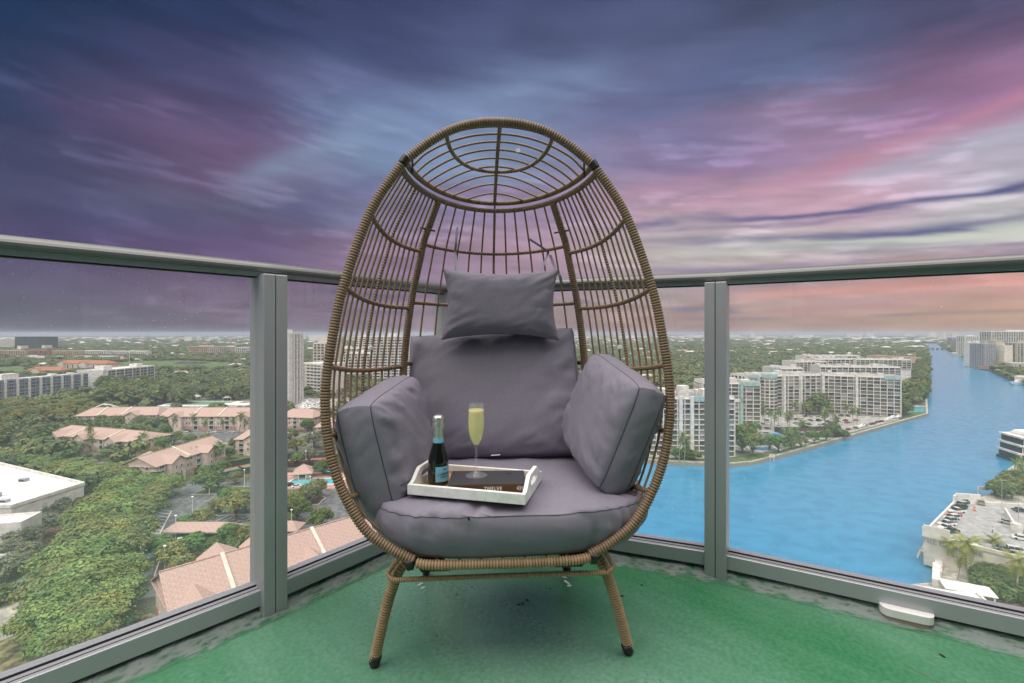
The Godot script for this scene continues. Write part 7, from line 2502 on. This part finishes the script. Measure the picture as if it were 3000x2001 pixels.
	ground_sheet("sandy_path", [Vector3(117.62, -66, -121.08), Vector3(126.17, -66, -122.67), Vector3(131.85, -66, -118.33), Vector3(122.27, -66, -109.73), Vector3(113.48, -66, -115.13)], M.dry_grass, "sandy path beside the white roof", 0.06)
	var bench := thing("park_bench", "small grey bench on the sandy path below the white roof", "bench", Vector3(119.56, -66, -120.77), -0.3)
	part("seat", box_mesh(Vector3(1.8, 0.08, 0.5), Vector3(0, 0.45, 0)), M.grey_wall, bench)
	part("backrest", box_mesh(Vector3(1.8, 0.5, 0.08), Vector3(0, 0.8, -0.25)), M.grey_wall, bench)
	for x in [-0.8, 0.8]: part("leg", box_mesh(Vector3(0.08, 0.45, 0.45), Vector3(x, 0.22, 0)), M.grey_wall, bench)


func on_deck(px: float, py: float) -> Vector3:
	var d := (EYE + 58.62) * 1400.0 / (py - 977.0)
	return Vector3((px - 1500.0) * d / 1400.0, -58.63, -d)


# a person in a white shirt and dark trousers walking across the deck, one continuous body
func make_person() -> void:
	var bones := [[Vector3(0, 1.52, 0), Vector3(0, 1.64, 0), 0.1, 0.11], [Vector3(0, 1.0, 0), Vector3(0, 1.4, 0), 0.16, 0.18], [Vector3(0, 1.4, 0), Vector3(0, 1.52, 0), 0.08, 0.06],
		[Vector3(-0.18, 1.4, 0), Vector3(-0.3, 1.15, 0.02), 0.065, 0.05], [Vector3(-0.3, 1.15, 0.02), Vector3(-0.36, 0.92, 0.1), 0.05, 0.04], [Vector3(0.18, 1.4, 0), Vector3(0.3, 1.15, -0.02), 0.065, 0.05], [Vector3(0.3, 1.15, -0.02), Vector3(0.37, 0.93, 0.06), 0.05, 0.04],
		[Vector3(-0.09, 0.95, 0), Vector3(-0.1, 0.5, 0.1), 0.1, 0.065], [Vector3(-0.1, 0.5, 0.1), Vector3(-0.1, 0.08, 0.04), 0.065, 0.045], [Vector3(-0.1, 0.06, 0.04), Vector3(-0.11, 0.05, 0.2), 0.05, 0.04], [Vector3(0.09, 0.95, 0), Vector3(0.1, 0.5, -0.04), 0.1, 0.065], [Vector3(0.1, 0.5, -0.04), Vector3(0.1, 0.1, -0.22), 0.065, 0.045], [Vector3(0.1, 0.08, -0.22), Vector3(0.11, 0.05, -0.08), 0.05, 0.04]]
	const C := 0.045
	var lo := Vector3(-0.5, -0.05, -0.4)
	var n := Vector3i(23, 41, 17)
	var val := PackedFloat32Array()
	val.resize(n.x * n.y * n.z)
	for y in n.y:
		for z in n.z:
			for x in n.x:
				var p := lo + Vector3(x, y, z) * C
				var s := 0.0
				for b: Array in bones:
					var ab: Vector3 = b[1] - b[0]
					var t := clampf((p - b[0]).dot(ab) / ab.length_squared(), 0, 1)
					s += exp(-22.0 * ((p - (b[0] + ab * t)).length() - lerpf(b[2], b[3], t)))
				val[(y * n.z + z) * n.x + x] = -log(maxf(s, 1e-12)) / 22.0
	var g := Geo.new()
	var id := {}
	for y in n.y - 1:
		for z in n.z - 1:
			for x in n.x - 1:
				var sum := Vector3.ZERO
				var hits := 0
				for e in [[0, 0, 0, 1, 0, 0], [0, 1, 0, 1, 1, 0], [0, 0, 1, 1, 0, 1], [0, 1, 1, 1, 1, 1], [0, 0, 0, 0, 1, 0], [1, 0, 0, 1, 1, 0], [0, 0, 1, 0, 1, 1], [1, 0, 1, 1, 1, 1], [0, 0, 0, 0, 0, 1], [1, 0, 0, 1, 0, 1], [0, 1, 0, 0, 1, 1], [1, 1, 0, 1, 1, 1]]:
					var a := val[((y + e[1]) * n.z + z + e[2]) * n.x + x + e[0]]
					var b := val[((y + e[4]) * n.z + z + e[5]) * n.x + x + e[3]]
					if (a < 0) != (b < 0):
						sum += Vector3(e[0], e[1], e[2]).lerp(Vector3(e[3], e[4], e[5]), a / (a - b))
						hits += 1
				if hits:
					var p := lo + (Vector3(x, y, z) + sum / hits) * C
					g.col = Color(0.3, 0.19, 0.13) if p.y > 1.49 else Color(0.72, 0.72, 0.72) if p.y > 0.92 and (absf(p.x) < 0.31 or p.y > 1.12) else Color(0.35, 0.22, 0.16) if p.y > 0.85 and absf(p.x) > 0.28 else Color(0.05, 0.055, 0.075) if p.y > 0.1 else Color(0.03, 0.03, 0.03)
					if p.y > 1.64 or (p.y > 1.54 and p.z < -0.03): g.col = Color(0.03, 0.022, 0.016)
					id[Vector3i(x, y, z)] = g.vert(p, UPV)
	for y in range(1, n.y - 1):
		for z in range(1, n.z - 1):
			for x in range(1, n.x - 1):
				var a := val[(y * n.z + z) * n.x + x]
				for ax in 3:
					var o: Vector3i = [Vector3i(1, 0, 0), Vector3i(0, 1, 0), Vector3i(0, 0, 1)][ax]
					var b := val[((y + o.y) * n.z + z + o.z) * n.x + x + o.x]
					if (a < 0) == (b < 0): continue
					var u: Vector3i = [Vector3i(0, 1, 0), Vector3i(0, 0, 1), Vector3i(1, 0, 0)][ax]
					var w: Vector3i = [Vector3i(0, 0, 1), Vector3i(1, 0, 0), Vector3i(0, 1, 0)][ax]
					var c := Vector3i(x, y, z)
					var q := [id[c - u - w], id[c - w], id[c], id[c - u]]
					if a < 0:
						g.face(q[0], q[1], q[2]); g.face(q[0], q[2], q[3])
					else:
						g.face(q[0], q[2], q[1]); g.face(q[0], q[3], q[2])
	g.smooth()
	var t := thing("person", "person in a white shirt and dark trousers walking on the parking deck", "person", on_deck(2908, 1560), 0.5)
	mat("person_cloth", Color.WHITE, 0.85)
	part("body", g.mesh(), M.person_cloth, t)


# ---------------------------------------------------------------- trees one can tell apart, then the forest
func spots_of(text: String) -> Array:
	var out := []
	for e in text.split(";"):
		var f := e.split(",")
		out.append([float(f[0]), float(f[1]), float(f[2]) if f.size() > 2 else 1.0])
	return out


func ground_at(px: float, py: float, up := 0.0) -> Vector3:   # the foot of something whose middle, so high up, is sighted there
	var d := (EYE - GL - up) * 1400.0 / (py - 977.0)
	return Vector3((px - 1500.0) * d / 1400.0, GL, -d)


func make_plants() -> void:
	# the grove along the driveway, from the near end
	var k := 0
	for e in spots_of("175,1842,0.75;235,1825,0.8;135,1790,0.85;190,1750,1.0;280,1755,0.9;335,1712,0.8;240,1700,1.1;310,1680,0.95;150,1715,1;360,1650,0.8;200,1640,1.05;290,1615,1.1;370,1590,0.95;245,1570,1;330,1545,1.05;400,1535,0.85;270,1510,1.05;350,1490,1;425,1480,0.95;310,1450,0.9;390,1440,0.95;455,1440,0.85;490,1405,0.8;350,1415,0.9;430,1405,0.9"):
		plant("grove", ground_at(e[0], e[1], 7.0), e[2], "spreading green tree of the driveway grove, %s" % ["at its near end", "at its near end", "at its near end", "in its near half", "in its near half", "in its near half", "in its near half", "in its near half", "in its near half", "in its middle", "in its middle", "in its middle", "in its middle", "in its middle", "in its middle", "in its far half", "in its far half", "in its far half", "in its far half", "in its far half", "in its far half", "at its far end", "at its far end", "at its far end", "at its far end"][k], "spreading trees of the grove")
		k += 1
	for e in spots_of("30,1338,0.8;80,1342,0.75;130,1350,0.8;185,1362,0.85;240,1372,0.85;290,1380,0.9;340,1386,0.85;20,1315,0.7;-20,1330,0.8;380,1385,0.8"):
		plant("grove", ground_at(e[0], e[1], 6.0), e[2], "spreading green tree in the row behind the white warehouse", "row of trees behind the warehouse")
	for e in spots_of("55,1570,0.9;95,1560,0.8;35,1605,0.85;80,1610,0.8;20,1660,0.95;50,1655,0.9;130,1530,0.9;110,1495,0.85;170,1480,0.9;60,1635,0.7"):
		plant("grey", ground_at(e[0], e[1], 4.5), e[2], "grey green tree between annex and grove", "grey green trees beside the annex")
	for e in spots_of("330,1830,0.5;380,1810,0.5;450,1850,0.45;5,1752,0.8"):
		plant("hedge", ground_at(e[0], e[1], 1.5), e[2] * 1.6, "scrubby bush at the foot of the near pink house", "bushes at the foot of the house")
	for e in [[470, 1605, "round", 0.9, "round green tree left on the planting island"], [505, 1630, "olive", 1.05, "olive green tree in the middle of the planting island"], [560, 1612, "round", 1.05, "bright round green tree right on the planting island"], [535, 1650, "olive", 0.8, "smaller olive tree at the front of the planting island"], [541, 1530, "round", 0.75, "dark green tree beside the carport lamp"], [594, 1520, "olive", 1.0, "tall olive tree standing before the carport roof"], [673, 1560, "round", 0.85, "light green tree between the two carports"], [692, 1490, "olive", 1.35, "broad olive tree left of the left post"], [720, 1470, "olive", 1.0, "olive tree touching the left post"], [608, 1420, "round", 1.2, "bright green tree before the middle pink house"], [660, 1450, "round", 0.8, "green tree by the lamp of the tennis court"], [730, 1560, "olive", 0.9, "pale green tree cut by the left post"], [640, 1480, "olive", 0.8, "olive tree behind the carports"], [575, 1560, "hedge", 1.0, "clipped hedge bush below the carport, left"], [630, 1572, "hedge", 1.0, "clipped hedge bush below the carport, middle"], [690, 1576, "hedge", 1.0, "clipped hedge bush below the carport, right"]]:
		plant(e[2], ground_at(e[0], e[1], 3.5), e[3], e[4], "")
	for e in [[870, 1500, "round", 1.1, "green tree right of the left post above the near pink roof"], [860, 1470, "olive", 1.0, "olive tree right of the left post"], [905, 1450, "olive", 1.0, "olive tree on the red mulch island"], [940, 1520, "round", 0.9, "small green tree at the lower edge of the chair frame"], [930, 1430, "olive", 0.9, "pale tree before the pool beside the chair"], [945, 1370, "round", 0.9, "light green tree between tennis screen and chair"], [905, 1340, "grey", 1.0, "grey green tree right of the left post"], [870, 1310, "olive", 1.2, "olive tree right of the left post beyond the screen"], [920, 1295, "grey", 1.2, "grey tree before the chair frame"], [850, 1280, "olive", 1.1, "tree beside the pink house right of the post"], [900, 1250, "round", 1.2, "green tree below the boat park"], [945, 1260, "round", 1.0, "green tree under the boat park at the chair frame"], [870, 1345, "round", 0.9, "tree behind the tennis screen"], [965, 1240, "olive", 1.2, "olive tree glimpsed through the chair side"], [990, 1280, "round", 1.2, "green tree glimpsed through the chair side"]]:
		plant(e[2], ground_at(e[0], e[1], 3.5), e[3], e[4], "")
	# trees between the pink houses
	for e in spots_of("480,1300,1;510,1285,1.1;555,1290,0.9;600,1285,0.9;460,1330,1;490,1350,1;400,1355,0.6;540,1330,0.8;690,1300,0.9;720,1290,1;670,1325,0.8;650,1370,0.9;600,1380,0.8;560,1360,0.7;290,1332,0.55;190,1312,0.6;640,1405,0.6;515,1400,0.7;450,1385,0.8;690,1395,0.7"):
		plant(["round", "olive", "dark"][rng.randi() % 2], ground_at(e[0], e[1], 3.5), e[2], "green tree among the middle pink houses", "trees among the middle pink houses")
	for e in spots_of("270,1232,1;300,1238,1;340,1235,1;375,1232,1;410,1240,1;440,1248,1;250,1245,1;470,1242,1;225,1250,1;320,1246,0.9;395,1250,0.9;430,1262,0.9;455,1275,0.9;480,1260,0.9"):
		plant("dark", ground_at(e[0], e[1], 5.0), e[2] * 0.75, "dark tree hiding the third pink house", "trees hiding the third pink house")
	# the belt of dark trees before the grey blocks, and the olive belt nearer by
	for j in 46:
		var f := rng.randf()
		plant("dark", ground_at(285 + 265 * f, 1183 - 55 * rng.randf() * (1 - 0.3 * f), 3.0), 1.0 + 0.5 * rng.randf(), "dark tree of the belt before the grey blocks", "belt of dark trees")
	for j in 44:
		plant("olive", ground_at(-40 + 330 * rng.randf(), 1195 + 40 * rng.randf(), 3.0), 1.2 + 0.5 * rng.randf(), "olive tree left of the pink houses", "belt of olive trees")
	for j in 30:
		plant(["dark", "grey"][j % 2], ground_at(-40 + 190 * rng.randf(), 1245 + 55 * rng.randf(), 3.0), 0.65 + 0.4 * rng.randf(), "tree between warehouse and pink houses, left", "trees at the left edge")
	for j in 26:
		plant("dark", ground_at(545 + 200 * rng.randf(), 1115 + 50 * rng.randf(), 3.0), 0.8 + 0.4 * rng.randf(), "tree beyond the white rimmed court", "trees beyond the white rimmed court")
	for e in spots_of("300,1265;335,1262;370,1264;410,1262;505,1250;560,1250;600,1252;655,1245;690,1250;720,1256;415,1295;270,1312;640,1330;500,1335;555,1348;640,1345;460,1310;700,1245"):
		palm(rng.randi() % 2, ground_at(e[0], e[1] + 28.0), 1.0 + 0.2 * rng.randf(), "palm tree among the pink tiled houses", "palms among the pink houses")
	palm(1, ground_at(272, 1322), 1.35, "tall palm standing before the long pink house in left middle", "")
	palm(0, ground_at(415, 1338), 1.1, "yellowish palm at the right end of the long pink house", "")
	# along the far canal bank, right
	for j in 58:
		var f := rng.randf()
		var x := 2718.0 - 30 * rng.randf() * (0.3 + f) - 4.0
		plant("dark", ground_at(x - 6 * (1 - f), 1042 + 122 * f * f, 4.0), 0.9 + 0.4 * rng.randf(), "dark tree along the left canal bank", "trees along the canal bank")
	for e in spots_of("2645,1196;2655,1203;2640,1205;2690,1168;2700,1160;2680,1172"):
		plant("dark", ground_at(e[0], e[1], 3.0), 0.8, "dark bush at the end of the long condominium block", "bushes at the block end")
	for e in [[2175, 1312, "round", 1.9, "big round tree at the sea wall right of the right post"], [2205, 1318, "olive", 1.6, "broad tree beside the big round one at the sea wall"], [2255, 1305, "round", 1.2, "tree before the blue marquee, left"], [2280, 1308, "round", 1.3, "tree before the blue marquee, right"], [2318, 1300, "olive", 0.9, "small tree on the terrace, left"], [2345, 1296, "olive", 0.9, "small tree on the terrace, right"], [2170, 1285, "dark", 0.8, "dark tree behind the big round tree"], [2190, 1275, "dark", 0.8, "dark tree beside the blue canopy"], [2385, 1284, "round", 1.0, "tree at the near corner of the tennis court"], [2420, 1278, "round", 0.9, "tree at the right corner of the tennis court"], [2440, 1266, "dark", 0.7, "bushy tree right of the tennis court"], [2325, 1270, "hedge", 1.6, "bush left of the tennis court"], [2470, 1268, "hedge", 1.4, "bush at the sea wall lawn"], [2215, 1255, "round", 0.9, "tree in front of the mint corner block"], [2400, 1205, "dark", 1.3, "dark tree in the inner corner of the condominium blocks"], [2372, 1205, "dark", 0.9, "dark tree left of the inner corner"], [1980, 1330, "round", 0.8, "bush before the nearest condominium block, left"], [2010, 1328, "hedge", 1.6, "bush before the nearest condominium block, middle"], [2035, 1333, "hedge", 1.5, "bush before the nearest condominium block, right"]]:
		plant(e[2], ground_at(e[0], e[1], 3.0), e[3], e[4], "")
	for e in spots_of("2317,1262;2310,1255;2258,1245;2240,1235;2270,1250;2235,1222;2335,1225;2420,1250;2440,1245;2475,1230;2500,1228;2510,1235;2450,1270;2415,1245;2280,1238;2355,1222;2300,1310;2330,1305;2360,1300;2005,1345;1990,1345"):
		palm(rng.randi() % 2, ground_at(e[0], e[1] + 8.0), 1.1 + 0.25 * rng.randf(), "palm tree in the waterfront car park", "palms of the waterfront car park")
	# far right shore
	for j in 40:
		var f := rng.randf()
		plant("dark", ground_at(2760 + 215 * f, 1022 + 82 * f * f - 6 * rng.randf(), 3.0), 0.7 + 0.3 * rng.randf(), "tree on the east shore below the towers", "trees on the east shore")
	# near shore on the right
	for e in spots_of("2925,1425;2945,1410;2965,1420;2985,1405;2940,1440;2965,1440;2990,1430;2915,1430;2975,1395;3005,1415;2955,1400;3020,1400;3030,1430"):
		plant("dark", ground_at(e[0], e[1], 3.0), 0.5, "brownish mangrove bush beyond the parking deck", "mangrove bushes")
	for e in spots_of("2975,1370;2990,1362;3000,1380;2985,1385"):
		palm(0, ground_at(e[0], e[1] + 25.0), 0.8, "palm below the three deck boat", "palms below the boat")
	for e in [[2783, 1662, 2, 0.95, "leftmost palm, yellow fronds, before the lettered wall"], [2842, 1704, 2, 1.35, "palm with a long curved trunk second from the left"], [2866, 1672, 2, 0.95, "yellowing palm before the middle of the wall"], [2929, 1675, 2, 1.05, "green palm before the wall under the grey car"], [2804, 1698, 2, 0.7, "low palm beside the white pavilion roof"], [2966, 1760, 2, 1.25, "palm with a thick pale trunk at the right edge"], [2890, 1690, 2, 0.8, "small palm in the thicket below the wall"]]:
		palm(e[2], ground_at(e[0], e[1]), e[3], e[4], "")
	for e in spots_of("2880,1690;2900,1705;2920,1695;2900,1680;2940,1710;2960,1700;2980,1715;2930,1725;2960,1735;2990,1740;2885,1710;2910,1725;3000,1705;2945,1690;3010,1730;2975,1690"):
		plant("hedge", ground_at(e[0], e[1], 2.0), 1.3, "dark bush in the thicket by the wall", "thicket below the wall")


func shut_out(p: Vector2) -> bool:
	for poly in no_trees:
		if Geometry2D.is_point_in_polygon(p, poly): return true
	return false


func blob(seed_: int) -> ArrayMesh:   # a far-off tree: a lumpy crown of leaf masses
	var g := Geo.new()
	var r := RandomNumberGenerator.new()
	r.seed = seed_
	for k in 7:
		var a := TAU * k / 6.0
		var c := Vector3(0.33 * cos(a), 0.5 + 0.2 * r.randf(), 0.33 * sin(a)) if k < 6 else Vector3(0, 0.72, 0)
		for j in 16:
			var d := Vector3(r.randf() - 0.5, r.randf() - 0.25, r.randf() - 0.5).normalized()
			var p := c + d * Vector3(0.27, 0.25, 0.27) * (0.8 + 0.3 * r.randf())
			var x := d.cross(Vector3(r.randf() - 0.5, 1, r.randf() - 0.5)).normalized() * 0.13
			var y := d.cross(x).normalized() * 0.13
			var t := 0.75 + 0.5 * r.randf()
			g.col = Color(t, t, t)
			g.quad(p - x, p - y, p + x, p + y)
	return g.mesh()


func make_forest() -> void:
	var meshes := [blob(3), blob(4), blob(5)]
	var r := RandomNumberGenerator.new()
	r.seed = 99
	var zones := [[235.0, 620.0, 3000, 0.9, "garden_trees", "gardens and street trees between the houses of the near suburb"], [600.0, 1500.0, 15000, 1.15, "suburb_trees", "tree cover of the middle suburb"], [1400.0, 4000.0, 36000, 1.45, "forest", "tree cover of the far suburb"], [3800.0, 14000.0, 44000, 2.8, "distant_forest", "tree cover fading to the horizon"]]
	for z: Array in zones:
		for v in 3:
			var mm := MultiMesh.new()
			mm.transform_format = MultiMesh.TRANSFORM_3D
			mm.use_colors = true
			mm.mesh = meshes[v]
			var xs: Array[Transform3D] = []
			var cs := PackedColorArray()
			for j in int(z[2]) / 3:
				var d: float = sqrt(lerpf(z[0] * z[0], z[1] * z[1], r.randf()))
				var a := lerpf(-0.9, 0.86, r.randf())
				var p := Vector2(sin(a), -cos(a)) * d
				if shut_out(p): continue
				var s: float = (5.0 + 6.5 * r.randf()) * z[3]
				if r.randf() < 0.2: s *= 0.6
				xs.append(Transform3D(Basis(UPV, r.randf() * TAU).scaled(Vector3(s * (1 + 0.3 * (z[3] - 1)), s * (0.75 + 0.4 * r.randf()) / (1 + 0.35 * (z[3] - 1)), s * (1 + 0.3 * (z[3] - 1)))), Vector3(p.x, GL - 0.15 * s, p.y)))
				var t := r.randf()
				var k := 0.75 + 0.5 * r.randf()
				cs.append(Color(lerpf(0.06, 0.15, t) * k, lerpf(0.1, 0.165, t) * k, lerpf(0.042, 0.06, t) * k))
			mm.instance_count = xs.size()
			for j in xs.size():
				mm.set_instance_transform(j, xs[j])
				mm.set_instance_color(j, cs[j])
			var o := MultiMeshInstance3D.new()
			o.name = numbered(z[4], self)
			o.multimesh = mm
			o.material_override = M.forest
			add_child(o)
			o.set_meta("kind", "stuff")
			o.set_meta("label", z[5])
			o.set_meta("category", "trees")
	# the low roofs scattered through the far suburbs
	var g := Geo.new()
	g.box(Vector3(0, 0.3, 0), Vector3(1, 0.6, 1))
	for s in [1.0, -1.0]:
		g.quad(Vector3(-0.54 * s, 0.58, 0.56 * s), Vector3(0.54 * s, 0.58, 0.56 * s), Vector3(0.4 * s, 0.95, 0), Vector3(-0.4 * s, 0.95, 0))
		g.tri(Vector3(0.54 * s, 0.58, 0.56 * s), Vector3(0.54 * s, 0.58, -0.56 * s), Vector3(0.4 * s, 0.95, 0))
	var hm := g.mesh()
	var tones := [[0.62, 0.62, 0.6], [0.6, 0.6, 0.58], [0.5, 0.48, 0.45], [0.42, 0.27, 0.2], [0.5, 0.4, 0.33], [0.62, 0.6, 0.58]]
	var mats := []
	for t: Array in tones: mats.append(grained("house_tone_%d" % mats.size(), lin(t[0], t[1], t[2]), 0.85, 0.85, 1.0, 20.0))
	for j in 300:
		var d := sqrt(lerpf(420.0 * 420, 1900.0 * 1900, r.randf()))
		var a := lerpf(-0.88, 0.72, r.randf())
		var p := Vector2(sin(a), -cos(a)) * d
		if shut_out(p): continue
		var big := 9.0 + 9 * r.randf()
		var tan_band := a > 0.36 and d > 700 and d < 1250
		var o := part("suburban_house", hm, mats[(3 + r.randi() % 2) if tan_band else r.randi() % 6], self, Transform3D(Basis(UPV, r.randf() * TAU).scaled(Vector3(big * 1.3, 6.0 + r.randf() * 3, big)), Vector3(p.x, GL, p.y)))
		tag(o, "%s low house among trees, %s, %s" % [["pale", "white", "grey", "brown", "tan", "whitish"][mats.find(o.material_override)], "nearer" if d < 1100 else "farther off", ["at the left", "behind the chair", "right of the chair"][0 if a < -0.35 else 1 if a < 0.2 else 2]], "house", "low houses of the suburbs")
	var mm2 := MultiMesh.new()
	mm2.transform_format = MultiMesh.TRANSFORM_3D
	mm2.use_colors = true
	mm2.mesh = hm
	var xs2: Array[Transform3D] = []
	for j in 1500:
		var d := sqrt(lerpf(1700.0 * 1700, 9500.0 * 9500, pow(r.randf(), 1.3)))
		var a := lerpf(-0.9, 0.86, r.randf())
		var p := Vector2(sin(a), -cos(a)) * d
		if shut_out(p): continue
		var w := 10.0 + 22 * r.randf() * r.randf() + d * 0.004
		xs2.append(Transform3D(Basis(UPV, r.randf() * 0.8).scaled(Vector3(w * 1.6, 5.5 + 9 * r.randf() * r.randf() * r.randf() + d * 0.001, w)), Vector3(p.x, GL, p.y)))
	mm2.instance_count = xs2.size()
	for j in xs2.size():
		mm2.set_instance_transform(j, xs2[j])
		var t: Array = tones[r.randi() % 6]
		mm2.set_instance_color(j, Color(t[0], t[1], t[2]))
	var o2 := MultiMeshInstance3D.new()
	o2.name = "distant_roofs"
	o2.multimesh = mm2
	o2.material_override = M.far_house
	add_child(o2)
	o2.set_meta("kind", "stuff")
	o2.set_meta("label", "distant roofs scattered to the horizon")
	o2.set_meta("category", "houses")
	# blocks on the skyline
	for e in [[30, 4200, 34, 90], [300, 5200, 30, 120], [460, 4600, 26, 80], [540, 3900, 40, 60], [860, 4600, 60, 110], [905, 3800, 52, 90], [930, 3400, 58, 70], [1080, 3300, 48, 90], [1650, 7500, 40, 160], [1830, 6800, 36, 200], [2010, 7200, 42, 260], [2140, 6800, 45, 140], [2200, 6000, 70, 50], [2330, 8000, 44, 300], [2480, 9000, 60, 300], [2540, 8500, 80, 120], [2650, 9000, 60, 200], [2725, 7000, 80, 90], [2765, 5000, 70, 80], [2790, 4200, 70, 60]]:
		var t := building("skyline_block", "pale hazy block on the horizon %s" % ["at the far left" if e[0] < 600 else "left of the chair" if e[0] < 1300 else "right of the right post" if e[0] > 2130 else "behind the chair"][0], "building", depth_at(e[0], e[1]), depth_at(e[0] + float(e[3]) * 1400.0 / float(e[1]), e[1]), 60, e[2], M.white_wall, M.roof_white, "blocks on the skyline", 0)


func _ready() -> void:
	rng.seed = 7
	make_materials()
	make_world()
	make_balcony()
	make_city()
	make_chair()
	make_tray()
	part_labels()
